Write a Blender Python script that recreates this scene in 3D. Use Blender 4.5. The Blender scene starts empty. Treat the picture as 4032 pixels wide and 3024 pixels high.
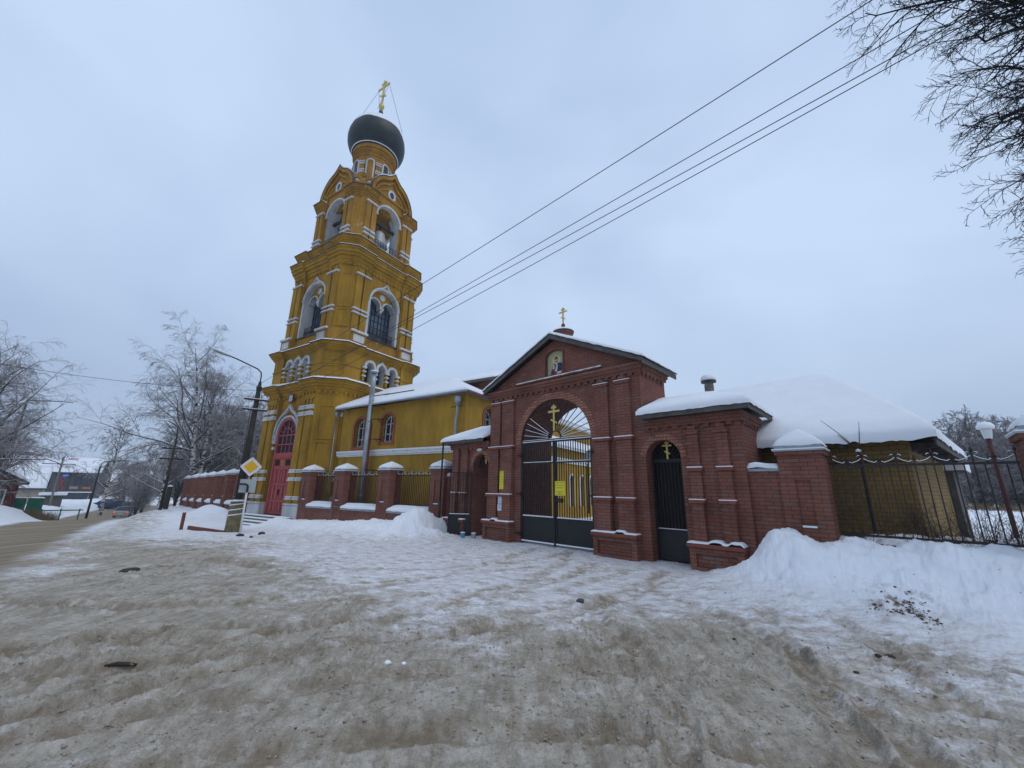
import bpy, math, random
import numpy as np
from mathutils import Matrix, Vector
random.seed(7); RNG = np.random.default_rng(11)
R_ = math.radians
sc = bpy.context.scene
COL = sc.collection

# ------------------------------------------------------------------ camera
FPX = 1560.0; EYE = 1.65
D_ = FPX*FPX/413.0
u_ = Vector((0.0173*D_, D_, -FPX)).normalized()
f_ = Vector((0, 0, -1)); f_ = (f_ - f_.dot(u_)*u_).normalized()
r_ = f_.cross(u_)
RM = Matrix((r_, f_, u_))
cam = bpy.data.cameras.new('camera'); cam.sensor_width = 36; cam.lens = 36*FPX/4032
cam.clip_end = 3000; cam.clip_start = 0.05
co = bpy.data.objects.new('camera', cam); COL.objects.link(co)
co.matrix_world = Matrix.Translation((0, 0, EYE)) @ RM.to_4x4()
sc.camera = co

# ------------------------------------------------------------------ world, sun, exposure
SUN_EL, SUN_AZ = 60, 325
w = bpy.data.worlds.new("World"); sc.world = w; w.use_nodes = True
nt = w.node_tree; nt.nodes.clear()
def wn(t): return nt.nodes.new(t)
out = wn('ShaderNodeOutputWorld'); bg = wn('ShaderNodeBackground')
sky = wn('ShaderNodeTexSky'); sky.sky_type = 'NISHITA'; sky.sun_disc = False
sky.sun_elevation = R_(SUN_EL); sky.sun_rotation = R_(90-SUN_AZ); sky.dust_density = 4
skb = wn('ShaderNodeMix'); skb.data_type = 'RGBA'; skb.inputs[0].default_value = 0.965
tc = wn('ShaderNodeTexCoord'); mp = wn('ShaderNodeMapping')
mp.inputs['Scale'].default_value = (1.0, 1.0, 1.9); mp.inputs['Rotation'].default_value = (0.15, 0.1, 0.4)
nz = wn('ShaderNodeTexNoise'); nz.inputs['Scale'].default_value = 1.5; nz.inputs['Detail'].default_value = 3.5
nz.inputs['Roughness'].default_value = 0.48; nz.inputs['Distortion'].default_value = 0.35
rp = wn('ShaderNodeValToRGB'); rp.color_ramp.elements[0].position = 0.36; rp.color_ramp.elements[1].position = 0.66
rp.color_ramp.elements[0].color = (4.5, 5.8, 8.05, 1); rp.color_ramp.elements[1].color = (5.75, 7.2, 9.4, 1)
sx = wn('ShaderNodeSeparateXYZ'); mr = wn('ShaderNodeMapRange')
mr.inputs['From Min'].default_value = 0.0; mr.inputs['From Max'].default_value = 0.42
mr.inputs['To Min'].default_value = 0.80; mr.inputs['To Max'].default_value = 1.0
mm = wn('ShaderNodeMix'); mm.data_type = 'RGBA'; mm.blend_type = 'MULTIPLY'; mm.inputs[0].default_value = 1
nt.links.new(tc.outputs['Generated'], mp.inputs[0]); nt.links.new(mp.outputs[0], nz.inputs[0])
nt.links.new(nz.outputs['Fac'], rp.inputs[0]); nt.links.new(tc.outputs['Generated'], sx.inputs[0])
nt.links.new(sx.outputs['Z'], mr.inputs['Value']); nt.links.new(rp.outputs[0], mm.inputs[6]); nt.links.new(mr.outputs[0], mm.inputs[7])
nt.links.new(sky.outputs[0], skb.inputs[6]); nt.links.new(mm.outputs[2], skb.inputs[7])
nt.links.new(skb.outputs[2], bg.inputs[0]); bg.inputs[1].default_value = 0.1
nt.links.new(bg.outputs[0], out.inputs[0])
sl = bpy.data.lights.new('sun', 'SUN'); sl.energy = 0.7; sl.angle = R_(28); sl.color = (1, 0.97, 0.92)
so = bpy.data.objects.new('sun', sl); COL.objects.link(so)
so.rotation_euler = Vector((math.cos(R_(SUN_AZ))*math.cos(R_(SUN_EL)), math.sin(R_(SUN_AZ))*math.cos(R_(SUN_EL)), math.sin(R_(SUN_EL)))).to_track_quat('Z', 'Y').to_euler()
sc.view_settings.view_transform = 'Standard'; sc.view_settings.look = 'None'
sc.view_settings.exposure = 0.08; sc.view_settings.gamma = 1
sc.cycles.max_bounces = 5; sc.cycles.diffuse_bounces = 3

# ------------------------------------------------------------------ materials
def lnk(t, a, b): t.links.new(a, b)
def mat(name, col, rough=0.8, metal=0.0, noise=0.0, nscale=3.0, bump=0.0, bscale=20.0, col2=None, spec=0.3):
    m = bpy.data.materials.new(name); m.use_nodes = True; t = m.node_tree; b = t.nodes['Principled BSDF']
    b.inputs['Roughness'].default_value = rough; b.inputs['Metallic'].default_value = metal
    b.inputs['Specular IOR Level'].default_value = spec
    b.inputs['Base Color'].default_value = (*col, 1)
    if noise or bump:
        c = t.nodes.new('ShaderNodeTexCoord')
    if noise:
        n = t.nodes.new('ShaderNodeTexNoise'); n.inputs['Scale'].default_value = nscale; n.inputs['Detail'].default_value = 6
        n.inputs['Roughness'].default_value = 0.62
        r = t.nodes.new('ShaderNodeValToRGB'); r.color_ramp.elements[0].position = 0.3; r.color_ramp.elements[1].position = 0.7
        c2 = col2 or tuple(v*(1-noise) for v in col)
        r.color_ramp.elements[0].color = (*c2, 1); r.color_ramp.elements[1].color = (*col, 1)
        lnk(t, c.outputs['Object'], n.inputs[0]); lnk(t, n.outputs['Fac'], r.inputs[0]); lnk(t, r.outputs[0], b.inputs['Base Color'])
    if bump:
        n = t.nodes.new('ShaderNodeTexNoise'); n.inputs['Scale'].default_value = bscale; n.inputs['Detail'].default_value = 5
        bu = t.nodes.new('ShaderNodeBump'); bu.inputs['Strength'].default_value = bump; bu.inputs['Distance'].default_value = 0.02
        lnk(t, c.outputs['Object'], n.inputs[0]); lnk(t, n.outputs['Fac'], bu.inputs['Height']); lnk(t, bu.outputs[0], b.inputs['Normal'])
    return m

def brick(name, c1, c2, mort, bw=0.26, bh=0.078, ms=0.011, bump=0.6, stain=(0.55, 0.42, 0.36), stainamt=0.25, dirt=0.35, dscale=1.2):
    m = bpy.data.materials.new(name); m.use_nodes = True; t = m.node_tree; b = t.nodes['Principled BSDF']
    b.inputs['Roughness'].default_value = 0.86; b.inputs['Specular IOR Level'].default_value = 0.2
    uv = t.nodes.new('ShaderNodeUVMap'); uv.uv_map = 'uv'
    br = t.nodes.new('ShaderNodeTexBrick'); br.inputs['Scale'].default_value = 1
    br.inputs['Brick Width'].default_value = bw; br.inputs['Row Height'].default_value = bh
    br.inputs['Mortar Size'].default_value = ms; br.inputs['Mortar Smooth'].default_value = 0.25; br.inputs['Bias'].default_value = -0.15
    br.inputs['Color1'].default_value = (*c1, 1); br.inputs['Color2'].default_value = (*c2, 1); br.inputs['Mortar'].default_value = (*mort, 1)
    lnk(t, uv.outputs[0], br.inputs[0])
    tc = t.nodes.new('ShaderNodeTexCoord')
    n = t.nodes.new('ShaderNodeTexNoise'); n.inputs['Scale'].default_value = dscale; n.inputs['Detail'].default_value = 7; n.inputs['Roughness'].default_value = 0.65
    lnk(t, tc.outputs['Object'], n.inputs[0])
    r = t.nodes.new('ShaderNodeValToRGB'); r.color_ramp.elements[0].position = 0.3; r.color_ramp.elements[1].position = 0.62
    k = 1-dirt; r.color_ramp.elements[0].color = (k, k*0.98, k*0.97, 1); r.color_ramp.elements[1].color = (1, 1, 1, 1)
    lnk(t, n.outputs['Fac'], r.inputs[0])
    mu = t.nodes.new('ShaderNodeMix'); mu.data_type = 'RGBA'; mu.blend_type = 'MULTIPLY'; mu.inputs[0].default_value = 1
    lnk(t, br.outputs['Color'], mu.inputs[6]); lnk(t, r.outputs[0], mu.inputs[7])
    # pale salt bloom on single bricks
    br2 = t.nodes.new('ShaderNodeTexBrick'); br2.inputs['Scale'].default_value = 1
    for q, v in (('Brick Width', bw), ('Row Height', bh), ('Mortar Size', ms), ('Bias', -0.55)): br2.inputs[q].default_value = v
    br2.inputs['Color1'].default_value = (0, 0, 0, 1); br2.inputs['Color2'].default_value = (1, 1, 1, 1); br2.inputs['Mortar'].default_value = (0, 0, 0, 1)
    lnk(t, uv.outputs[0], br2.inputs[0])
    n3 = t.nodes.new('ShaderNodeTexNoise'); n3.inputs['Scale'].default_value = 0.9; n3.inputs['Detail'].default_value = 3
    lnk(t, tc.outputs['Object'], n3.inputs[0])
    ma = t.nodes.new('ShaderNodeMath'); ma.operation = 'MULTIPLY'; ma.use_clamp = True
    lnk(t, br2.outputs['Color'], ma.inputs[0]); lnk(t, n3.outputs['Fac'], ma.inputs[1])
    mb = t.nodes.new('ShaderNodeMath'); mb.operation = 'MULTIPLY'; mb.inputs[1].default_value = stainamt; lnk(t, ma.outputs[0], mb.inputs[0])
    mx = t.nodes.new('ShaderNodeMix'); mx.data_type = 'RGBA'; mx.inputs[7].default_value = (*stain, 1)
    lnk(t, mb.outputs[0], mx.inputs[0]); lnk(t, mu.outputs[2], mx.inputs[6]); lnk(t, mx.outputs[2], b.inputs['Base Color'])
    n2 = t.nodes.new('ShaderNodeTexNoise'); n2.inputs['Scale'].default_value = 45; n2.inputs['Detail'].default_value = 3
    lnk(t, tc.outputs['Object'], n2.inputs[0])
    ad = t.nodes.new('ShaderNodeMath'); ad.operation = 'MULTIPLY_ADD'; ad.inputs[1].default_value = -1.0
    lnk(t, br.outputs['Fac'], ad.inputs[0]); lnk(t, n2.outputs['Fac'], ad.inputs[2])
    bu = t.nodes.new('ShaderNodeBump'); bu.inputs['Strength'].default_value = bump; bu.inputs['Distance'].default_value = 0.008
    lnk(t, ad.outputs[0], bu.inputs['Height']); lnk(t, bu.outputs[0], b.inputs['Normal'])
    return m

def plaster(name, base, dark, chip=None, chipamt=0.62, brickbump=True):
    """painted masonry: base colour with stains, faint courses and flaked spots"""
    m = bpy.data.materials.new(name); m.use_nodes = True; t = m.node_tree; b = t.nodes['Principled BSDF']
    b.inputs['Roughness'].default_value = 0.85; b.inputs['Specular IOR Level'].default_value = 0.2
    tc = t.nodes.new('ShaderNodeTexCoord')
    n = t.nodes.new('ShaderNodeTexNoise'); n.inputs['Scale'].default_value = 0.7; n.inputs['Detail'].default_value = 8; n.inputs['Roughness'].default_value = 0.68
    mpp = t.nodes.new('ShaderNodeMapping'); mpp.inputs['Scale'].default_value = (1.5, 1.5, 0.6)
    lnk(t, tc.outputs['Object'], mpp.inputs[0]); lnk(t, mpp.outputs[0], n.inputs[0])
    r = t.nodes.new('ShaderNodeValToRGB'); r.color_ramp.elements[0].position = 0.32; r.color_ramp.elements[1].position = 0.66
    r.color_ramp.elements[0].color = (*dark, 1); r.color_ramp.elements[1].color = (*base, 1)
    lnk(t, n.outputs['Fac'], r.inputs[0])
    ns = t.nodes.new('ShaderNodeTexNoise'); ns.inputs['Scale'].default_value = 1.0; ns.inputs['Detail'].default_value = 6; ns.inputs['Roughness'].default_value = 0.7
    ms_ = t.nodes.new('ShaderNodeMapping'); ms_.inputs['Scale'].default_value = (1.5, 1.5, 0.40)
    lnk(t, tc.outputs['Object'], ms_.inputs[0]); lnk(t, ms_.outputs[0], ns.inputs[0])
    rs_ = t.nodes.new('ShaderNodeValToRGB'); rs_.color_ramp.elements[0].position = 0.36; rs_.color_ramp.elements[1].position = 0.55
    rs_.color_ramp.elements[0].color = (0.78, 0.77, 0.78, 1); rs_.color_ramp.elements[1].color = (1, 1, 1, 1); lnk(t, ns.outputs['Fac'], rs_.inputs[0])
    mxs = t.nodes.new('ShaderNodeMix'); mxs.data_type = 'RGBA'; mxs.blend_type = 'MULTIPLY'; mxs.inputs[0].default_value = 1
    lnk(t, r.outputs[0], mxs.inputs[6]); lnk(t, rs_.outputs[0], mxs.inputs[7]); last = mxs.outputs[2]
    uv = t.nodes.new('ShaderNodeUVMap'); uv.uv_map = 'uv'
    br = t.nodes.new('ShaderNodeTexBrick'); br.inputs['Scale'].default_value = 1
    for q, v in (('Brick Width', 0.27), ('Row Height', 0.085), ('Mortar Size', 0.012), ('Mortar Smooth', 0.5)): br.inputs[q].default_value = v
    lnk(t, uv.outputs[0], br.inputs[0])
    if chip:
        n2 = t.nodes.new('ShaderNodeTexNoise'); n2.inputs['Scale'].default_value = 1.6; n2.inputs['Detail'].default_value = 9; n2.inputs['Roughness'].default_value = 0.78
        lnk(t, tc.outputs['Object'], n2.inputs[0])
        r2 = t.nodes.new('ShaderNodeValToRGB'); r2.color_ramp.elements[0].position = chipamt; r2.color_ramp.elements[1].position = chipamt+0.03
        r2.color_ramp.elements[0].color = (0, 0, 0, 1); r2.color_ramp.elements[1].color = (1, 1, 1, 1)
        lnk(t, n2.outputs['Fac'], r2.inputs[0])
        mx = t.nodes.new('ShaderNodeMix'); mx.data_type = 'RGBA'; mx.inputs[7].default_value = (*chip, 1)
        lnk(t, r2.outputs[0], mx.inputs[0]); lnk(t, last, mx.inputs[6]); last = mx.outputs[2]
    lnk(t, last, b.inputs['Base Color'])
    n3 = t.nodes.new('ShaderNodeTexNoise'); n3.inputs['Scale'].default_value = 9; n3.inputs['Detail'].default_value = 6
    lnk(t, tc.outputs['Object'], n3.inputs[0])
    ad = t.nodes.new('ShaderNodeMath'); ad.operation = 'MULTIPLY_ADD'; ad.inputs[1].default_value = -0.6 if brickbump else 0
    lnk(t, br.outputs['Fac'], ad.inputs[0]); lnk(t, n3.outputs['Fac'], ad.inputs[2])
    bu = t.nodes.new('ShaderNodeBump'); bu.inputs['Strength'].default_value = 0.5; bu.inputs['Distance'].default_value = 0.012
    lnk(t, ad.outputs[0], bu.inputs['Height']); lnk(t, bu.outputs[0], b.inputs['Normal'])
    return m

def topsnow(name, col, col2, thr=0.35, amt=1.0, scale=6.0, rough=0.9):
    """bark with snow lying on its upper sides"""
    m = mat(name, col, rough, noise=0.5, nscale=scale, col2=col2); t = m.node_tree; b = t.nodes['Principled BSDF']
    src = b.inputs['Base Color'].links[0].from_socket
    g = t.nodes.new('ShaderNodeNewGeometry'); s = t.nodes.new('ShaderNodeSeparateXYZ'); lnk(t, g.outputs['Normal'], s.inputs[0])
    mrr = t.nodes.new('ShaderNodeMapRange'); mrr.inputs['From Min'].default_value = thr; mrr.inputs['From Max'].default_value = thr+0.3
    mrr.inputs['To Max'].default_value = amt
    lnk(t, s.outputs['Z'], mrr.inputs['Value'])
    mx = t.nodes.new('ShaderNodeMix'); mx.data_type = 'RGBA'; mx.inputs[7].default_value = (0.8, 0.82, 0.86, 1)
    lnk(t, mrr.outputs[0], mx.inputs[0]); lnk(t, src, mx.inputs[6]); lnk(t, mx.outputs[2], b.inputs['Base Color'])
    return m

M = {}
M['brick'] = brick('red_brick', (0.27, 0.105, 0.072), (0.175, 0.072, 0.054), (0.115, 0.058, 0.048), dirt=0.42, ms=0.008, bump=0.45, stain=(0.42, 0.31, 0.26), stainamt=0.8)
M['brick_paint'] = mat('brick_ledge_paint', (0.24, 0.072, 0.052), 0.6, noise=0.3, nscale=6)
M['brick_arch'] = brick('arch_brick', (0.44, 0.20, 0.13), (0.30, 0.12, 0.08), (0.12, 0.07, 0.06), bw=0.6, bh=0.085)
M['ybrick'] = brick('yellow_silicate_brick', (0.29, 0.19, 0.07), (0.235, 0.15, 0.055), (0.15, 0.10, 0.045), bw=0.27, bh=0.088, ms=0.009, stain=(0.45, 0.35, 0.2))
M['yellow'] = plaster('ochre_paint', (0.42, 0.228, 0.025), (0.235, 0.128, 0.021), (0.36, 0.25, 0.12), 0.70)
M['yellow_up'] = plaster('ochre_paint_weathered', (0.40, 0.205, 0.029), (0.23, 0.115, 0.023), (0.40, 0.30, 0.22), 0.60)
M['yellow_smooth'] = plaster('ochre_render', (0.46, 0.265, 0.034), (0.29, 0.165, 0.027), (0.3, 0.2, 0.08), 0.74, brickbump=False)
M['white'] = plaster('white_limewash', (0.60, 0.60, 0.59), (0.36, 0.36, 0.36), (0.3, 0.22, 0.17), 0.66, brickbump=False)
M['white_clean'] = mat('white_paint', (0.74, 0.74, 0.74), 0.7, noise=0.2, nscale=4)
M['snow'] = mat('snow', (0.80, 0.82, 0.86), 0.75, noise=0.05, nscale=1.5, bump=0.35, bscale=14, spec=0.25)
M['iron'] = mat('black_iron', (0.016, 0.015, 0.017), 0.5, noise=0.3, nscale=8, spec=0.4)
M['iron_brown'] = mat('dark_brown_iron', (0.03, 0.018, 0.018), 0.5, noise=0.35, nscale=8, spec=0.4)
M['roofmetal'] = mat('dark_eave_metal', (0.055, 0.05, 0.05), 0.5, noise=0.4, nscale=2)
M['wood_grey'] = mat('weathered_board', (0.13, 0.12, 0.11), 0.85, noise=0.5, nscale=5)
M['zinc'] = mat('galvanised_sheet', (0.36, 0.40, 0.43), 0.4, metal=0.55, noise=0.35, nscale=3)
M['glass'] = mat('dark_window_glass', (0.02, 0.027, 0.04), 0.08, spec=0.6)
M['glass_sky'] = mat('bluish_window_glass', (0.055, 0.075, 0.11), 0.12, spec=0.7)
M['redpaint'] = mat('red_door_paint', (0.40, 0.080, 0.075), 0.6, noise=0.22, nscale=2.5)
M['redpaint_d'] = mat('dark_red_paint', (0.24, 0.05, 0.047), 0.6, noise=0.3, nscale=3)
M['winred'] = brick('red_window_surround', (0.40, 0.11, 0.06), (0.33, 0.09, 0.05), (0.22, 0.07, 0.045), bw=0.12, bh=0.09)
M['dome'] = mat('dark_dome_sheet', (0.022, 0.028, 0.028), 0.5, noise=0.5, nscale=3, bump=0.4, bscale=9)
M['gold'] = mat('gilded_metal', (0.62, 0.47, 0.16), 0.45, metal=0.35, noise=0.15, nscale=6)
M['bronze'] = mat('bell_bronze', (0.10, 0.10, 0.095), 0.45, metal=0.7, noise=0.4, nscale=4)
M['bell_pale'] = mat('frosted_bell_metal', (0.42, 0.42, 0.41), 0.5, metal=0.3, noise=0.4, nscale=3)
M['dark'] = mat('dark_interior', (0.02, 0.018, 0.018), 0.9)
M['rust_ceiling'] = mat('red_primer_boards', (0.16, 0.045, 0.025), 0.8, noise=0.3)
M['concrete'] = mat('grey_concrete', (0.22, 0.205, 0.18), 0.9, noise=0.45, nscale=4, bump=0.4)
M['concrete_rope'] = mat('yellowish_concrete', (0.23, 0.185, 0.10), 0.9, noise=0.6, nscale=5, bump=0.6)
M['polewood'] = mat('dark_pole', (0.055, 0.047, 0.04), 0.9, noise=0.5, nscale=3)
M['sign_yellow'] = mat('sign_yellow', (0.75, 0.42, 0.02), 0.5, noise=0.08)
M['sheet_yellow'] = mat('yellow_sheet', (0.75, 0.66, 0.05), 0.6, noise=0.08)
M['plate_back'] = mat('blank_grey_plate', (0.40, 0.44, 0.45), 0.5, noise=0.12, nscale=2)
M['black'] = mat('black_print', (0.02, 0.02, 0.02), 0.7)
M['text_olive'] = mat('dark_olive_print', (0.16, 0.13, 0.02), 0.7)
M['paper'] = mat('white_paper', (0.62, 0.64, 0.72), 0.7, noise=0.1, nscale=20)
M['bark'] = topsnow('dark_bark', (0.045, 0.036, 0.034), (0.02, 0.016, 0.016), 0.55, 0.35)
M['bark_near'] = mat('near_bark', (0.030, 0.024, 0.028), 0.9, noise=0.5, nscale=9)
M['twig'] = topsnow('birch_twig', (0.235, 0.20, 0.19), (0.14, 0.115, 0.11), 0.3, 0.6)
M['twig_far'] = topsnow('far_twig', (0.20, 0.17, 0.165), (0.13, 0.11, 0.105), 0.35, 0.55)
M['limb'] = topsnow('snowy_limb', (0.11, 0.10, 0.095), (0.05, 0.042, 0.04), 0.2, 0.9)
m = mat('birch_bark', (0.55, 0.52, 0.48), 0.85); t = m.node_tree; b = t.nodes['Principled BSDF']
c = t.nodes.new('ShaderNodeTexCoord'); mpp = t.nodes.new('ShaderNodeMapping'); mpp.inputs['Scale'].default_value = (2.2, 2.2, 5.5)
n = t.nodes.new('ShaderNodeTexNoise'); n.inputs['Scale'].default_value = 1.0; n.inputs['Detail'].default_value = 5
r = t.nodes.new('ShaderNodeValToRGB'); r.color_ramp.elements[0].position = 0.44; r.color_ramp.elements[1].position = 0.53
r.color_ramp.elements[0].color = (0.035, 0.03, 0.03, 1); r.color_ramp.elements[1].color = (0.50, 0.48, 0.45, 1)
lnk(t, c.outputs['Object'], mpp.inputs[0]); lnk(t, mpp.outputs[0], n.inputs[0]); lnk(t, n.outputs['Fac'], r.inputs[0]); lnk(t, r.outputs[0], b.inputs['Base Color'])
M['birch'] = m
M['grass'] = mat('dry_grass', (0.22, 0.155, 0.09), 0.95, noise=0.5, nscale=6)
M['bush'] = mat('bush_twig', (0.07, 0.048, 0.038), 0.95, noise=0.5, nscale=6)
M['silver'] = mat('silver_car_paint', (0.42, 0.40, 0.38), 0.35, metal=0.4)
M['blue'] = mat('blue_car_paint', (0.015, 0.035, 0.12), 0.3)
M['tyre'] = mat('black_rubber', (0.015, 0.015, 0.015), 0.9)
M['taillight'] = mat('red_tail_lamp', (0.5, 0.02, 0.02), 0.3)
tl = M['taillight'].node_tree.nodes['Principled BSDF']; tl.inputs['Emission Color'].default_value = (1, 0.08, 0.05, 1); tl.inputs['Emission Strength'].default_value = 0.7
M['bld_grey'] = mat('dark_grey_cladding', (0.085, 0.083, 0.088), 0.8, noise=0.25, nscale=0.6)
M['bld_beige'] = mat('beige_render', (0.42, 0.37, 0.31), 0.9, noise=0.35, nscale=0.5)
M['bld_red'] = mat('dark_red_timber', (0.12, 0.034, 0.03), 0.85, noise=0.3, nscale=2)
M['green'] = mat('green_sheet', (0.02, 0.16, 0.11), 0.6, noise=0.3, nscale=1.5)
M['sign_red'] = mat('red_letters', (0.5, 0.03, 0.03), 0.5)
M['sign_blue'] = mat('blue_letters', (0.03, 0.15, 0.6), 0.5)
M['kraft'] = mat('orange_sign', (0.4, 0.12, 0.04), 0.6)
M['pinkish'] = mat('pale_pink_sign', (0.32, 0.2, 0.22), 0.6)
M['soil'] = mat('frozen_soil', (0.06, 0.045, 0.035), 0.95, noise=0.4, nscale=20)
M['stone'] = mat('grey_stone', (0.10, 0.095, 0.10), 0.9, noise=0.4, nscale=20)
M['redwood'] = mat('red_brown_timber', (0.20, 0.06, 0.04), 0.8, noise=0.3, nscale=3)
M['redpost'] = mat('dark_red_post', (0.075, 0.022, 0.02), 0.7)
M['whitepipe'] = mat('white_pipe', (0.66, 0.66, 0.66), 0.5, noise=0.15)
M['icon_gold'] = mat('icon_ground', (0.42, 0.42, 0.24), 0.5, noise=0.2, nscale=5)
M['icon_halo'] = mat('icon_halo', (0.55, 0.54, 0.30), 0.5)
M['icon_red'] = mat('icon_red', (0.30, 0.07, 0.06), 0.6, noise=0.3, nscale=12)
M['icon_dark'] = mat('icon_dark_cloak', (0.035, 0.04, 0.08), 0.6, noise=0.3, nscale=12)
M['icon_skin'] = mat('icon_flesh', (0.30, 0.18, 0.11), 0.6)
M['icon_white'] = mat('icon_white', (0.55, 0.58, 0.5), 0.6)
M['tin'] = mat('blue_tin', (0.10, 0.25, 0.35), 0.5)
M['lampglass'] = mat('frosted_lamp', (0.6, 0.62, 0.6), 0.4)

# ------------------------------------------------------------------ mesh helpers
def newobj(name, me, parent=None, m=None):
    if m: me.materials.append(m)
    o = bpy.data.objects.new(name, me); COL.objects.link(o)
    if parent: o.parent = parent
    return o
def tag(o, label, cat=None, group=None, kind=None):
    if label: o['label'] = label
    if cat: o['category'] = cat
    if group: o['group'] = group
    if kind: o['kind'] = kind
    return o
def empty(name, loc=(0, 0, 0), rz=0, label=None, cat=None, group=None):
    o = bpy.data.objects.new(name, None); COL.objects.link(o); o.location = loc; o.rotation_euler = (0, 0, rz)
    o.empty_display_size = 0.3
    return tag(o, label, cat, group)
def dup(root, loc, rz, label=None, scale=None):
    def cp(o, par):
        c = o.copy(); COL.objects.link(c); c.parent = par
        for ch in o.children: cp(ch, c)
        return c
    r = cp(root, None); r.location = loc; r.rotation_euler = (0, 0, rz)
    if scale: r.scale = scale
    if label: r['label'] = label
    return r
def setuv(me):
    n = len(me.loops)
    if n == 0: return
    co = np.empty(len(me.vertices)*3); me.vertices.foreach_get('co', co); co = co.reshape(-1, 3)
    vi = np.empty(n, int); me.loops.foreach_get('vertex_index', vi)
    no = np.empty(len(me.polygons)*3); me.polygons.foreach_get('normal', no); no = no.reshape(-1, 3)
    lt = np.empty(len(me.polygons), int); me.polygons.foreach_get('loop_total', lt)
    nl = np.repeat(no, lt, axis=0); p = co[vi]
    h = np.hypot(nl[:, 0], nl[:, 1]); flat = np.abs(nl[:, 2]) > 0.75; hh = np.maximum(h, 1e-6)
    u = (-nl[:, 1]*p[:, 0]+nl[:, 0]*p[:, 1])/hh
    v = p[:, 2].copy(); u[flat] = p[flat, 0]; v[flat] = p[flat, 1]
    l = me.uv_layers.new(name='uv'); l.data.foreach_set('uv', np.stack([u, v], 1).ravel())

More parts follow.
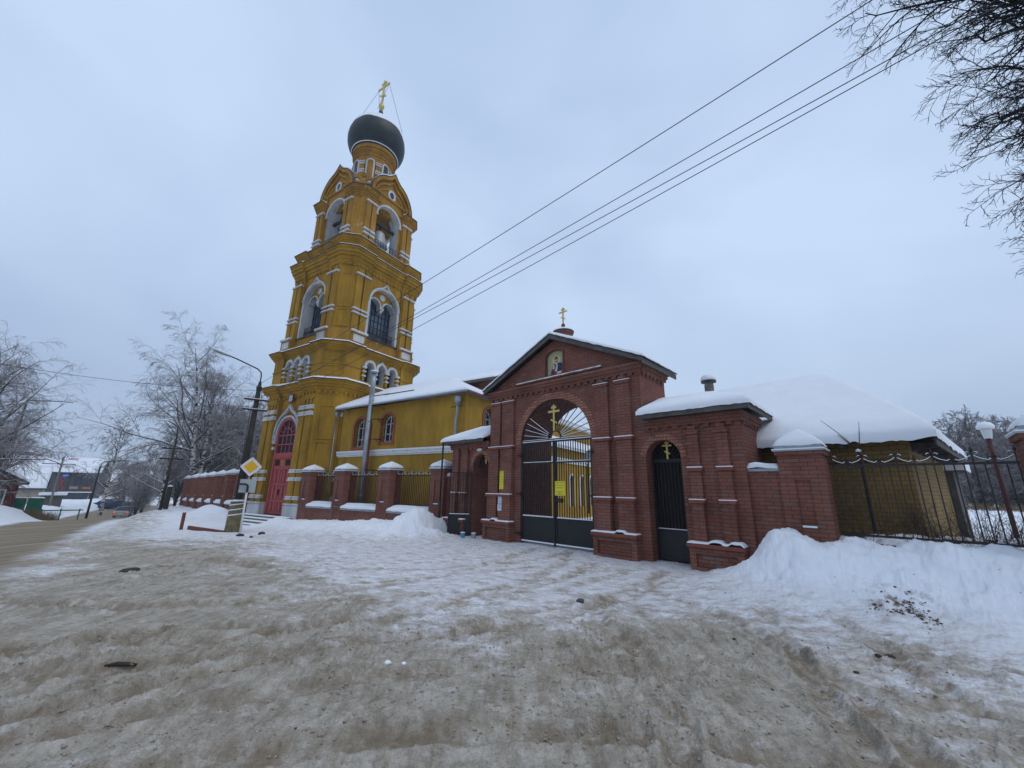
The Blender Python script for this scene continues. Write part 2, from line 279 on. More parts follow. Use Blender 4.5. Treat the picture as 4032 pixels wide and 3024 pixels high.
class MB:
    def __init__(s, T=None): s.v = []; s.f = []; s.T = T
    def P(s, p):
        if s.T: p = s.T(*p)
        s.v.append(tuple(p)); return len(s.v)-1
    def face(s, pts): s.f.append([s.P(p) for p in pts]); return s
    def box(s, x0, x1, y0, y1, z0, z1):
        i = [s.P(p) for p in ((x0, y0, z0), (x1, y0, z0), (x1, y1, z0), (x0, y1, z0), (x0, y0, z1), (x1, y0, z1), (x1, y1, z1), (x0, y1, z1))]
        for q in ((0, 3, 2, 1), (4, 5, 6, 7), (0, 1, 5, 4), (1, 2, 6, 5), (2, 3, 7, 6), (3, 0, 4, 7)): s.f.append([i[k] for k in q])
        return s
    def prism(s, poly, y0, y1):      # poly in (x,z)
        a = [s.P((x, y0, z)) for x, z in poly]; b = [s.P((x, y1, z)) for x, z in poly]; n = len(poly)
        s.f.append(a[:]); s.f.append(b[::-1])
        for k in range(n): s.f.append([a[k], b[k], b[(k+1) % n], a[(k+1) % n]])
        return s
    def band(s, inner, outer, y0, y1, closed=False):   # strip between two polylines (x,z)
        n = len(inner); A = [s.P((x, y0, z)) for x, z in inner]; B = [s.P((x, y0, z)) for x, z in outer]
        Cc = [s.P((x, y1, z)) for x, z in inner]; Dd = [s.P((x, y1, z)) for x, z in outer]
        for k in range(n if closed else n-1):
            j = (k+1) % n
            s.f += [[A[k], A[j], B[j], B[k]], [Cc[k], Dd[k], Dd[j], Cc[j]], [B[k], B[j], Dd[j], Dd[k]], [A[k], Cc[k], Cc[j], A[j]]]
        if not closed: s.f += [[A[0], B[0], Dd[0], Cc[0]], [A[-1], Cc[-1], Dd[-1], B[-1]]]
        return s
    def tube(s, pts, r, n=6, cap=True):
        pts = [Vector(s.T(*p)) if s.T else Vector(p) for p in pts]; rs = r if isinstance(r, (list, tuple)) else [r]*len(pts)
        rings = []
        for i, p in enumerate(pts):
            d = (pts[min(i+1, len(pts)-1)]-pts[max(i-1, 0)]).normalized()
            ref = Vector((0, 0, 1)) if abs(d.z) < 0.9 else Vector((1, 0, 0))
            a = d.cross(ref).normalized(); b = d.cross(a)
            ring = []
            for k in range(n):
                t = 2*math.pi*(k+0.5)/n; q = p+(a*math.cos(t)+b*math.sin(t))*rs[i]; s.v.append(tuple(q)); ring.append(len(s.v)-1)
            rings.append(ring)
        for i in range(len(rings)-1):
            for k in range(n):
                j = (k+1) % n; s.f.append([rings[i][k], rings[i][j], rings[i+1][j], rings[i+1][k]])
        if cap: s.f.append(rings[0][::-1]); s.f.append(rings[-1][:])
        return s
    def lathe(s, prof, cx=0, cy=0, n=24, a0=0, cap=True):
        rings = []
        for rr, z in prof:
            rings.append([s.P((cx+rr*math.cos(a0+2*math.pi*k/n), cy+rr*math.sin(a0+2*math.pi*k/n), z)) for k in range(n)])
        for i in range(len(rings)-1):
            for k in range(n):
                j = (k+1) % n; s.f.append([rings[i][k], rings[i][j], rings[i+1][j], rings[i+1][k]])
        if cap: s.f.append(rings[0][::-1]); s.f.append(rings[-1][:])
        return s
    SPLIT = {'rails', 'ledge', 'ledge_snow', 'rafters', 'white_moulding', 'moulding_snow', 'rail_snow', 'snow_guards', 'joint_rings', 'struts', 'transom_grilles', 'crossarm', 'fascia', 'corbel_tabs', 'rope_snow', 'cross_chains', 'pillars', 'pilaster_bands', 'colonnette_rings', 'bracket'}
    def build(s, name, m, parent=None, smooth=False, label=None):
        if name in s.SPLIT:
            par = list(range(len(s.v)))
            def fd(a):
                while par[a] != a: par[a] = par[par[a]]; a = par[a]
                return a
            for f in s.f:
                for q in f[1:]: par[fd(q)] = fd(f[0])
            comp = {}
            for f in s.f: comp.setdefault(fd(f[0]), []).append(f)
            gs = []
            for fs in comp.values():
                P = np.array([s.v[q] for f in fs for q in f]); gs.append([P.min(0)-.008, P.max(0)+.008, fs])
            ch = True
            while ch:
                ch = False
                for i in range(len(gs)):
                    for j in range(i+1, len(gs)):
                        if (gs[i][0] <= gs[j][1]).all() and (gs[j][0] <= gs[i][1]).all():
                            gs[i] = [np.minimum(gs[i][0], gs[j][0]), np.maximum(gs[i][1], gs[j][1]), gs[i][2]+gs[j][2]]; gs.pop(j); ch = True; break
                    if ch: break
            if len(gs) > 1:
                o = None
                for _, _, fs in gs:
                    ids = sorted({q for f in fs for q in f}); mp_ = {q: k for k, q in enumerate(ids)}
                    n_ = MB(); n_.v = [s.v[q] for q in ids]; n_.f = [[mp_[q] for q in f] for f in fs]
                    if getattr(s, 'open', False): n_.open = True
                    o = n_._build(name, m, parent, smooth, label)
                return o
        return s._build(name, m, parent, smooth, label)
    def _build(s, name, m, parent=None, smooth=False, label=None):
        me = bpy.data.meshes.new(name); me.from_pydata(s.v, [], s.f); me.validate(); me.update()
        bm = __import__('bmesh').new(); bm.from_mesh(me); __import__('bmesh').ops.recalc_face_normals(bm, faces=bm.faces) if not getattr(s, 'open', False) else None
        bm.to_mesh(me); bm.free(); me.update(); setuv(me)
        if smooth:
            me.polygons.foreach_set('use_smooth', [True]*len(me.polygons))
        o = newobj(name, me, parent, m)
        if label: o['label'] = label
        return o

def arch(c, hw, zs, kind='round', n=14, k=1.0):
    """polyline of an opening's head, left spring to right spring"""
    if kind == 'flat': return [(c-hw, zs), (c+hw, zs)]
    if kind == 'seg':
        h = 0.3*hw*k; Rr = (hw*hw+h*h)/(2*h); a = math.asin(hw/Rr)
        return [(c+Rr*math.sin(-a+2*a*i/n), zs-(Rr-h)+Rr*math.cos(-a+2*a*i/n)) for i in range(n+1)]
    p = [(c-hw*math.cos(math.pi*i/n), zs+k*hw*math.sin(math.pi*i/n)) for i in range(n+1)]
    if kind == 'keel':
        q = []
        for x, z in p:
            d = abs(x-c)/hw
            q.append((x, z+max(0, (0.32-d)/0.32)**1.6*hw*0.26))
        p = q
    return p

def wallseg(mb, u0, u1, z0, z1, ops=(), y=0.0, rmb=None, breaks=()):
    """wall face at depth y (outside is -y) with recessed or through openings"""
    zf = z1 if callable(z1) else (lambda u: z1)
    def quad(a, b_):
        xs = [a]+[q for q in sorted(breaks) if a < q < b_]+[b_]
        for p, q in zip(xs, xs[1:]): mb.face([(p, y, z0), (q, y, z0), (q, y, zf(q)), (p, y, zf(p))])
    cur = u0
    for o in sorted(ops, key=lambda o: o['c']):
        c, hw, zb, zs, d = o['c'], o['hw'], o['zb'], o['zs'], o['d']
        hd = arch(c, hw, zs, o.get('kind', 'round'), o.get('n', 14), o.get('k', 1.0)); rb = rmb or mb
        if c-hw > cur+1e-6: quad(cur, c-hw)
        if zb > z0+1e-6: mb.face([(c-hw, y, z0), (c+hw, y, z0), (c+hw, y, zb), (c-hw, y, zb)])
        for (xa, za), (xb, zb2) in zip(hd, hd[1:]):
            mb.face([(xa, y, za), (xb, y, zb2), (xb, y, zf(xb)), (xa, y, zf(xa))])
            rb.face([(xa, y, za), (xa, y+d, za), (xb, y+d, zb2), (xb, y, zb2)])
        rb.face([(c-hw, y, zb), (c-hw, y+d, zb), (c-hw, y+d, zs), (c-hw, y, zs)])
        rb.face([(c+hw, y, zb), (c+hw, y, zs), (c+hw, y+d, zs), (c+hw, y+d, zb)])
        if o.get('sill', True): rb.face([(c-hw, y, zb), (c+hw, y, zb), (c+hw, y+d, zb), (c-hw, y+d, zb)])
        if o.get('back'): (rb if o['back'] == 'r' else mb).face([(c-hw, y+d, zb), (c+hw, y+d, zb)]+[(x, y+d, z) for x, z in hd[::-1]])
        cur = c+hw
    if cur < u1-1e-6: quad(cur, u1)

def noise2(x, y, seed=0):
    x = np.asarray(x, float); y = np.asarray(y, float)
    xi = np.floor(x).astype(np.int64); yi = np.floor(y).astype(np.int64); xf = x-xi; yf = y-yi
    def h(a, b):
        n = (a*374761393+b*668265263+seed*1442695041) & 0x7fffffff
        n = ((n ^ (n >> 13))*1274126177) & 0x7fffffff
        return ((n ^ (n >> 16)) & 0xffff)/65535.0
    u = xf*xf*(3-2*xf); v = yf*yf*(3-2*yf)
    return (h(xi, yi)*(1-u)+h(xi+1, yi)*u)*(1-v)+(h(xi, yi+1)*(1-u)+h(xi+1, yi+1)*u)*v
def fbm(x, y, seed=0, oct=4, gain=0.5):
    s = 0; a = 1; t = 0
    x = np.asarray(x, float); y = np.asarray(y, float)
    for i in range(oct):
        c_, s_ = math.cos(.6+.9*i), math.sin(.6+.9*i); f = 2.03**i
        s = s+a*noise2((x*c_-y*s_)*f+i*17.3, (x*s_+y*c_)*f-i*9.1, seed+i); t += a; a *= gain
    return s/t
def smooth(a, b, x):
    t = np.clip((x-a)/(b-a), 0, 1); return t*t*(3-2*t)

def gridmesh(name, X, Y, Z, m, parent=None, attrs=None, smooth_=True, skirt=None):
    n, k = X.shape; v = np.stack([X, Y, Z], -1).reshape(-1, 3)
    i = np.arange(n*k).reshape(n, k)
    q = np.stack([i[:-1, :-1], i[1:, :-1], i[1:, 1:], i[:-1, 1:]], -1).reshape(-1, 4)
    me = bpy.data.meshes.new(name); me.vertices.add(len(v)); me.vertices.foreach_set('co', v.ravel())
    me.loops.add(q.size); me.loops.foreach_set('vertex_index', q.ravel())
    me.polygons.add(len(q)); me.polygons.foreach_set('loop_start', np.arange(0, q.size, 4)); me.polygons.foreach_set('loop_total', np.full(len(q), 4))
    me.update(calc_edges=True); me.polygons.foreach_set('use_smooth', np.full(len(q), smooth_))
    if attrs:
        for an, av in attrs.items():
            a = me.attributes.new(an, 'FLOAT', 'POINT'); a.data.foreach_set('value', av.ravel().astype(np.float32))
    me.validate(); me.update()
    return newobj(name, me, parent, m)

def snowslab(name, x0, x1, y0, y1, zf, th, parent, T=None, step=0.06, edge=0.12, seed=1, lump=0.3, m=None, label=None, under=0.0, rag=0.025):
    """lying snow over a surface zf(x,y); thins and rounds off at its edges"""
    nx = max(3, int((x1-x0)/step)); ny = max(3, int((y1-y0)/step))
    xs = np.linspace(x0, x1, nx); ys = np.linspace(y0, y1, ny); X, Y = np.meshgrid(xs, ys, indexing='ij')
    e = np.minimum(np.minimum(X-x0, x1-X), np.minimum(Y-y0, y1-Y)); f = np.sqrt(np.clip(e/edge, 0, 1)*(2-np.clip(e/edge, 0, 1)))
    base = zf(X, Y); top = base+th*(0.35+0.65*f)*(1-lump*0.5+lump*fbm(X*2.3+seed*3.7, Y*2.3, seed))
    bot = base-under-rag*2*np.clip(fbm(X*5.5+seed, Y*5.5, seed+9, 3, .6)-.32, 0, 1)
    XX = np.concatenate([X[:1], X, X[-1:]]); YY = np.concatenate([Y[:1], Y, Y[-1:]]); ZZ = np.concatenate([bot[:1], top, bot[-1:]])
    XX = np.concatenate([XX[:, :1], XX, XX[:, -1:]], 1); YY = np.concatenate([YY[:, :1], YY, YY[:, -1:]], 1)
    b2 = np.concatenate([bot[:1], bot, bot[-1:]])
    ZZ = np.concatenate([b2[:, :1], ZZ, b2[:, -1:]], 1)
    if T:
        P = T(XX, YY, ZZ); XX, YY, ZZ = P
    o = gridmesh(name, XX, YY, ZZ, m or M['snow'], parent)
    if label: o['label'] = label
    return o

def text(name, s, size, m, parent, loc, rot=(R_(90), 0, 0), ext=0.001, align='CENTER', sx=1.0):
    cu = bpy.data.curves.new(name, 'FONT'); cu.body = s; cu.size = size; cu.extrude = ext; cu.align_x = align; cu.align_y = 'CENTER'
    o = bpy.data.objects.new(name, cu); COL.objects.link(o)
    dg = bpy.context.evaluated_depsgraph_get(); me = bpy.data.meshes.new_from_object(o.evaluated_get(dg))
    bpy.data.objects.remove(o); bpy.data.curves.remove(cu)
    ob = newobj(name, me, parent, m); ob.location = loc; ob.rotation_euler = rot; ob.scale = (sx, 1, 1)
    return ob

def pol(az, d, z=0): return Vector((d*math.cos(R_(az)), d*math.sin(R_(az)), z))
# frames: gate (x along its front to the right, y into the yard), street facade of church and tower
G0 = Vector((3.241, 10.555, 0)); GA = R_(-44)
GX = Vector((math.cos(GA), math.sin(GA), 0)); GY = Vector((-math.sin(GA), math.cos(GA), 0))
def GW(x, y, z=0): return G0+GX*x+GY*y+Vector((0, 0, z))
TC = Vector((-11.095, 25.686, 0)); TA = R_(-32.2)
TX = Vector((math.cos(TA), math.sin(TA), 0)); TY = Vector((-math.sin(TA), math.cos(TA), 0))
def TW(x, y, z=0): return TC+TX*x+TY*y+Vector((0, 0, z))

# ================================================================== GROUND
SD = (math.cos(R_(132)), math.sin(R_(132)))
def seg_dist(X, Y, pts):
    best = np.full(X.shape, 1e9)
    for (ax, ay), (bx, by) in zip(pts, pts[1:]):
        dx, dy = bx-ax, by-ay; L = dx*dx+dy*dy
        t = np.clip(((X-ax)*dx+(Y-ay)*dy)/L, 0, 1); best = np.minimum(best, np.hypot(X-ax-t*dx, Y-ay-t*dy))
    return best
def inside(X, Y, poly):
    r = np.zeros(X.shape, bool)
    for (ax, ay), (bx, by) in zip(poly, poly[1:]+poly[:1]):
        c = (ay > Y) != (by > Y)
        with np.errstate(divide='ignore', invalid='ignore'): xi = (bx-ax)*(Y-ay)/(by-ay+1e-12)+ax
        r ^= c & (X < xi)
    return r
ROADR = [(-1, -14), (-3.4, 1.0), (-7.8, 6.7), (-9.7, 8.7), (-13.0, 12.3), (-17.9, 17.8), (-22.5, 23.5), (-28, 30.5), (-38, 42), (-52, 58), (-66, 78), (-72, 100), (-74, 180)]
ROADL = [(-12, -14), (-14.5, 4), (-20, 14), (-24.4, 19.6), (-29, 25.5), (-35, 32), (-46, 42), (-60, 56), (-75, 76), (-81, 100), (-83, 180)]
ROAD = ROADR+ROADL[::-1]
SAND = [(-30, -20), (-7.8, 6.7), (-9.7, 8.7), (-13.4, 12.8), (-12.4, 13.9), (-10.6, 12.9), (-8.3, 12.0), (-6.2, 10.2), (-4.3, 8.0), (-3.2, 7.1), (-1.4, 6.1), (-0.2, 5.6), (1.3, 5.9), (3.0, 5.9), (3.7, 5.3), (3.8, 4.4), (3.4, 3.4), (5, 0), (6, -20)]
def to_gate(X, Y):
    dx, dy = X-G0.x, Y-G0.y; return dx*GX.x+dy*GX.y, dx*GY.x+dy*GY.y
def to_tower(X, Y):
    dx, dy = X-TC.x, Y-TC.y; return dx*TX.x+dy*TX.y, dx*TY.x+dy*TY.y
TRACKS = [([(4.4, 6.0), (4.15, 4.9), (3.85, 4.1), (3.4, 3.2), (3.0, 2.4)], 0.10), ([(3.6, 6.3), (3.3, 5.3), (2.9, 4.4), (2.55, 3.6), (2.2, 2.8)], 0.11),
          ([(3.3, 8.4), (1.4, 6.85), (-.3, 5.65), (-1.6, 4.85), (-2.9, 3.85), (-4.2, 2.9)], 0.10), ([(2.9, 9.4), (1.0, 7.5), (-.8, 6.2), (-2.2, 5.4), (-3.7, 4.4), (-5.2, 3.6)], 0.10), ([(1.2, 9.8), (-.2, 8.9), (-1.8, 8.0), (-3.4, 7.2), (-5.4, 6.7)], 0.09),
          ([(-6.5, 3.0), (-4.2, 3.9), (-2.2, 4.6), (0.4, 5.5), (2.4, 7.4), (3.3, 9.2)], 0.12), ([(-6.8, 3.9), (-4.5, 4.8), (-2.6, 5.6), (-0.6, 6.5), (1.2, 8.3), (2.0, 10.2)], 0.12),
          ([(-5, 2.2), (-3, 3.2), (-1.4, 4.0), (0.3, 4.4), (2.2, 4.2), (4.5, 3.4)], 0.13), ([(-3.6, 2.0), (-1.8, 2.9), (-0.4, 3.3), (1.0, 3.3), (2.6, 2.7), (4.2, 2.0)], 0.13),
          ([(-2.6, 6.6), (-0.8, 7.1), (0.9, 8.2), (2.2, 9.4)], 0.10), ([(-10, 7.5), (-7.2, 6.2), (-5.2, 5.9), (-3.6, 6.3), (-2.0, 7.6), (-0.4, 9.6), (0.8, 12.4)], 0.12),
          ([(-9, 6.2), (-6.4, 5.1), (-4.3, 4.7), (-2.6, 5.0), (-0.8, 6.4), (1.0, 9.0), (1.8, 12.2)], 0.12), ([(2.2, 2.2), (2.9, 3.6), (3.1, 4.8), (2.9, 6.2), (2.3, 8.0)], 0.11),
          ([(0.6, 2.0), (1.2, 3.2), (1.4, 4.2), (1.3, 5.6), (0.9, 7.4)], 0.10), ([(-7, 9.5), (-4.5, 8.6), (-1.8, 8.8), (0.6, 10.2), (1.9, 11.9)], 0.11)]
def terrain(X, Y, fine=True):
    s = X*SD[0]+Y*SD[1]; r = np.hypot(X, Y)
    verge = np.interp(s, [0, 12, 25, 45, 63, 90, 130, 400], [0, 0, -.36, -.62, -1.5, -2.4, -2.7, -3.0])
    road = np.interp(s, [0, 12, 25, 36, 45, 60, 80, 100, 400], [0, 0, -.38, -.62, -1.15, -2.05, -3.1, -3.2, -3.4])
    inr = inside(X, Y, ROAD); dr = np.minimum(seg_dist(X, Y, ROADR), seg_dist(X, Y, ROADL)); sd = np.where(inr, -dr, dr)
    wgt = 1-smooth(0.0, 4.0, sd); z = verge*(1-wgt)+road*wgt
    gx, gy = to_gate(X, Y); tx, ty = to_tower(X, Y)
    yard = smooth(0.3, 2.5, gy)*smooth(-9, -7, gx); z = z+yard*0.22
    lump = fbm(X*0.9, Y*0.9, 3, 4); lump2 = fbm(X*2.7, Y*2.7, 8, 4)
    # right bank, ploughed against the wing and railing
    e = 0.55*(fbm(gx*0.8, gy*0.8, 21, 3)-0.5)
    hb = smooth(1.35, 2.75, gx+e)*(.45*smooth(-3.3, -0.2, gy+e*0.8)+.55*smooth(-2.0, -0.1, gy+e*0.8))
    hb2 = smooth(2.5, 3.1, gx)
    bank = hb*(0.42+0.42*hb2)*(0.80+0.42*lump)
    bank = bank+0.22*np.exp(-((gx-3.2)**2/0.30+(gy+0.55)**2/0.35))-0.12*np.exp(-((gx-3.75)**2/0.06+(gy+0.25)**2/0.3))
    bank = bank*(1-smooth(0.9, 2.2, gy)*0.75)
    # left bank in front of the railing, with one high heap by the wing
    lf = np.interp(tx, [1.5, 3.0, 5.5, 9, 12.2, 13.0, 14.4, 14.9], [0, .30, .34, .36, .62, .45, .12, 0])
    ly = smooth(-7.0, -4.6, ty+e)*1.0
    ly = np.where(ty > -3.6, np.maximum(0.55, ly*(1-smooth(-3.4, -2.6, ty)*0.6)), ly)
    bl = lf*ly*(0.75+0.5*lump)*(gx < -7.2)*smooth(-7.25, -7.7, gx)
    bl = bl+0.40*np.exp(-((((tx-12.45+1.2*(lump-.5))/1.0)**2+((ty+5.1+1.2*(lump2-.5))/0.8)**2))**1.3)*(0.6+0.8*lump2)
    bl = bl+0.24*np.exp(-(((tx-2.5)/0.5)**2+((ty+4.6)/0.5)**2))
    # heap behind the stairs, verge on the far side of the road
    bl = bl+0.42*np.exp(-(((tx+6.6)/1.0)**2+((ty+3.9)/0.8)**2))+0.35*np.exp(-(((tx+4.9)/1.2)**2+((ty+4.0)/0.6)**2))
    dl = seg_dist(X, Y, ROADL); left = (~inr) & (dl < seg_dist(X, Y, ROADR))
    fb = np.where(left, smooth(0.2, 2.2, dl)*(0.38+0.55*fbm(X*0.45, Y*0.45, 31, 3)), 0)
    dr2 = seg_dist(X, Y, ROADR); right = (~inr) & ~left
    rb = np.where(right & (s > 24), smooth(0.1, 1.4, dr2)*(0.10+0.45*fbm(X*0.5, Y*0.5, 41, 3)), 0)*smooth(24, 30, s)
    z = z+bank+bl+fb+rb
    # material masks
    ins = inside(X, Y, SAND); ds = seg_dist(X, Y, SAND); sds = np.where(ins, ds, -ds)
    wob = (fbm(X*1.1, Y*1.1, 51, 4)-0.5)*3.0
    sand = smooth(-2.0, 1.7, sds+wob*1.2)
    lane = np.exp(-(seg_dist(X, Y, [(-13, 13), (-17, 18.6), (-21.5, 24.5), (-27, 31)])/1.4)**2)*(s > 16)
    sand = np.maximum(sand, 0.62*lane)
    roadm = smooth(0.3, -0.5, sd+0.5*(lump-0.5))
    heap = np.clip((bank+bl)*3.2, 0, 1)
    sand = sand*(1-heap)
    dirt = np.zeros(X.shape)
    for px, py, a, b_ in ((4.72, -1.8, 0.34, 0.14), ):
        dirt = np.maximum(dirt, np.exp(-(((gx-px)/a)**2+((gy-py-0.0)/(b_*2))**2)))
    near = r < 26
    rut = np.zeros(X.shape); trk = np.zeros(X.shape)
    if fine:
        Xn, Yn = X[near], Y[near]; rr = np.zeros(Xn.shape); tk = np.zeros(Xn.shape)
        wx = Xn+0.22*(fbm(Xn*1.5, Yn*1.5, 61, 3)-0.5); wy = Yn+0.22*(fbm(Xn*1.5, Yn*1.5, 62, 3)-0.5)
        for k, (pts, hw) in enumerate(TRACKS):
            pp = np.array(pts); t = np.linspace(0, len(pp)-1, 28); ti = np.arange(len(pp))
            from_ = np.stack([np.interp(t, ti, pp[:, 0]), np.interp(t, ti, pp[:, 1])], 1)
            ker = np.array([1, 2, 3, 2, 1])/9; sm = np.stack([np.convolve(np.pad(from_[:, q], 2, 'edge'), ker, 'valid') for q in (0, 1)], 1)
            d = seg_dist(wx, wy, [tuple(q) for q in sm])
            fade = smooth(0.3, 0.62, fbm(Xn*0.8, Yn*0.8, 70+k, 3)+0.12)
            rr += fade*(-0.030*np.exp(-(d/hw)**4)+0.026*np.exp(-((d-hw*1.45)/(hw*0.38))**2)*(0.4+1.2*fbm(Xn*7, Yn*7, 90+k, 2)))
            tk = np.maximum(tk, fade*np.exp(-(d/(hw*1.3))**4))
        # churned clods: torn plateaus, crumbly ridges, smooth pressed flats between
        wx2 = Xn+.07*(fbm(Xn*7, Yn*7, 121, 3)-.5); wy2 = Yn+.07*(fbm(Xn*7, Yn*7, 122, 3)-.5)
        c1 = fbm(wx2*6.5, wy2*9.5, 101, 4, 0.62); c2 = fbm(wx2*17, wy2*23, 102, 4, 0.62); churn = smooth(0.36, 0.60, fbm(Xn*0.7, Yn*0.7, 103, 3))
        fine_ = fbm(Xn*42, Yn*50, 105, 2, 0.6)
        ca_, sa_ = math.cos(R_(36)), math.sin(R_(36)); al = wx*ca_+wy*sa_; ac = -wx*sa_+wy*ca_
        st1 = fbm(al*.9, ac*5.5, 131, 4, .6); st2 = fbm(al*1.6+9, ac*13, 132, 3, .6)
        streak = .016*smooth(.50, .56, st1)+.015*smooth(.52, .57, st2)
        plate = smooth(.50, .53, c1)*.015+smooth(.585, .605, c1)*.013
        bits = smooth(.54, .58, c2)*.015*smooth(.36, .52, c1)+smooth(.62, .65, c2)*.010
        hgt = streak*smooth(.35, .6, fbm(Xn*.6+3, Yn*.6, 133, 3))+(0.15+0.85*churn)*(plate+bits+.015*(c1-.5))+0.007*fine_+.010*(c2-.5)
        a = sand[near]*(1-roadm[near])
        q = a*(1.35*rr+.75*hgt)+(1-a)*(0.4*rr+0.42*hgt)
        hp1 = fbm(Xn*2.2, Yn*2.2, 112, 4, 0.55); q = q+heap[near]*(0.20*(hp1-.5)+0.10*(fbm(Xn*5.2, Yn*5.2, 111, 4, 0.62)-0.5)-.05*smooth(.56, .66, fbm(Xn*3.1, Yn*3.1, 115, 3)))
        fadeR = 1-smooth(18, 26, r[near]); rut[near] = q*fadeR*(1-0.75*roadm[near]); trk[near] = tk
    z = z+rut+0.05*(lump-0.5)*(1-roadm)
    return z, sand, roadm, heap, trk, dirt
def tz(x, y):
    z = terrain(np.array([[float(x)]]), np.array([[float(y)]]))[0]; return float(z[0, 0])

rad = [0.0, 1.2, 2.0]
while rad[-1] < 1500: q = rad[-1]; rad.append(q+min(max(.0105, .00115*q*q), (.008 if q < 55 else .02)*q))
rad = np.array(rad)
azs = np.concatenate([np.arange(30, 150, .085), np.arange(150, 390.01, 2.0)])
Rr, Aa = np.meshgrid(rad, np.radians(azs), indexing='ij')
GXX = Rr*np.cos(Aa); GYY = Rr*np.sin(Aa)
Zg, a1, a2, a3, a4, a5 = terrain(GXX, GYY)
gm = bpy.data.materials.new('winter_ground'); gm.use_nodes = True; t = gm.node_tree; b = t.nodes['Principled BSDF']
b.inputs['Roughness'].default_value = 0.85; b.inputs['Specular IOR Level'].default_value = 0.18
def at(n_):
    a = t.nodes.new('ShaderNodeAttribute'); a.attribute_name = n_; return a.outputs['Fac']
tcn = t.nodes.new('ShaderNodeTexCoord').outputs['Object']
def noi(scale, det=5, rough=0.6, sv=None, dist=0.0):
    n = t.nodes.new('ShaderNodeTexNoise'); n.inputs['Scale'].default_value = scale; n.inputs['Detail'].default_value = det
    n.inputs['Roughness'].default_value = rough; n.inputs['Distortion'].default_value = dist
    if sv:
        mpp = t.nodes.new('ShaderNodeMapping'); mpp.inputs['Scale'].default_value = sv[0]; mpp.inputs['Rotation'].default_value = (0, 0, sv[1])
        lnk(t, tcn, mpp.inputs[0]); lnk(t, mpp.outputs[0], n.inputs[0])
    else: lnk(t, tcn, n.inputs[0])
    return n.outputs['Fac']
def mth(op, a, b_=None, c_=None, clamp=False):
    n = t.nodes.new('ShaderNodeMath'); n.operation = op; n.use_clamp = clamp
    for i, v in enumerate((a, b_, c_)):
        if v is None: continue
        if isinstance(v, (int, float)): n.inputs[i].default_value = v
        else: lnk(t, v, n.inputs[i])
    return n.outputs[0]
def ramp(f, stops):
    n = t.nodes.new('ShaderNodeValToRGB'); e = n.color_ramp.elements
    while len(e) < len(stops): e.new(0.5)
    for q, (p, c_) in zip(e, stops): q.position = p; q.color = (*c_, 1) if len(c_) == 3 else c_
    lnk(t, f, n.inputs[0]); return n.outputs[0]
def mixc(f, a, b_, mode='MIX'):
    n = t.nodes.new('ShaderNodeMix'); n.data_type = 'RGBA'; n.blend_type = mode
    if isinstance(f, (int, float)): n.inputs[0].default_value = f
    else: lnk(t, f, n.inputs[0])
    for i, v in ((6, a), (7, b_)):
        if isinstance(v, tuple): n.inputs[i].default_value = (*v, 1)
        else: lnk(t, v, n.inputs[i])
    return n.outputs[2]
sandc = ramp(noi(2.2, 8, 0.68), [(0.28, (0.30, 0.262, 0.21)), (0.5, (0.45, 0.405, 0.345)), (0.72, (0.60, 0.555, 0.50))])
mud = ramp(noi(0.9, 7, 0.7, ((1, 2.1, 1), 0.6)), [(0.58, (0, 0, 0)), (0.68, (1, 1, 1))])
grit = ramp(noi(55, 6, 0.75), [(0.34, (0.80, 0.79, 0.77)), (0.62, (1.08, 1.08, 1.08))]); grit2 = ramp(noi(9, 8, 0.75, ((1, 1.6, 1), 0.3)), [(0.36, (0.80, 0.78, 0.75)), (0.60, (1.06, 1.06, 1.06))])
sandc = mixc(1.0, mixc(1.0, sandc, grit, 'MULTIPLY'), grit2, 'MULTIPLY')
smear = ramp(noi(1.0, 8, 0.66, ((9.5, 1.7, 1), R_(-54)), 0.35), [(0.36, (0.76, 0.73, 0.69)), (0.52, (1.0, 1.0, 1.0)), (0.66, (1.12, 1.12, 1.13))])
sandc = mixc(1.0, sandc, smear, 'MULTIPLY')
sandc = mixc(mth('MULTIPLY', mud, 0.6), sandc, (0.17, 0.115, 0.06))
trkf = mth('MULTIPLY', at('track'), ramp(noi(3.5, 8, 0.72), [(0.41, (0, 0, 0)), (0.56, (1, 1, 1))]))
sandc = mixc(mth('MULTIPLY', trkf, 0.55), sandc, (0.15, 0.105, 0.06))
snowc = ramp(noi(0.5, 5), [(0.35, (0.76, 0.78, 0.83)), (0.65, (0.84, 0.86, 0.89))])
packed = ramp(noi(3.2, 8, 0.7, ((1.0, 1.9, 1), 0.75)), [(0.34, (0.42, 0.36, 0.31)), (0.47, (0.68, 0.655, 0.66)), (0.60, (0.82, 0.83, 0.87))])
packed = mixc(1.0, packed, ramp(noi(16, 8, 0.75, ((1, 1.8, 1), 0.7)), [(0.36, (0.80, 0.78, 0.76)), (0.55, (1.03, 1.03, 1.03))]), 'MULTIPLY')
cl = mixc(at('heap'), packed, snowc)
far = t.nodes.new('ShaderNodeVectorMath'); far.operation = 'LENGTH'; lnk(t, tcn, far.inputs[0])
fr = t.nodes.new('ShaderNodeMapRange'); fr.inputs['From Min'].default_value = 17; fr.inputs['From Max'].default_value = 24; lnk(t, far.outputs['Value'], fr.inputs['Value'])
cl = mixc(fr.outputs[0], cl, snowc)
brk = mth('MULTIPLY_ADD', mth('SUBTRACT', noi(2.6, 10, 0.76, ((1.0, 1.9, 1), 0.5)), 0.5), 2.9, at('sand'))
sf = mth('MULTIPLY', ramp(brk, [(0.22, (0, 0, 0)), (0.78, (1, 1, 1))]), 1.0)
sf = mth('MULTIPLY', sf, mth('SUBTRACT', 1.0, mth('MULTIPLY', at('heap'), 0.95)))
cl = mixc(sf, cl, sandc)
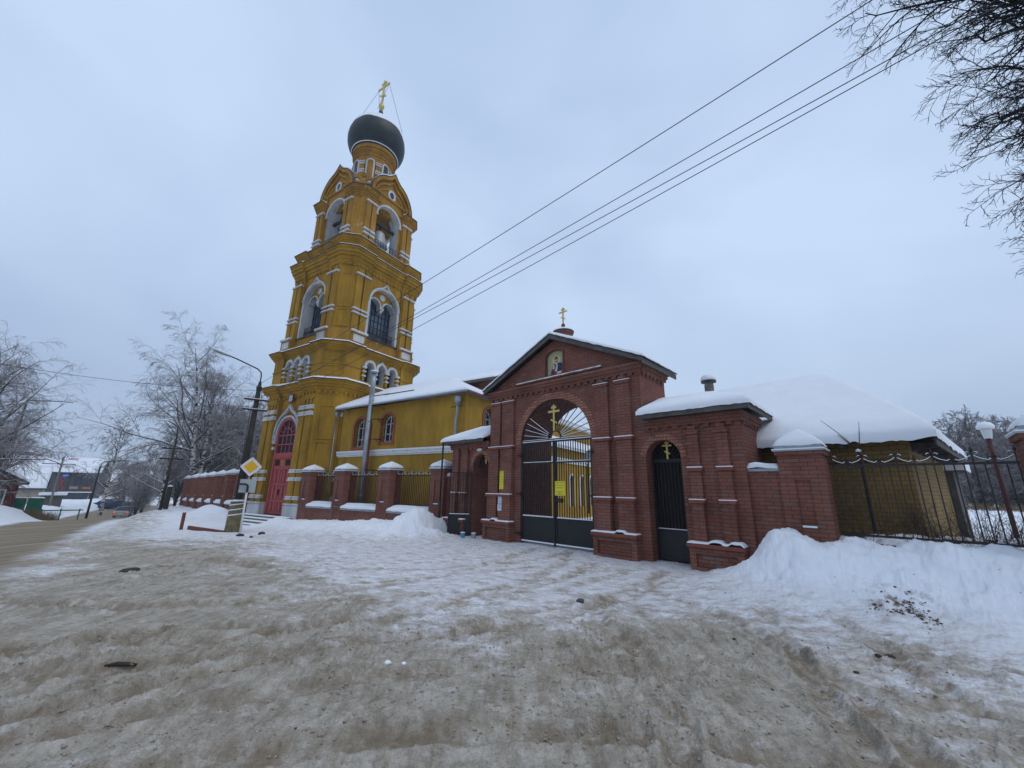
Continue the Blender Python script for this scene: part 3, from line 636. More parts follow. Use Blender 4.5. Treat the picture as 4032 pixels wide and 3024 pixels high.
cl = mixc(mth('MULTIPLY', mth('MULTIPLY', trkf, mth('SUBTRACT', 1.0, at('heap'))), mth('SUBTRACT', 0.75, mth('MULTIPLY', sf, 0.5))), cl, (0.30, 0.225, 0.145))
dsp = ramp(noi(26, 4, 0.6), [(0.70, (0, 0, 0)), (0.745, (1, 1, 1))])
cl = mixc(mth('MULTIPLY', dsp, mth('MULTIPLY', 0.55, mth('SUBTRACT', 1.0, fr.outputs[0]))), cl, (0.11, 0.08, 0.055))
dd = mth('MULTIPLY', at('dirt'), ramp(noi(7, 6, 0.7), [(0.48, (0, 0, 0)), (0.56, (1, 1, 1))]))
cl = mixc(dd, cl, (0.20, 0.15, 0.12))
roadc = ramp(noi(1.0, 7, 0.65, ((3.2, 0.35, 1), R_(42))), [(0.3, (0.18, 0.14, 0.09)), (0.5, (0.27, 0.215, 0.15)), (0.68, (0.38, 0.32, 0.24))])
cl = mixc(at('road'), cl, roadc)
lnk(t, cl, b.inputs['Base Color'])
hh = mth('ADD', mth('MULTIPLY', noi(38, 5, 0.65), 0.5), mth('MULTIPLY', noi(11, 6, 0.65), 1.0))
bu = t.nodes.new('ShaderNodeBump'); bu.inputs['Distance'].default_value = 0.045
st = mth('SUBTRACT', 0.95, mth('MULTIPLY', at('heap'), 0.6)); lnk(t, st, bu.inputs['Strength']); lnk(t, hh, bu.inputs['Height']); lnk(t, bu.outputs[0], b.inputs['Normal'])
go = gridmesh('ground', GXX, GYY, Zg, gm, None, {'sand': a1, 'road': a2, 'heap': a3, 'track': a4, 'dirt': a5})
go['kind'] = 'structure'; go['label'] = 'snowy and sandy trampled ground with a road'
del Zg, GXX, GYY, Rr, Aa

# ================================================================== GATE
def roof_slab(mb, pts, th):   # pts: eave-left, apex, eave-right in (x,z)
    return pts+[(x, z-th) for x, z in pts[::-1]]
def cross_shape(mb, cx, z0, h, y0, y1, wd=None):
    """three-barred cross standing on z0"""
    wd = wd or h*0.085; s = wd/2
    mb.box(cx-s, cx+s, y0, y1, z0, z0+h)
    for zc, L in ((z0+h*0.74, h*0.27), (z0+h*0.895, h*0.12)):
        mb.box(cx-L, cx-s, y0, y1, zc-s, zc+s); mb.box(cx+s, cx+L, y0, y1, zc-s, zc+s)
    a = h*0.15; zc = z0+h*0.36; k = 0.5
    mb.prism([(cx-a, zc+a*k-s*.8), (cx-s, zc+s*k-s), (cx-s, zc+s*k+s), (cx-a, zc+a*k+s*.8)], y0, y1)
    mb.prism([(cx+s, zc-s*k-s), (cx+a, zc-a*k-s*.8), (cx+a, zc-a*k+s*.8), (cx+s, zc-s*k+s)], y0, y1)

gate = empty('brick_gateway', G0, GA, 'red brick gateway with a gabled arch in the middle and snow-roofed wings', 'gateway')
D = 1.6; XL, XR = -5.56, 0.30; GC = -2.665
def gtop(u): return 6.47-abs(u+2.6)*0.465
arch_op = dict(c=GC, hw=1.375, zb=0.0, zs=3.1, d=D, n=26, k=0.99, sill=False)
nich = dict(c=-2.635, hw=0.36, zb=5.27, zs=5.95, d=0.16, back=True, kind='seg', k=1.6, n=8)
mb = MB()
wallseg(mb, XL, XR, -0.4, 4.98, [dict(arch_op, zb=-0.4)])
wallseg(mb, XL, XR, 4.98, gtop, [nich], breaks=[-2.6])
wallseg(mb, XL, XR, -0.4, gtop, [dict(arch_op, zb=-0.4, d=-0.001)], y=D, breaks=[-2.6])
for x in (XL, XR): mb.face([(x, 0, -0.4), (x, D, -0.4), (x, D, gtop(x)), (x, 0, gtop(x))])
mb.open = True
wall = mb.build('central_wall', M['brick'], gate)
mb = MB()       # corbels, strings, pilasters
for i in range(25): x = XL+0.03+i*0.2395; mb.box(x, x+0.13, -0.06, 0.004, 4.72, 4.80)
mb.box(XL-0.05, XR+0.05, -0.075, 0.003, 4.80, 4.885); mb.box(XL-0.09, XR+0.09, -0.115, 0.004, 4.888, 4.97)
mb.box(XL-0.12, XR+0.12, -0.15, 0.003, 4.973, 5.06)
for i in range(6): y = 0.1+i*0.2395; mb.box(XR-0.004, XR+0.06, y, y+0.13, 4.72, 4.80)
mb.box(XR-0.003, XR+0.075, 0.006, D, 4.80, 4.885); mb.box(XR-0.003, XR+0.115, 0.006, D+.03, 4.888, 4.97); mb.box(XR-0.003, XR+0.15, 0.006, D+0.05, 4.973, 5.06)
mb.box(-4.3, -0.9, -0.05, 0.004, 5.135, 5.195)
mb.box(-2.25, -2.2, -0.03, .004, 5.2, 6.05)
mb.build('corbel_course', M['brick'], gate)
def pilaster(x0, x1, nm='pilaster', ztop=4.55, zs=(0.62, 1.47, 3.05), pr=(0.20, 0.14, 0.08), steps=True):
    mb = MB(); z = list(zs)+[ztop]
    for i in range(3): mb.box(x0+0.0, x1-0.0, -pr[i], 0.003, z[i]+(0.0 if i == 0 else 0.0), z[i+1]-(0.075 if i < 2 else 0))
    if steps:
        mb.box(x0-0.02, x1+0.02, -pr[2]-0.03, 0.002, ztop+0.001, ztop+0.08); mb.box(x0+0.05, x1-0.05, -pr[2]-0.01, 0.002, ztop+0.082, ztop+0.14); mb.box(x0+0.11, x1-0.11, -pr[2], 0.002, ztop+0.142, ztop+0.2)
    else:
        mb.box(x0-0.03, x1+0.03, -pr[2]-0.03, 0.002, ztop+0.001, ztop+0.09); mb.box(x0+0.04, x1-0.04, -pr[2], 0.002, ztop+0.092, ztop+0.2)
    p = mb.build(nm, M['brick'], gate)
    l = MB()
    for i in (0, 1): l.box(x0-0.03, x1+0.05, -pr[i]-0.05, 0.001, z[i+1]-0.073, z[i+1]-0.002)
    l.build('ledge', M['brick_paint'], p)
    s = MB()
    for i in (0, 1): s.box(x0-0.03, x1+0.05, -pr[i]-0.052, -pr[i+1]-0.002, z[i+1]-0.0, z[i+1]+random.uniform(.02, .032))
    if steps: s.box(x0-0.02, x1+0.02, -pr[2]-0.03, -pr[2]+.02, ztop+0.082, ztop+0.10)
    s.build('ledge_snow', M['snow'], p)
for a, b_ in ((-5.42, -4.98), (-4.88, -4.33), (-1.10, -0.66), (-0.42, 0.02)): pilaster(a, b_)
for a, b_ in ((1.42, 1.68), (2.06, 2.32)): pilaster(a, b_, ztop=2.98, zs=(0.56, 1.48, 2.2), pr=(0.16, 0.10, 0.10), steps=False)
for a, b_ in ((-7.5, -7.22), (-6.98, -6.68)): pilaster(a, b_, ztop=3.0, zs=(0.56, 1.48, 2.2), pr=(0.16, 0.10, 0.10), steps=False)
def pedestal(x0, x1, ztop, seed, heap=()):
    mb = MB()
    T = None
    wallseg(mb, x0, x1, -0.4, ztop-0.08, [dict(c=(x0+x1)/2, hw=(x1-x0)/2-0.13, zb=0.08, zs=ztop-0.2, d=0.07, back=True, kind='flat')], y=-0.26)
    mb.face([(x0, -.26, -.4), (x0, 0, -.4), (x0, 0, ztop-.08), (x0, -.26, ztop-.08)]); mb.face([(x1, -.26, -.4), (x1, 0, -.4), (x1, 0, ztop-.08), (x1, -.26, ztop-.08)])
    mb.open = True
    p = mb.build('pedestal', M['brick'], gate)
    MB().box(x0-0.04, x1+0.04, -0.32, 0.001, ztop-0.079, ztop).build('ledge', M['brick_paint'], p)
    snowslab('ledge_snow', x0-0.03, x1+0.03, -0.315, -0.02, lambda X, Y: 0*X+ztop+0.001+0.055*sum(np.exp(-((X-h)/0.13)**6) for h in heap), 0.035, p, seed=seed, step=0.03, edge=0.05)
pedestal(-5.53, -4.30, 0.62, 1, (-5.0,)); pedestal(-1.17, 0.06, 0.60, 2, (-0.35,)); pedestal(1.33, 2.42, 0.56, 3, (1.9, 2.3)); pedestal(-7.62, -6.6, 0.56, 4)
mb = MB(); hd = arch(GC, 1.378, 3.1, n=26, k=0.99); ho = arch(GC, 1.378+0.24, 3.1, n=26, k=0.99)
me = []                                    # voussoirs of the big arch
for i in range(60):
    a0 = math.pi*i/60+0.004; a1 = math.pi*(i+1)/60-0.004
    q = [(GC-rr*math.cos(a), 3.1+rr*.99*math.sin(a)) for rr, a in ((1.378, a0), (1.378, a1), (1.60, a1), (1.60, a0))]
    mb.prism(q, -0.012, 0.004)
mb.build('arch_ring', M['brick_arch'], gate)
# wings
def wing(x0, x1, op, ztop, name, side):
    mb = MB(); wallseg(mb, x0, x1, -0.4, ztop, [op]); wallseg(mb, x0, x1, -0.4, ztop, [dict(op, d=-0.001)] if op.get('thru') else [], y=D)
    for x in (x0, x1): mb.face([(x, 0, -.4), (x, D, -.4), (x, D, ztop), (x, 0, ztop)])
    mb.open = True
    mb.build(name, M['brick'], gate)
    mb = MB(); n = int((x1-x0)/0.24)
    for i in range(n): x = x0+0.06+i*(x1-x0-.1)/n; mb.box(x, x+0.13, -0.055, 0.003, ztop-0.30, ztop-0.225)
    xa, xb = (x0, x1+0.06) if side > 0 else (x0-0.06, x1)
    mb.box(xa, xb, -0.065, 0.004, ztop-0.224, ztop-0.15); mb.box(xa, xb+(0.03 if side > 0 else 0), -0.095, 0.003, ztop-0.148, ztop-0.0)
    xe = x1 if side > 0 else x0; q = 1 if side > 0 else -1
    for i in range(6):
        y = 0.08+i*0.24; mb.box(min(xe-.003*q, xe+.055*q), max(xe-.003*q, xe+.055*q), y, y+.13, ztop-.30, ztop-.225)
    mb.box(min(xe-.003*q, xe+.06*q), max(xe-.003*q, xe+.06*q), .006, D, ztop-.224, ztop-.15); mb.box(min(xe-.003*q, xe+.09*q), max(xe-.003*q, xe+.09*q), .006, D+.02, ztop-.148, ztop)
    mb.build('corbel_course', M['brick'], gate)
opR = dict(c=0.775, hw=0.445, zb=-0.4, zs=2.46, d=0.55, n=16, sill=False)
opL = dict(c=-6.02, hw=0.41, zb=-0.4, zs=2.46, d=D, n=16, sill=False, thru=True)
wing(XR+.002, 2.60, opR, 3.45, 'right_wing_wall', 1)
wing(-7.70, XL-.002, opL, 3.32, 'left_wing_wall', -1)
for op, nm in ((opR, 'arch_ring'), (opL, 'arch_ring')):
    mb = MB()
    for i in range(26):
        a0 = math.pi*i/26+0.01; a1 = math.pi*(i+1)/26-0.01
        if op is opR and a0 < 0.12: continue
        if op is opL and a1 > 3.0: continue
        mb.prism([(op['c']-rr*math.cos(a), op['zs']+rr*math.sin(a)) for rr, a in ((op['hw']+.002, a0), (op['hw']+.002, a1), (op['hw']+.15, a1), (op['hw']+.15, a0))], -0.01, 0.004)
    mb.build(nm, M['brick_arch'], gate)
# roofs: boards, fascia, lying snow
def hiproof(x0, x1, y0, y1, ze, h, hipL, hipR, seed, snow, slope=None):
    ym = (y0+y1)/2; sl = h/((y1-y0)/2)
    def zf(X, Y):
        z = np.minimum(Y-y0, y1-Y)*sl
        if hipL: z = np.minimum(z, (X-x0)*sl)
        if hipR: z = np.minimum(z, (x1-X)*sl)
        return ze+z
    mb = MB(); rx0 = x0+((y1-y0)/2 if hipL else 0); rx1 = x1-((y1-y0)/2 if hipR else 0)
    A, B, Cc, Dd = (x0, y0, ze), (x1, y0, ze), (x1, y1, ze), (x0, y1, ze); E, F = (rx0, ym, ze+h), (rx1, ym, ze+h)
    mb.face([A, B, F, E]); mb.face([Cc, Dd, E, F]); mb.face([B, Cc, F]); mb.face([Dd, A, E]); mb.face([A, Dd, Cc, B]); mb.open = True
    rf = mb.build('roof', M['roofmetal'], gate)
    mb = MB(); mb.box(x0+.01, x1-.01, y0+.012, y0+.04, ze-.13, ze-.003)
    if hipR: mb.box(x1-.04, x1-.012, y0+.042, y1-.01, ze-.13, ze-.003)
    if hipL: mb.box(x0+.012, x0+.04, y0+.042, y1-.01, ze-.13, ze-.003)
    mb.build('fascia', M['wood_grey'], rf)
    snowslab('roof_snow', x0-.02, x1+.02, y0-.02, y1+.02, lambda X, Y: zf(np.clip(X, x0, x1), np.clip(Y, y0, y1)), snow, rf, seed=seed, edge=0.35, lump=0.25, under=0.012)
hiproof(0.32, 2.88, -0.34, D+0.35, 3.56, 0.42, False, True, 5, 0.20)
hiproof(-8.05, XL-0.02, -0.34, D+0.35, 3.42, 0.50, True, False, 6, 0.15)
RY0, RY1 = -0.27, D+0.45; AX, AZ, EX, EZ = -2.6, 6.63, 3.15, 5.165
pts = [(AX-EX, EZ), (AX, AZ), (AX+EX, EZ)]
mb = MB()
mb.prism([(AX-EX, EZ), (AX, AZ), (AX, AZ-0.05), (AX-EX, EZ-0.05)], RY0, RY1); mb.prism([(AX, AZ), (AX+EX, EZ), (AX+EX, EZ-0.05), (AX, AZ-0.05)], RY0, RY1)
rf = mb.build('gable_roof', M['roofmetal'], gate)
mb = MB()
mb.prism([(AX-EX+.02, EZ-.052), (AX, AZ-.052), (AX, AZ-.19), (AX-EX+.02, EZ-.17)], RY0+.01, RY0+.04); mb.prism([(AX, AZ-.052), (AX+EX-.02, EZ-.052), (AX+EX-.02, EZ-.17), (AX, AZ-.19)], RY0+.01, RY0+.04)
mb.box(AX+EX-.06, AX+EX-.03, RY0+.042, RY1-.02, EZ-.20, EZ-.055); mb.box(AX-EX+.03, AX-EX+.06, RY0+.042, RY1-.02, EZ-.20, EZ-.055)
mb.build('fascia', M['wood_grey'], rf)
for x0, x1 in ((AX-EX-.02, AX+.0), (AX, AX+EX+.02)):
    snowslab('roof_snow', x0, x1, RY0-.02, RY1, lambda X, Y: AZ-np.abs(X-AX)*(AZ-EZ)/EX, 0.085, rf, seed=9, edge=0.10, under=0.01)
snowslab('string_snow', -4.25, -0.85, -0.055, -0.002, lambda X, Y: 0*X+5.197-0.0, 0.028, gate, step=0.02, edge=0.02, seed=12)
# little drum with cross on the ridge
dr = MB().lathe([(0.31, 6.35), (0.31, 6.90), (0.35, 6.905), (0.35, 6.97)], -2.74, 0.72, 20).build('roof_drum', M['brick'], gate, smooth=False)
MB().lathe([(0.375, 6.972), (0.375, 6.99), (0.20, 7.08), (0.05, 7.16), (0.03, 7.2)], -2.74, 0.72, 20).build('drum_cap', M['roofmetal'], dr)
MB().lathe([(0.38, 6.992), (0.36, 7.035), (0.19, 7.12), (0.06, 7.17)], -2.74, 0.72, 20).build('drum_snow', M['snow'], dr, smooth=True)
MB().lathe([(0.02, 7.17), (0.055, 7.20), (0.075, 7.25), (0.055, 7.30), (0.02, 7.33)], -2.74, 0.72, 12).build('finial_ball', M['redwood'], dr, smooth=True)
mb = MB(); cross_shape(mb, -2.74, 7.31, 0.62, 0.70, 0.74, 0.045); mb.build('cross', M['gold'], dr)
# painted icon in the niche
ic = empty('icon_painting', GW(-2.635, 0.125, 5.29), GA, 'painted icon of a haloed figure in a dark cloak, set in the gable niche', 'icon')
bd = MB(); bd.prism([(-.34, 0), (.34, 0)]+[(x, z-0.0) for x, z in arch(0, .34, .66, 'seg', 8, 1.6)[::-1]], 0, 0.02); bd.build('icon_board', M['icon_gold'], ic)
def disc(cx, cz, rx, rz, y0, y1, m, nm, n=20):
    MB().prism([(cx+rx*math.cos(2*math.pi*i/n), cz+rz*math.sin(2*math.pi*i/n)) for i in range(n)][::-1], y0, y1).build(nm, m, ic)
disc(.03, .50, .155, .155, -.004, -.001, M['icon_halo'], 'halo')
disc(.03, .545, .075, .085, -.010, -.005, M['icon_red'], 'mitre'); disc(.03, .455, .065, .075, -.014, -.0105, M['icon_skin'], 'face')
disc(.03, .385, .05, .035, -.018, -.0145, M['icon_white'], 'beard'); disc(.03, .495, .075, .013, -.018, -.0145, M['icon_white'], 'mitre_band')
MB().prism([(-.22, 0), (.30, 0), (.30, .26), (.24, .36), (.10, .40), (-.06, .40), (-.14, .30)], -.009, -.0045).build('robe', M['icon_red'], ic)
MB().prism([(.08, .10), (.30, .13), (.30, .28), (.24, .375), (.10, .39), (.06, .2)], -.013, -.0095).build('cloak', M['icon_dark'], ic)
MB().prism([(-.16, 0), (-.05, 0), (-.04, .14), (-.16, .14)], -.0125, -.0095).build('cloak', M['icon_dark'], ic)
MB().prism([(-.03, .11), (.06, .11), (.10, .34), (.06, .35)], -.0175, -.0135).build('stole', M['icon_white'], ic)
MB().prism([(.04, 0), (.22, 0), (.24, .10), (.08, .09)], -.0175, -.0135).build('stole', M['icon_white'], ic)
MB().prism([(-.12, .22), (-.05, .20), (-.04, .33), (-.09, .35)], -.0175, -.0135).build('sleeve', M['icon_white'], ic)

# leaves of the main gate
GYL = 0.07
def leaf(x0, x1, name, label):
    e = empty(name, GW(x0, GYL, 0), GA, label, 'gate', 'leaves of the main gate'); W = x1-x0
    f = MB()
    for x in (0.03, W-0.03): f.box(x-.03, x+.03, -.025, .025, .05, 3.14)
    for z in (0.12, 0.81, 2.465, 3.115): f.box(.06, W-.06, -.022, .022, z-.022, z+.022)
    f.build('frame', M['iron'], e)
    MB().box(.06, W-.06, -.008, .008, .142, .788).build('plate', M['iron'], e)
    n = 13; b_ = MB()
    for i in range(n):
        x = .06+(W-.12)*(i+1)/(n+1); b_.box(x-.011, x+.011, -.011, .011, .832, 2.443); b_.box(x-.011, x+.011, -.011, .011, 2.487, 3.093)
    b_.build('bars', M['iron'], e)
    s = MB(); s.box(.06, W-.06, -.024, -.012, .833, .862); s.box(.06, W-.06, -.024, .024, 2.488, 2.503) if False else None
    s.box(.06, W-.06, .012, .022, .833, .87); s.box(.07, W-.07, -.026, -.013, 2.488, 2.505); s.box(.02, W-.02, -.03, .03, 3.141, 3.165); s.box(.03, W-.03, -.05, -.024, .085, .12)
    s.build('rail_snow', M['snow'], e)
    return e
l1 = leaf(GC-1.36, GC-0.012, 'gate_leaf', 'left leaf of the black barred main gate')
l2 = leaf(GC+0.012, GC+1.36, 'gate_leaf', 'right leaf of the black barred main gate, carrying the yellow notice')
mb = MB(); mb.box(0.10, 0.26, -.06, .03, 1.28, 1.40); mb.box(0.0, .1, -.05, -.026, 1.32, 1.36); mb.build('lock', M['iron'], l2)
mb = MB(); mb.tube([(-.012, -.045, -.02), (-.012, -.045, 2.3)], .014, 6); mb.build('bolt', M['iron'], l2)
for x, lf in ((GC-1.375, l1), (GC+1.375, l2)):
    for z in (0.30, 1.50, 2.72):
        mb = MB(); q = x-(GC-1.36 if lf is l1 else GC+.012)
        mb.box(q-.16 if lf is l1 else q-.12, q+.12 if lf is l1 else q+.16, -.115, -.09, z-.022, z+.022); mb.box(q-.02, q+.02, -.09, -.026, z-.06, z+.06)
        mb.build('hinge', M['iron'], lf)
fan = empty('fanlight_grille', GW(GC, GYL, 3.17), GA, 'black iron sunburst grille with a gold cross filling the gate arch', 'grille')
mb = MB(); hub = 0.26
mb.band([(-hub*math.cos(math.pi*i/12)*.9, .02+hub*math.sin(math.pi*i/12)*.9) for i in range(13)], [(-hub*math.cos(math.pi*i/12), .02+hub*math.sin(math.pi*i/12)) for i in range(13)], -.02, .02)
mb.band([(-1.33*math.cos(math.pi*i/26), 1.27*math.sin(math.pi*i/26)) for i in range(27)], [(-1.365*math.cos(math.pi*i/26), 1.30*math.sin(math.pi*i/26)) for i in range(27)], -.02, .02)
mb.box(-1.36, 1.36, -.022, .022, -.0, .03)
mb.build('frame', M['iron'], fan)
mb = MB(); s = MB()
for i in range(1, 19):
    a = math.pi*i/19; c_, s_ = math.cos(a), math.sin(a)
    mb.tube([(-hub*c_, 0, .02+hub*s_), (-1.34*c_, 0, 1.28*s_)], .013, 4)
    if s_ < 0.62: s.tube([(-hub*1.1*c_, -.006, .034+hub*1.1*s_), (-1.30*c_, -.006, .014+1.24*s_)], .010, 4)
mb.build('rays', M['iron'], fan); s.box(-1.33, 1.33, -.02, .02, .031, .045); s.build('ray_snow', M['snow'], fan)
mb = MB(); cross_shape(mb, 0.0, 0.27, 0.84, -.045, -.025, .065); mb.build('cross', M['gold'], fan)
# right wicket: a shut door in deep shade
def wicket_fan(e, hw, zs, yb, cr=True):
    mb = MB()
    mb.band([(-(hw-.04)*math.cos(math.pi*i/14), zs+(hw-.04)*math.sin(math.pi*i/14)) for i in range(15)], [(-(hw-.004)*math.cos(math.pi*i/14), zs+(hw-.004)*math.sin(math.pi*i/14)) for i in range(15)], yb-.02, yb+.02)
    for i in range(1, 9):
        a = math.pi*i/9; mb.tube([(-.12*math.cos(a), yb, zs+.12*math.sin(a)), (-(hw-.03)*math.cos(a), yb, zs+(hw-.03)*math.sin(a))], .01, 4)
    mb.box(-hw+.005, hw-.005, yb-.02, yb+.02, zs-.04, zs); mb.build('fan_grille', M['iron'], e)
    mb = MB(); cross_shape(mb, 0, zs+.06 if not cr else zs-.01, .46 if cr else .36, yb-.05, yb-.03, .042); mb.build('cross', M['gold'], e)
e = empty('wicket_gate', GW(0.775, 0.33, 0), GA, 'closed narrow black gate in the right-hand archway', 'gate')
mb = MB()
for x in (-.415, .415): mb.box(x-.025, x+.025, -.025, .025, .04, 2.42)
for z in (.07, .74, 2.39): mb.box(-.39, .39, -.02, .02, z-.02, z+.02)
mb.build('frame', M['iron'], e)
MB().box(-.39, .39, -.006, .006, .09, .72).build('plate', M['iron'], e)
mb = MB()
for i in range(8): x = -.39+.78*(i+1)/9; mb.box(x-.01, x+.01, -.01, .01, .76, 2.37)
mb.build('bars', M['iron'], e); wicket_fan(e, .44, 2.46, 0)
MB().box(-.38, .38, -.024, -.005, .76, .775).build('rail_snow', M['snow'], e)
MB().box(-.44, .44, .19, .21, .0, 2.9).build('passage_shade_sheet', M['dark'], e)  # near-black sheet: the unlit passage's shade put in as colour behind the bars
# left wicket: open, its leaf swung outwards
e = empty('wicket_grille', GW(-6.02, 0.30, 0), GA, 'small arched iron grille with gold cross over the left-hand doorway', 'grille')
wicket_fan(e, .405, 2.46, 0, False)
e = empty('wicket_leaf', GW(-6.43, -0.03, 0), GA+R_(180+38), 'black barred wicket leaf standing open in front of the left wing', 'gate')
mb = MB(); W = .84
for x in (.025, W-.025): mb.box(x-.02, x+.02, -.02, .02, .06, 2.22)
for z in (.08, .72, 2.20): mb.box(.045, W-.045, -.018, .018, z-.018, z+.018)
mb.build('frame', M['iron'], e); MB().box(.045, W-.045, -.006, .006, .098, .702).build('plate', M['iron'], e)
mb = MB()
for i in range(7): x = .045+(W-.09)*(i+1)/8; mb.box(x-.009, x+.009, -.009, .009, .738, 2.182)
mb.build('bars', M['iron'], e); MB().box(.05, W-.05, -.02, .02, .739, .76).build('rail_snow', M['snow'], e)
# wing lamp, downpipe, notices
e = empty('wall_lamp', GW(-6.05, -0.005, 3.02), GA, 'oval frosted lamp above the open left doorway', 'lamp')
mb = MB(); 
for i in range(1): mb.lathe([(0.002, -.14), (.04, -.12), (.06, -.05), (.065, 0), (.06, .05), (.04, .12), (.002, .14)], 0, -.05, 12)
o = mb.build('lamp_shade', M['lampglass'], e, smooth=True); o.rotation_euler = (0, R_(90), 0)
MB().box(-.1, .1, -.02, 0, -.05, .05).build('base', M['zinc'], e)
e = empty('support_pole', GW(-7.93, -0.32, 0), GA, 'dark brown pole standing at the corner of the left gateway wing', 'pole')
MB().tube([(0, 0, -.2), (.0, 0, 1.2)], .048, 10).build('lower_tube', M['iron_brown'], e, smooth=True); MB().tube([(0, 0, 1.2), (0, 0, 3.36)], .036, 10).build('upper_tube', M['iron_brown'], e, smooth=True)
def notice(x, z, w_, h, m, lab, lines, name='paper_notice', y=-.004, tm=None, big=None, size=.025, gap=.034):
    e = empty(name, GW(x, y, z), GA, lab, 'notice')
    MB().box(-w_/2, w_/2, -.004, 0, -h/2, h/2).build('sheet', m, e)
    z0 = h/2-size*1.2
    for i, l in enumerate(lines):
        if l: text('lettering', l, size, tm or M['black'], e, (0, -.0055, z0-i*gap), ext=.0004)
    return e
NY = -0.148
notice(-4.775, 1.935, .19, .60, M['sheet_yellow'], 'tall yellow printed sheet above the two white papers on the gateway', ['РАСПИСАНИЕ', 'служб в храме', 'на неделю', '', 'суббота 8.00', 'литургия', '', 'ОБЪЯВЛЕНИЕ', 'крещение', 'по субботам', '', 'справки', 'в лавке', '', 'тел. храма'], y=NY, tm=M['text_olive'], size=.026, gap=.038)
notice(-4.775, 1.30, .17, .26, M['paper'], 'upper white paper under the yellow sheet on the gateway', ['График', 'работы', '9.00-17.00', 'без', 'выходных'], y=-.208, tm=M['stone'], size=.02, gap=.04)
notice(-4.785, 1.05, .19, .21, M['paper'], 'lower white paper under the yellow sheet on the gateway', ['Просьба', 'не ставить', 'машины', 'у ворот'], y=-.208, tm=M['stone'], size=.02, gap=.038)
notice(-2.48, 1.69, .40, .42, M['sheet_yellow'], 'square yellow notice with dark lettering hung on the barred gate', ['СТОЯНКА ТОЛЬКО', '', 'ДЛЯ СЛУЖЕБНЫХ', '', 'АВТОМОБИЛЕЙ', '', 'ЧЕРКИЗОВО', 'ИДЁТ', 'ВИДЕОСЪЁМКА'][:5]+['', '', 'ПРОИЗВОДИТСЯ', 'ИДЁТ', 'ВИДЕОЗАПИСЬ'], name='parking_notice', y=.035, tm=M['text_olive'], size=.036, gap=.038)
for k, (x, y, lab) in enumerate(((-6.2, -.55, 'blue paint tin on the snow by the open wicket leaf'), (-5.75, -.45, 'grey tin in front of the left doorway'))):
    e = empty('tin_can', GW(x, y, 0), 0, lab, 'tin'); mt = M['tin'] if k == 0 else M['zinc']
    MB().lathe([(.075, 0), (.08, .16)], 0, 0, 14).build('body', mt, e, smooth=False); MB().lathe([(.083, .16), (.083, .175), (.05, .185)], 0, 0, 14).build('rim', M['snow'], e)
    e.location.z = tz(e.location.x, e.location.y)

# ================================================================== BRICK PILLARS AND RAILINGS
def pyramid(hw, z0, h, par, nm, m, zoff=0, seed=0, snow=True, th=.05):
    zf = lambda X, Y: z0+h*(1-np.maximum(np.abs(X), np.abs(Y))/hw)
    return snowslab(nm, -hw, hw, -hw, hw, lambda X, Y: z0+h*(1-np.maximum(np.abs(X), np.abs(Y))/hw)**0.8, th, par, step=.05, edge=.1, seed=seed, lump=.15)
def pillar(P, rz, lab, grp, hw=.355, ztop=2.42, snowh=.36, panel=True, zb=-.6, label_cat='pillar', niche_snow=True, name='brick_pillar', seed=0):
    e = empty(name, P, rz, lab, label_cat, grp)
    mb = MB()
    wallseg(mb, -hw, hw, zb, ztop, [dict(c=-.0, hw=.12, zb=1.02, zs=1.92, d=.035, back=True, kind='flat')] if panel else [], y=-hw)
    mb.face([(hw, -hw, zb), (hw, hw, zb), (hw, hw, ztop), (hw, -hw, ztop)]); mb.face([(-hw, -hw, zb), (-hw, hw, zb), (-hw, hw, ztop), (-hw, -hw, ztop)]); mb.face([(-hw, hw, zb), (hw, hw, zb), (hw, hw, ztop), (-hw, hw, ztop)])
    mb.open = True
    b_ = mb.build('shaft', M['brick'], e)
    MB().box(-hw-.035, hw+.035, -hw-.035, hw+.035, ztop-.085, ztop+.0).build('collar', M['brick'], e)
    MB().box(-hw-.06, hw+.06, -hw-.06, hw+.06, ztop+.001, ztop+.03).build('cap_plate', M['zinc'], e)
    MB().box(-hw-.02, hw+.02, -hw-.02, hw+.02, ztop+.031, ztop+.12).build('cap_band', M['zinc'], e)
    MB().box(-hw-.065, hw+.065, -hw-.065, hw+.065, ztop+.0305, ztop+.055).build('cap_snow', M['snow'], e)
    pyramid(hw+.03, ztop+.121, snowh, e, 'top_snow', M['snow'], seed=seed)
    if panel and niche_snow: MB().box(-.115, .115, -hw-.012, -hw+.03, 1.021, 1.055).build('panel_snow', M['snow'], e)
    return e
pr = pillar(GW(3.565, .375), GA, 'wide brick pillar with a tall snow cap right of the gateway', 'brick pillars of the right fence', hw=.375, ztop=2.49, snowh=.33, zb=.0, seed=3)
pr2 = dup(pr, GW(6.82, .375), GA, 'brick pillar cut by the right edge of the photo beyond the railing')
pr2.location.z = .12
lw = empty('low_brick_wall', GW(2.602, .1), GA, 'short low brick wall with a snowy metal coping between right wing and pillar', 'wall')
MB().box(0, .585, 0, .4, 0, 2.10).build('masonry', M['brick'], lw); MB().box(-.0, .59, -.04, .44, 2.101, 2.16).build('coping', M['zinc'], lw)
snowslab('coping_snow', 0, .585, -.05, .45, lambda X, Y: 0*X+2.161+.04*np.exp(-((X-.15)/.15)**2), .10, lw, step=.03, edge=.06, seed=4)
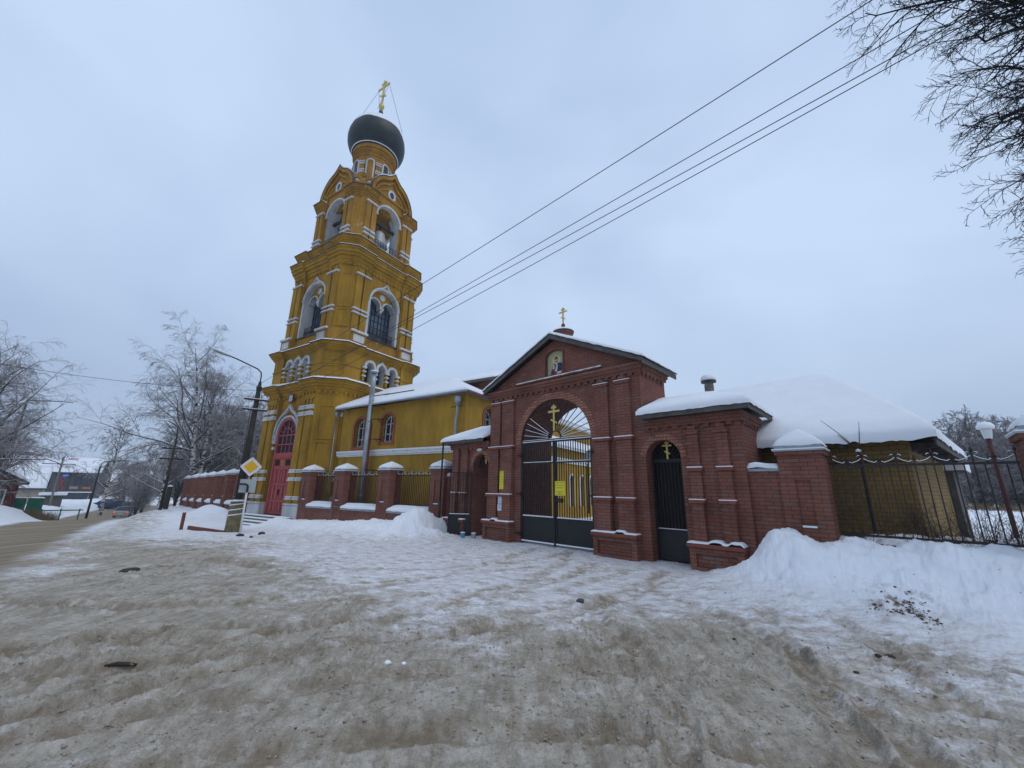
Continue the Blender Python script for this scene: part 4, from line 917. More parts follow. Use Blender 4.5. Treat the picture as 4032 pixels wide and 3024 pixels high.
def railing(P, rz, L, zb, zt, lab, grp, scroll=True, nb=None, step=.118, big=.42):
    e = empty('iron_railing', P, rz, lab, 'railing', grp)
    mb = MB()
    for z in (zb, zt): mb.box(0, L, -.02, .02, z-.02, z+.02)
    mb.build('rails', M['iron_brown'], e)
    n = max(3, int(round(L/step))); mb = MB(); sp = MB(); sn = MB(); sc_ = MB()
    for i in range(n+1):
        x = .02+(L-.04)*i/n; tall = (i % 2 == 0); top = zt+(.20 if i % 4 == 0 else .10 if tall else -.02)
        mb.box(x-.009, x+.009, -.009, .009, zb+.02, zt-.02)
        if tall:
            mb.box(x-.009, x+.009, -.009, .009, zt+.02, top-.03)
            sp.lathe([(.004, top-.03), (.022, top), (.003, top+.075)], x, 0, 4, cap=False)
    for i in range(0, n-1, 2):
        xa = .02+(L-.04)*i/n; xb = .02+(L-.04)*(i+2)/n; up = (i % 4 == 0)
        x1, x2 = (xa, xb) if up else (xb, xa); s = 1 if x2 > x1 else -1; w_ = abs(x2-x1)
        P_ = []
        for k in range(9): a = R_(200-k*40); P_.append((x1+s*(.045+.028*math.cos(a)), 0, zt+.155+.028*math.sin(a)))
        P_ = P_[::-1] if False else P_
        q = [(x1+s*.02, 0, zt+.12), (x1+s*w_*.35, 0, zt+.075), (x1+s*w_*.7, 0, zt+.045), (x1+s*w_*.87, 0, zt+.065)]
        for k in range(7): a = R_(-60+k*45); q.append((x1+s*(w_*.80+.024*math.cos(a)), 0, zt+.085+.024*math.sin(a)))
        sc_.tube(P_, .006, 4); sc_.tube(q, .006, 4)
        sn.tube([(x, y, z+.010) for x, y, z in q[:4]], .008, 4); sn.tube([(x, y, z+.009) for x, y, z in P_[2:6]], .007, 4)
    mb.build('bars', M['iron_brown'], e); sp.build('spear_tips', M['iron_brown'], e)
    if scroll: sc_.build('scrollwork', M['iron_brown'], e); sn.build('scroll_snow', M['snow'], e)
    return e
railing(GW(4.03, .30, 0), GA, 2.36, .93, 2.19, 'dark iron railing with scrolls and spear tips in front of the yellow shed', 'iron railings with spear tips')
plr = empty('fence_plinth', GW(3.945, .18), GA, 'low brick plinth under the right-hand railing', 'plinth'); MB().box(0, 2.5, 0, .25, 0, .80).build('masonry', M['brick'], plr)
# left fence: pillars along the church front
FL = P3 = TC+TX*3.4-TY*3.7
FA = R_(-32.0); FXv = Vector((math.cos(FA), math.sin(FA), 0)); FYv = Vector((-math.sin(FA), math.cos(FA), 0))
PF = Vector((-3.218, 16.387, 0))
def FWp(x, y=0, z=0): return PF+FXv*x+FYv*y+Vector((0, 0, z))
lab4 = ['brick pillar with snow cap nearest the gateway, first from the left wing', 'second snow-capped brick pillar left of the gateway wing', 'third snow-capped brick pillar left of the gateway, near the thin gas pipe', 'snow-capped brick pillar standing against the bell tower']
xs4 = [0.0, -3.08, -6.2, -8.92]
lastp = None; first = None
for i, x in enumerate(xs4):
    P = FWp(x+.36, .355, -.02*i)
    if first is None: first = pillar(P, FA, lab4[0], 'brick pillars of the left fence', ztop=2.37, snowh=.24, seed=5)
    else: dup(first, P, FA, lab4[i])
bays = ['railing bay left of the gateway, nearest the gateway', 'middle railing bay before the yellow church wall', 'railing bay nearest the bell tower, before the grey downpipe']
for i in range(3):
    xa = xs4[i+1]+.72; xb = xs4[i]
    railing(FWp(xa+.02, .36, -.02*i), FA, xb-xa-.04, .92, 2.13, 'dark iron '+bays[i], 'iron railings with spear tips', step=.105)
    e = empty('fence_plinth', FWp(xa, .02, 0), FA, ['brick plinth with thick lying snow nearest the gateway', 'brick plinth with lying snow between second and third pillar', 'brick plinth with lying snow nearest the bell tower'][i], 'plinth', 'plinths of the left fence')
    L = xb-xa; MB().box(.002, L-.002, 0, .5, -.6, .58).build('masonry', M['brick'], e); MB().box(.002, L-.002, -.05, .55, .581, .67).build('coping', M['zinc'], e)
    snowslab('coping_snow', .004, L-.004, -.06, .54, lambda X, Y: 0*X+.671+.10*smooth(.0, .3, Y), .13, e, step=.05, edge=.12, seed=7+i)
e = empty('low_brick_wall', FWp(.71, .2), FA, 'narrow low brick wall with snow between the first pillar and the left wing', 'wall')
MB().box(.003, .62, 0, .35, -.2, 2.06).build('masonry', M['brick'], e); MB().box(.003, .62, -.04, .39, 2.061, 2.12).build('coping', M['zinc'], e)
snowslab('coping_snow', .005, .6, -.04, .39, lambda X, Y: 0*X+2.121, .12, e, step=.03, edge=.1, seed=4)
e = empty('gas_pipe', FWp(-6.2+.75, -.02), FA, 'thin pale bent pipe on the third brick pillar', 'pipe')
MB().tube([(0, -.05, .70), (-.45, -.08, .72), (-.55, -.08, .66), (-.58, -.08, .2), (-.58, -.08, -.2)], .018, 8).build('tube', M['concrete'], e, smooth=True)
e = empty('gas_valve', FWp(-.55, -.12, .5), FA, 'snow-covered valve wheel beside the high snow heap', 'valve')
MB().tube([(-.22, 0, 0), (.22, 0, 0)], .03, 8).build('tube', M['iron_brown'], e); MB().tube([(0, 0, 0), (0, 0, .13)], .02, 8).build('stem', M['iron_brown'], e)
MB().lathe([(.10, .11), (.11, .13), (.04, .17)], 0, 0, 12).build('wheel_snow', M['snow'], e)
# brick fence going on beyond the tower
dirf = Vector((math.cos(R_(137)), math.sin(R_(137)), 0))
far_lab = ['first', 'second', 'third', 'fourth', 'fifth', 'sixth', 'seventh']
prev = None
for i in range(7):
    Pf = Vector((-16.1, 24.75, 0))+dirf*2.75*i
    zz_ = float(np.interp(i, [0, 6], [-.1, -.35]))
    q = dup(first, Pf+Vector((0, 0, zz_)), R_(-43), far_lab[i]+' brick pillar beyond the bell tower, counted away from it'); q['group'] = 'brick pillars beyond the tower'
    if prev is not None:
        e = empty('fence_plinth', prev+dirf*.37+Vector((0, 0, zz_)), R_(137), far_lab[i-1]+' brick plinth with snow beyond the bell tower, counted away from it', 'plinth', 'plinths beyond the tower')
        L = 2.0; MB().box(0, L, -.25, .25, -.7, .55).build('masonry', M['brick'], e); MB().box(0, L, -.3, .3, .551, .61).build('coping', M['zinc'], e)
        snowslab('coping_snow', 0, L, -.31, .31, lambda X, Y: 0*X+.611, .22, e, step=.08, edge=.2, seed=i)
    prev = Pf

# ================================================================== BELL TOWER
tw = empty('bell_tower', TC, TA, 'tall ochre yellow brick bell tower with white trim, red doors and a dark onion dome', 'bell tower')
def rot4(k, x, y):
    return ((x, y), (-y, x), (-x, -y), (y, -x))[k]
def faceT(k, Wf):     # (u, y, z): y inward from the pilaster plane of face k
    def T(u, y, z):
        X, Y = rot4(k, u, -(Wf(z) if callable(Wf) else Wf)+y); return (X, Y, z)
    return T
def outline(W, c, uw, p):
    o = []
    for k in range(4):
        for (x, y) in ((-(W-c), -W), (-uw, -W), (-uw, -W+p), (uw, -W+p), (uw, -W), (W-c, -W)): o.append(rot4(k, x, y))
    return o
def rings(mb, prof, uw, p, skip=(), cap=True):
    """prof: (W, c, z) levels of the chamfered plan with pilaster projections"""
    R = []
    for W, c, z in prof: R.append([mb.P((x, y, z)) for x, y in outline(W, c, uw, p)])
    for a, b_ in zip(R, R[1:]):
        for i in range(24):
            if i in skip: continue
            j = (i+1) % 24; mb.f.append([a[i], a[j], b_[j], b_[i]])
    if cap: mb.f.append(R[-1][:]); mb.f.append(R[0][::-1])
def cornice(nm, W, c, uw, p, z0, z1, proj, m, snow=.05, dent=True, dz=.28, dent_m=None, sub=None, soff=0.0):
    """stepped cornice growing out to proj between z0 and z1, dentils below"""
    mb = MB(); h = z1-z0; st = []
    for f, pr in ((0, .02), (.18, .05), (.19, .09), (.42, .12), (.43, .5*proj+.03), (.62, .62*proj), (.63, .80*proj), (.86, .86*proj), (.87, proj), (1, proj)):
        st.append((W+pr, c+.586*pr, z0+f*h))
    rings(mb, st, uw, p)
    o = mb.build(nm, m, tw)
    if dent:
        d = MB()
        for k in range(4):
            T = faceT(k, W); d.T = T; n = int(2*(W-c)/.30)
            for i in range(n):
                u = -(W-c)+.10+i*(2*(W-c)-.2)/n; off = p if abs(u+.07) < uw else 0
                d.box(u, u+.15, off-.075, off+.003, z0-.14, z0-.0)
        for k in range(4):      # chamfer dentils
            a = rot4(k, W-c, -W); b_ = rot4(k, W, -(W-c)); L = math.hypot(b_[0]-a[0], b_[1]-a[1]); ex_ = ((b_[0]-a[0])/L, (b_[1]-a[1])/L); nx = (ex_[1], -ex_[0])
            d.T = lambda u, y, z: (a[0]+ex_[0]*u-nx[0]*y, a[1]+ex_[1]*u-nx[1]*y, z)
            n = max(2, int(L/.3))
            for i in range(n): u = .06+i*(L-.1)/n; d.box(u, u+.15, -.075, .003, z0-.14, z0)
        d.build('dentils', m, o)
    e = MB(); rings(e, [(W+proj+.05, c+.586*(proj+.05), z1+.002), (W+proj+.05, c+.586*(proj+.05), z1+.035)], uw, p); e.build('metal_flashing', M['roofmetal'], o)
    if snow:
        s = MB(); pp = proj+.03
        rings(s, [(W+pp, c+.586*pp, z1+.0355), (W+pp-.02, c+.586*pp, z1+.036+snow*.7), (W+pp-.16, c+.586*pp, z1+.036+snow), (W-.25, c, z1+.036+snow+.13+soff)], uw, p)
        s.build('cornice_snow', M['snow'], o)
    return o
def pilboxes(W, z0, z1, uo, ui, gap, bands, nm='pilasters', m=None, faces=(0, 1, 2, 3), proud=.12, Wf=None, tw_bands=True, bandh=.15, thin=False):
    """paired pilasters each side of a face; bands: heights of white mouldings"""
    Wt = Wf or (lambda z: W)
    mid = (uo+ui)/2
    for k in faces:
        for sgn in (-1, 1):
            mb = MB(faceT(k, Wt)); a, b_ = (ui, uo)
            for x0, x1 in ((a, mid-gap/2), (mid+gap/2, b_)):
                q = sorted((sgn*x0, sgn*x1)); mb.box(q[0], q[1], 0.0, proud, z0, z1)
            p = mb.build('pilaster', m or M['yellow'], tw)
            if bands:
                w_ = MB(faceT(k, Wt))
                for zb, hb in bands:
                    for x0, x1 in ((a-.05, mid-gap/2+.03), (mid+gap/2-.03, b_+.05)):
                        q = sorted((sgn*x0, sgn*x1)); w_.box(q[0], q[1], -.07, proud+.02, zb, zb+hb*.45); w_.box(q[0]+.02, q[1]-.02, -.04, proud+.018, zb+hb*.452, zb+hb)
                w_.build('white_moulding', M['white'], p)
                s = MB(faceT(k, Wt))
                for zb, hb in bands:
                    q = sorted((sgn*(a-.03), sgn*(b_+.03))); s.box(q[0], q[1], -.05, proud-.01, zb+hb+.001, zb+hb+.022)
                s.build('moulding_snow', M['snow'], p)
FR, RT = 0, 1
def chamferT(k, W, c):
    a = rot4(k, W-c, -W); b_ = rot4(k, W, -(W-c)); L = math.hypot(b_[0]-a[0], b_[1]-a[1]); ex_ = ((b_[0]-a[0])/L, (b_[1]-a[1])/L); nx = (ex_[1], -ex_[0]); mx, my = (a[0]+b_[0])/2, (a[1]+b_[1])/2
    return (lambda u, y, z: (mx+ex_[0]*u-nx[0]*y, my+ex_[1]*u-nx[1]*y, z)), L
def stage_body(nm, W, c, uw, p, z0, z1, ops, m, panels=(), rmb=None):
    mb = MB(); mb.open = True
    Wi = W
    o = outline(W, c, uw, p)
    for i in range(24):
        if i % 6 in (2, 5): continue
        (x0, y0), (x1, y1) = o[i], o[(i+1) % 24]; mb.face([(x0, y0, z0), (x1, y1, z0), (x1, y1, z1), (x0, y0, z1)])
    for k in range(4):
        mb.T = faceT(k, W); wallseg(mb, -uw, uw, z0, z1, ops[k] if k < len(ops) else [], y=p, rmb=rmb[k] if rmb else None)
        T, L = chamferT(k, W, c); mb.T = T; wallseg(mb, -L/2, L/2, z0, z1, [])
        for (pz0, pz1) in panels:
            f = MB(T); hw = L*.27; f.band([(-hw, pz0), (hw, pz0), (hw, pz1), (-hw, pz1)], [(-hw-.12, pz0-.12), (hw+.12, pz0-.12), (hw+.12, pz1+.12), (-hw-.12, pz1+.12)], -.035, .01, closed=True)
            if k in (0, 1, 3): f.build('chamfer_panel', m, tw)
    mb.T = None
    return mb.build(nm, m, tw)
# ---- stage 1
Wp, cp = 3.48, .93
door_op = dict(c=0, hw=1.02, zb=0.06, zs=4.42, d=.30, n=22)
stage_body('ground_storey_wall', Wp, cp, 1.24, .24, -1.0, 6.85, [[door_op], [], [], []], M['yellow'], panels=((4.2, 5.9), (1.2, 3.9)))
pilboxes(3.60, .70, 5.9, 2.46, 1.30, .14, ((5.72, .2), (5.36, .2), (2.28, .16), (1.86, .16), (.90, .16)))
c1 = cornice('ground_storey_cornice', 3.50, .93, 1.24, .22, 6.75, 7.36, .42, M['yellow'], snow=.10, soff=.1)
mb = MB(); rings(mb, [(3.64, 1.12, -1.0), (3.64, 1.12, .55), (3.60, 1.10, .62), (3.66, 1.12, .64), (3.66, 1.12, .72)], 1.18, .62); mb.build('white_plinth', M['white'], tw)
mb = MB(faceT(0, 3.60)); mb.box(-1.17, 1.17, -.2, .6, -1.0, .05); mb.build('door_sill', M['concrete'], tw)
# corbel tabs above the pilaster caps
mb = MB(faceT(0, 3.6))
for s_ in (-1, 1):
    for u in (1.42, 1.75, 2.1): q = sorted((s_*u, s_*(u+.2))); mb.prism([(q[0], 6.32), (q[1], 6.32), (q[1]-.04, 6.08), (q[0]+.04, 6.08)], .06, .125)
    q = sorted((s_*1.3, s_*2.46)); mb.box(q[0], q[1], .05, .13, 6.32, 6.6)
mb.build('corbel_tabs', M['yellow'], tw)
T0 = faceT(0, 3.6)
def hood(mb, T, c, hw, zb, zs, wdt, y0, y1, kind='keel', k=1.0, legs=True, n=22):
    a = arch(c, hw, zs, kind, n, k); b_ = arch(c, hw+wdt, zs, kind, n, k*(1.0))
    if legs: a = [(c-hw, zb)]+a+[(c+hw, zb)]; b_ = [(c-hw-wdt, zb)]+b_+[(c+hw+wdt, zb)]
    mb.T = T; mb.band(a, b_, y0, y1)
mb = MB(); hood(mb, T0, 0, 1.03, 4.1, 4.42, .12, .15, .25, 'round'); mb.build('door_arch_trim', M['white'], tw)
mb = MB(); hood(mb, T0, 0, 1.20, 4.0, 4.45, .12, .10, .25, 'keel', k=1.08)
for s_ in (-1, 1):
    for z in (3.62, 3.95, 4.28): q = sorted((s_*1.06, s_*1.36)); mb.box(q[0], q[1], .12, .245, z, z+.17)
mb.build('ogee_hood', M['white'], tw)
mb = MB(T0); mb.box(-.26, .16, .14, .2, 6.35, 6.82); mb.build('small_shrine_frame', M['redpaint_d'], tw); MB(T0).box(-.22, .12, .125, .139, 6.4, 6.76).build('small_shrine_pane', M['plate_back'], tw)
# red doors
dv = .26
dr_ = MB(T0); hh_ = [(-1.0, .08)]+arch(0, 1.0, 4.42, n=22)+[(1.0, .08)]; hi_ = [(-.88, .08)]+arch(0, .88, 4.42, n=22)+[(.88, .08)]
dr_.band(hi_, hh_, dv-.06, dv+.1); door = dr_.build('door_frame', M['redpaint'], tw)
mb = MB(T0); mb.box(-.88, .88, dv-.045, dv+.05, 3.1, 3.42); mb.box(-.92, .92, dv-.12, dv-.046, 3.12, 3.17)
for z in (3.9,): mb.box(-.88, .88, dv, dv+.04, z-.03, z+.03)
mb.box(-.88, .88, dv, dv+.04, 4.39, 4.45)
for u in (-.42, 0, .42): mb.box(u-.025, u+.025, dv+.001, dv+.039, 3.42, 4.42 if u else 5.3)
for a in (50, 130): mb.tube([(.42*math.cos(R_(a)), dv+.02, 4.42+.42*math.sin(R_(a))), (.88*math.cos(R_(a)), dv+.02, 4.42+.88*math.sin(R_(a)))], .022, 4)
for a in (20, 160): mb.tube([(.42*math.cos(R_(a)), dv+.02, 4.42+.42*math.sin(R_(a))), (.88*math.cos(R_(a)), dv+.02, 4.42+.88*math.sin(R_(a)))], .018, 4)
mb.band(arch(0, .40, 4.42, n=12), arch(0, .45, 4.42, n=12), dv, dv+.04)
mb.build('fanlight_bars', M['redpaint'], tw)
mb = MB(T0); mb.prism([(-.88, 3.42), (.88, 3.42)]+arch(0, .88, 4.42, n=18)[::-1], dv+.045, dv+.06); mb.build('fanlight_glass', M['glass'], tw)
MB(T0).box(-.88, .88, dv-.02, dv+.05, 2.64, 3.098).build('transom', M['redpaint'], tw)
mb = MB(T0)
for u in (-.78, .30): mb.box(u, u+.48, dv-.028, dv-.021, 2.70, 3.03)
mb.build('transom_grilles', M['dark'], tw)
mb = MB(T0); mb.box(-.15, .15, dv-.03, dv-.021, 2.70, 3.03); mb.build('transom_plaque', M['kraft'], tw)
for s_ in (-1, 1):
    mb = MB(T0); q = sorted((s_*.008, s_*.88)); mb.box(q[0], q[1], dv, dv+.06, .1, 2.638); lf = mb.build('door_leaf', M['redpaint'], tw)
    mb = MB(T0)
    for (z0, z1) in ((.24, .74), (.86, 1.62), (1.74, 2.5)):
        for (x0, x1) in ((.10, .42), (.48, .80)):
            q = sorted((s_*x0, s_*x1)); mb.band([(q[0]+.04, z0+.04), (q[1]-.04, z0+.04), (q[1]-.04, z1-.04), (q[0]+.04, z1-.04)], [(q[0], z0), (q[1], z0), (q[1], z1), (q[0], z1)], dv-.018, dv-.001, closed=True)
    mb.build('door_panels', M['redpaint_d'], lf)
MB(T0).box(.0, .05, dv-.05, dv-.002, 1.1, 1.4).build('door_handle', M['iron'], tw)
# ---- stage 2 with triple windows
ops2 = [dict(c=u, hw=.27, zb=7.72, zs=8.68, d=.45, n=10) for u in (-.86, 0, .86)]
rw = {k: MB(faceT(k, 3.46)) for k in (0, 1)}
for k in rw: rw[k].open = True
class _R:  # reveal builders share the wall transform
    pass
mbw = MB(); 
stage_body('second_storey_wall', 3.46, .92, 1.55, .14, 7.40, 9.30, [ops2, ops2, [], []], M['yellow'], panels=((7.85, 8.25), (8.75, 9.1)), rmb=[rw[0], rw[1], None, None])
for k in rw: rw[k].build('window_reveals', M['white'], tw)
for k in (0, 1):
    T = faceT(k, 3.46)
    for j, u in enumerate((-.86, 0, .86)):
        mb = MB(); hood(mb, T, u, .275, 8.62, 8.68, .15, .0, .15, 'keel' if j == 1 else 'round', k=1.05 if j == 1 else 1.0, n=14)
        tr = mb.build('window_hood', M['white'], tw)
        mb = MB(T); mb.prism([(u-.27, 7.72), (u+.27, 7.72)]+arch(u, .27, 8.68, n=10)[::-1], .56, .57); mb.build('window_pane', M['glass'], tr)
        mb = MB(T); mb.box(u-.012, u+.012, .54, .56, 7.72, 8.9); mb.box(u-.27, u+.27, .54, .56, 8.2, 8.225); mb.box(u-.27, u+.27, .54, .56, 8.55, 8.575); mb.build('window_bars', M['iron'], tr)
    for u in (-1.29, -.43, .43, 1.29):
        mb = MB(T); mb.tube([(u, .06, 7.72), (u, .06, 8.55)], .09, 10); cl_ = mb.build('colonnette', M['yellow'], tw)
        mb = MB(T)
        for z, h_, r2 in ((7.98, .09, .12), (8.26, .09, .12), (8.50, .12, .15)): mb.box(u-r2, u+r2, -.06, .14, z, z+h_)
        mb.build('colonnette_rings', M['white'], cl_)
mb = MB(); rings(mb, [(3.50, 1.10, 8.38), (3.50, 1.10, 8.46)], 1.60, .05)
for i in range(1): pass
mbb = MB()
for k in range(4):
    T, L = chamferT(k, 3.46, .92)
    if k in (0, 1, 3):
        q = MB(T); q.box(-L/2, L/2, -.05, .0, 8.38, 8.47); q.build('string_course', M['yellow'], tw)
        T = faceT(k, 3.46); q = MB(T); q.box(-2.53, -1.56, -.05, .0, 8.38, 8.47); q.box(1.56, 2.53, -.05, .0, 8.38, 8.47); q.build('string_course', M['yellow'], tw)
cornice('second_storey_cornice', 3.44, .76, 1.55, .14, 9.18, 9.62, .33, M['yellow'], snow=.09, dent=False)
# ---- stage 3: pedestal, tall twin window
stage_body('third_storey_base', 3.34, .86, 1.32, .30, 9.6, 10.62, [], M['yellow_up'])
for k in (0, 1, 2, 3):
    T = faceT(k, 3.34)
    for s_ in (-1, 1):
        q = sorted((s_*1.36, s_*2.40)); mb = MB(T); mb.box(q[0], q[1], -.05, .0, 9.85, 10.52); pn = mb.build('pedestal_block', M['yellow_up'], tw)
        mb = MB(T); mb.box(q[0]+.14, q[1]-.14, -.058, -.051, 9.98, 10.4); mb.build('white_panel', M['white'], pn)
        mb = MB(T); mb.box(q[0]-.05, q[1]+.05, -.14, .0, 10.53, 10.62); mb.build('white_ledge', M['white'], pn)
        mb = MB(T); mb.box(q[0]-.05, q[1]+.05, -.13, -.0, 10.621, 10.655); mb.build('ledge_snow', M['snow'], pn)
W3 = lambda z: 3.26-(z-10.6)*.022
W3a, c3 = 3.10, .66
op3 = [dict(c=0, hw=1.10, zb=10.66, zs=13.12, d=.62, n=22)]
rw = {k: MB(faceT(k, W3a)) for k in (0, 1)}
for k in rw: rw[k].open = True
stage_body('third_storey_wall', W3a, c3, 1.34, .16, 10.62, 14.9, [op3, op3, [], []], M['yellow'], panels=((12.2, 14.3), (10.95, 11.9)), rmb=[rw[0], rw[1], None, None])
for k in rw: rw[k].build('window_reveals', M['white'], tw)
pilboxes(3.22, 10.66, 14.42, 2.38, 1.40, .13, ((12.02, .09), (11.76, .09), (14.36, .10)), m=M['yellow'])
for k in (0, 1, 2, 3):
    mb = MB(faceT(k, 3.22))
    for s_ in (-1, 1):
        for u in (1.45, 1.98): q = sorted((s_*u, s_*(u+.34))); mb.prism([(q[0], 14.78), (q[1], 14.78), (q[1]-.08, 14.50), (q[0]+.08, 14.50)], .02, .125)
    mb.build('corbel_tabs', M['yellow'], tw)
for k in (0, 1):
    T = faceT(k, W3a)
    mb = MB(); hood(mb, T, 0, 1.105, 10.66, 13.12, .17, .05, .17, 'round', n=24); hood(mb, T, 0, 1.14, 13.2, 13.14, .12, .0, .05, 'keel', legs=False, n=24)
    tr = mb.build('window_surround', M['white'], tw)
    y0 = .38
    ty = MB(T); ty.open = True
    twin = [dict(c=u, hw=.455, zb=13.05, zs=13.12, d=.20, n=14, sill=False) for u in (-.555, .555)]
    big = lambda u: 13.12+math.sqrt(max(0, 1.095**2-u*u))
    # tympanum plate as strips
    rv = MB(T); rv.open = True
    xs = np.linspace(-1.095, 1.095, 61)
    for xa, xb in zip(xs, xs[1:]):
        def low(u):
            for cc in (-.555, .555):
                d = abs(u-cc)
                if d < .455: return 13.12+math.sqrt(max(0, .455**2-d*d))
            return 13.10 if abs(u) < .2 else 13.12
        ty.face([(xa, y0, low(xa)), (xb, y0, low(xb)), (xb, y0, max(big(xb), low(xb))), (xa, y0, max(big(xa), low(xa)))])
        rv.face([(xa, y0, low(xa)), (xb, y0, low(xb)), (xb, y0+.38, low(xb)), (xa, y0+.38, low(xa))])
    ty.build('tympanum', M['yellow'], tr); rv.build('arch_soffit', M['white'], tr)
    mb = MB()
    for u in (-.555, .555): hood(mb, T, u, .44, 0, 13.12, .085, y0-.05, y0-.001, 'round', legs=False, n=14)
    mb.T = T; mb.box(-.16, .16, y0-.08, y0+.3, 12.98, 13.12); mb.box(-.12, .12, y0-.05, y0+.26, 12.87, 12.978); mb.box(-.07, .07, y0-.02, y0+.2, 12.76, 12.868)
    rr = [( .0+.15*math.cos(2*math.pi*i/20), 13.84+.15*math.sin(2*math.pi*i/20)) for i in range(20)]; ro = [(.21*math.cos(2*math.pi*i/20), 13.84+.21*math.sin(2*math.pi*i/20)) for i in range(20)]
    mb.band(rr, ro, y0-.04, y0-.001, closed=True); mb.prism(rr[::-1], y0-.012, y0-.001)
    mb.build('twin_arch_trim', M['white'], tr)
    mb = MB(T); mb.prism([(-1.09, 10.66), (1.09, 10.66)]+arch(0, 1.09, 13.12, n=20)[::-1], .76, .775); mb.build('window_pane', M['glass_sky'], tr)
    mb = MB(T)
    for u in (-.98, -.7, -.42, -.16, .16, .42, .7, .98): mb.box(u-.016, u+.016, .72, .755, 11.3, 13.5)
    for z in (11.3, 11.75, 12.2, 12.65, 13.05): mb.box(-1.09, 1.09, .722, .753, z-.014, z+.014)
    mb.box(-.16, .16, .715, .758, 10.7, 13.1) if False else None
    mb.build('window_bars', M['iron'], tr)
    mb = MB(T)
    for z in (10.70, 11.36): mb.box(-1.09, 1.09, .30, .33, z, z+.03)
    for i in range(7):
        u = -.93+i*.31
        for rr_ in (.13, .08): mb.tube([(u+rr_*math.cos(a_), .315, 11.04+rr_*1.9*math.sin(a_)) for a_ in np.linspace(0, 2*math.pi, 13)], .011, 4, cap=False)
        mb.tube([(u-.15, .315, 10.73), (u, .315, 11.04), (u+.15, .315, 11.36)], .009, 4); mb.tube([(u+.15, .315, 10.73), (u, .315, 11.04), (u-.15, .315, 11.36)], .009, 4)
    mb.build('railing', M['iron'], tr)
    MB(T).box(-1.3, 1.3, -.02, .3, 10.58, 10.655).build('metal_sill', M['roofmetal'], tr)
cornice('third_storey_cornice', 3.10, .56, 1.34, .14, 15.05, 16.0, .40, M['yellow'], snow=.07)
cornice('attic_cornice', 3.02, .53, 1.30, .14, 16.35, 16.85, .34, M['yellow'], snow=.07, dent=False)
mb = MB(); rings(mb, [(3.10, .6, 14.9), (3.10, .56, 15.06)], 1.34, .14); rings(mb, [(3.02, .53, 16.0), (3.02, .53, 16.36)], 1.30, .14); mb.build('attic_wall', M['yellow'], tw)
# ---- stage 4: open belfry
W4, c4 = 2.58, .54
op4 = [dict(c=0, hw=.97, zb=17.2, zs=19.95, d=.85, n=20)]
rw = [MB(faceT(k, W4)) for k in range(4)]
for q in rw: q.open = True
stage_body('belfry_wall', W4, c4, 1.16, .14, 16.85, 21.0, [op4]*4, M['yellow_up'], panels=(), rmb=rw)
for q in rw: q.build('arch_reveal', M['white'], tw)
mb = MB(); mb.open = True
for k in range(4):
    mb.T = faceT(k, W4); wallseg(mb, -1.59, 1.59, 17.0, 21.2, [dict(op4[0], d=-.001)], y=.99)
mb.T = None; mb.box(-1.58, 1.58, -1.58, 1.58, 16.9, 17.15)
mb.build('belfry_inner_wall', M['white'], tw)
MB().box(-1.585, 1.585, -1.585, 1.585, 20.85, 20.95).build('belfry_ceiling', M['rust_ceiling'], tw)
pilboxes(2.68, 16.9, 20.4, 1.98, 1.20, .12, ((18.02, .12), (17.72, .12), (20.2, .12)), m=M['yellow_up'])
for k in range(4):
    T = faceT(k, W4); mb = MB(); hood(mb, T, 0, .975, 19.9, 19.95, .13, .03, .15, 'round', legs=False, n=22)
    mb.T = T
    for s_ in (-1, 1): q = sorted((s_*.93, s_*1.14)); mb.box(q[0], q[1], .02, .9, 19.86, 19.96)
    mb.build('arch_trim', M['white'], tw)
    if k in (0, 1):
        mb = MB(T)
        for z in (17.25, 17.98): mb.box(-.97, .97, .10, .125, z, z+.025)
        for i in range(9): u = -.86+i*.215; mb.box(u-.01, u+.01, .102, .123, 17.27, 17.98)
        for i in range(4): u = -.75+i*.5; mb.tube([(u+.16*math.cos(a_), .112, 17.62+.22*math.sin(a_)) for a_ in np.linspace(0, 2*math.pi, 13)], .01, 4, cap=False)
        mb.build('balustrade', M['iron'], tw)
    MB(T).box(-1.15, 1.15, -.05, .3, 17.1, 17.19).build('sill_snow', M['snow'], tw)
cornice('belfry_cornice', 2.56, .49, 1.18, .62, 20.62, 21.15, .34, M['yellow_up'], snow=.05)
mb = MB(); rings(mb, [(2.50, .60, 21.2), (2.50, .60, 21.55), (2.62, .66, 21.56), (2.62, .66, 21.68)], 1.0, .02); mb.build('belfry_attic', M['yellow_up'], tw)
# beams (part of the tower); bells are things of their own
for k, T in ((0, faceT(0, W4)), (1, faceT(1, W4))):
    MB(T).box(-.96, .96, .55, .72, 19.55, 19.72).build('bell_beam', M['iron'], tw)
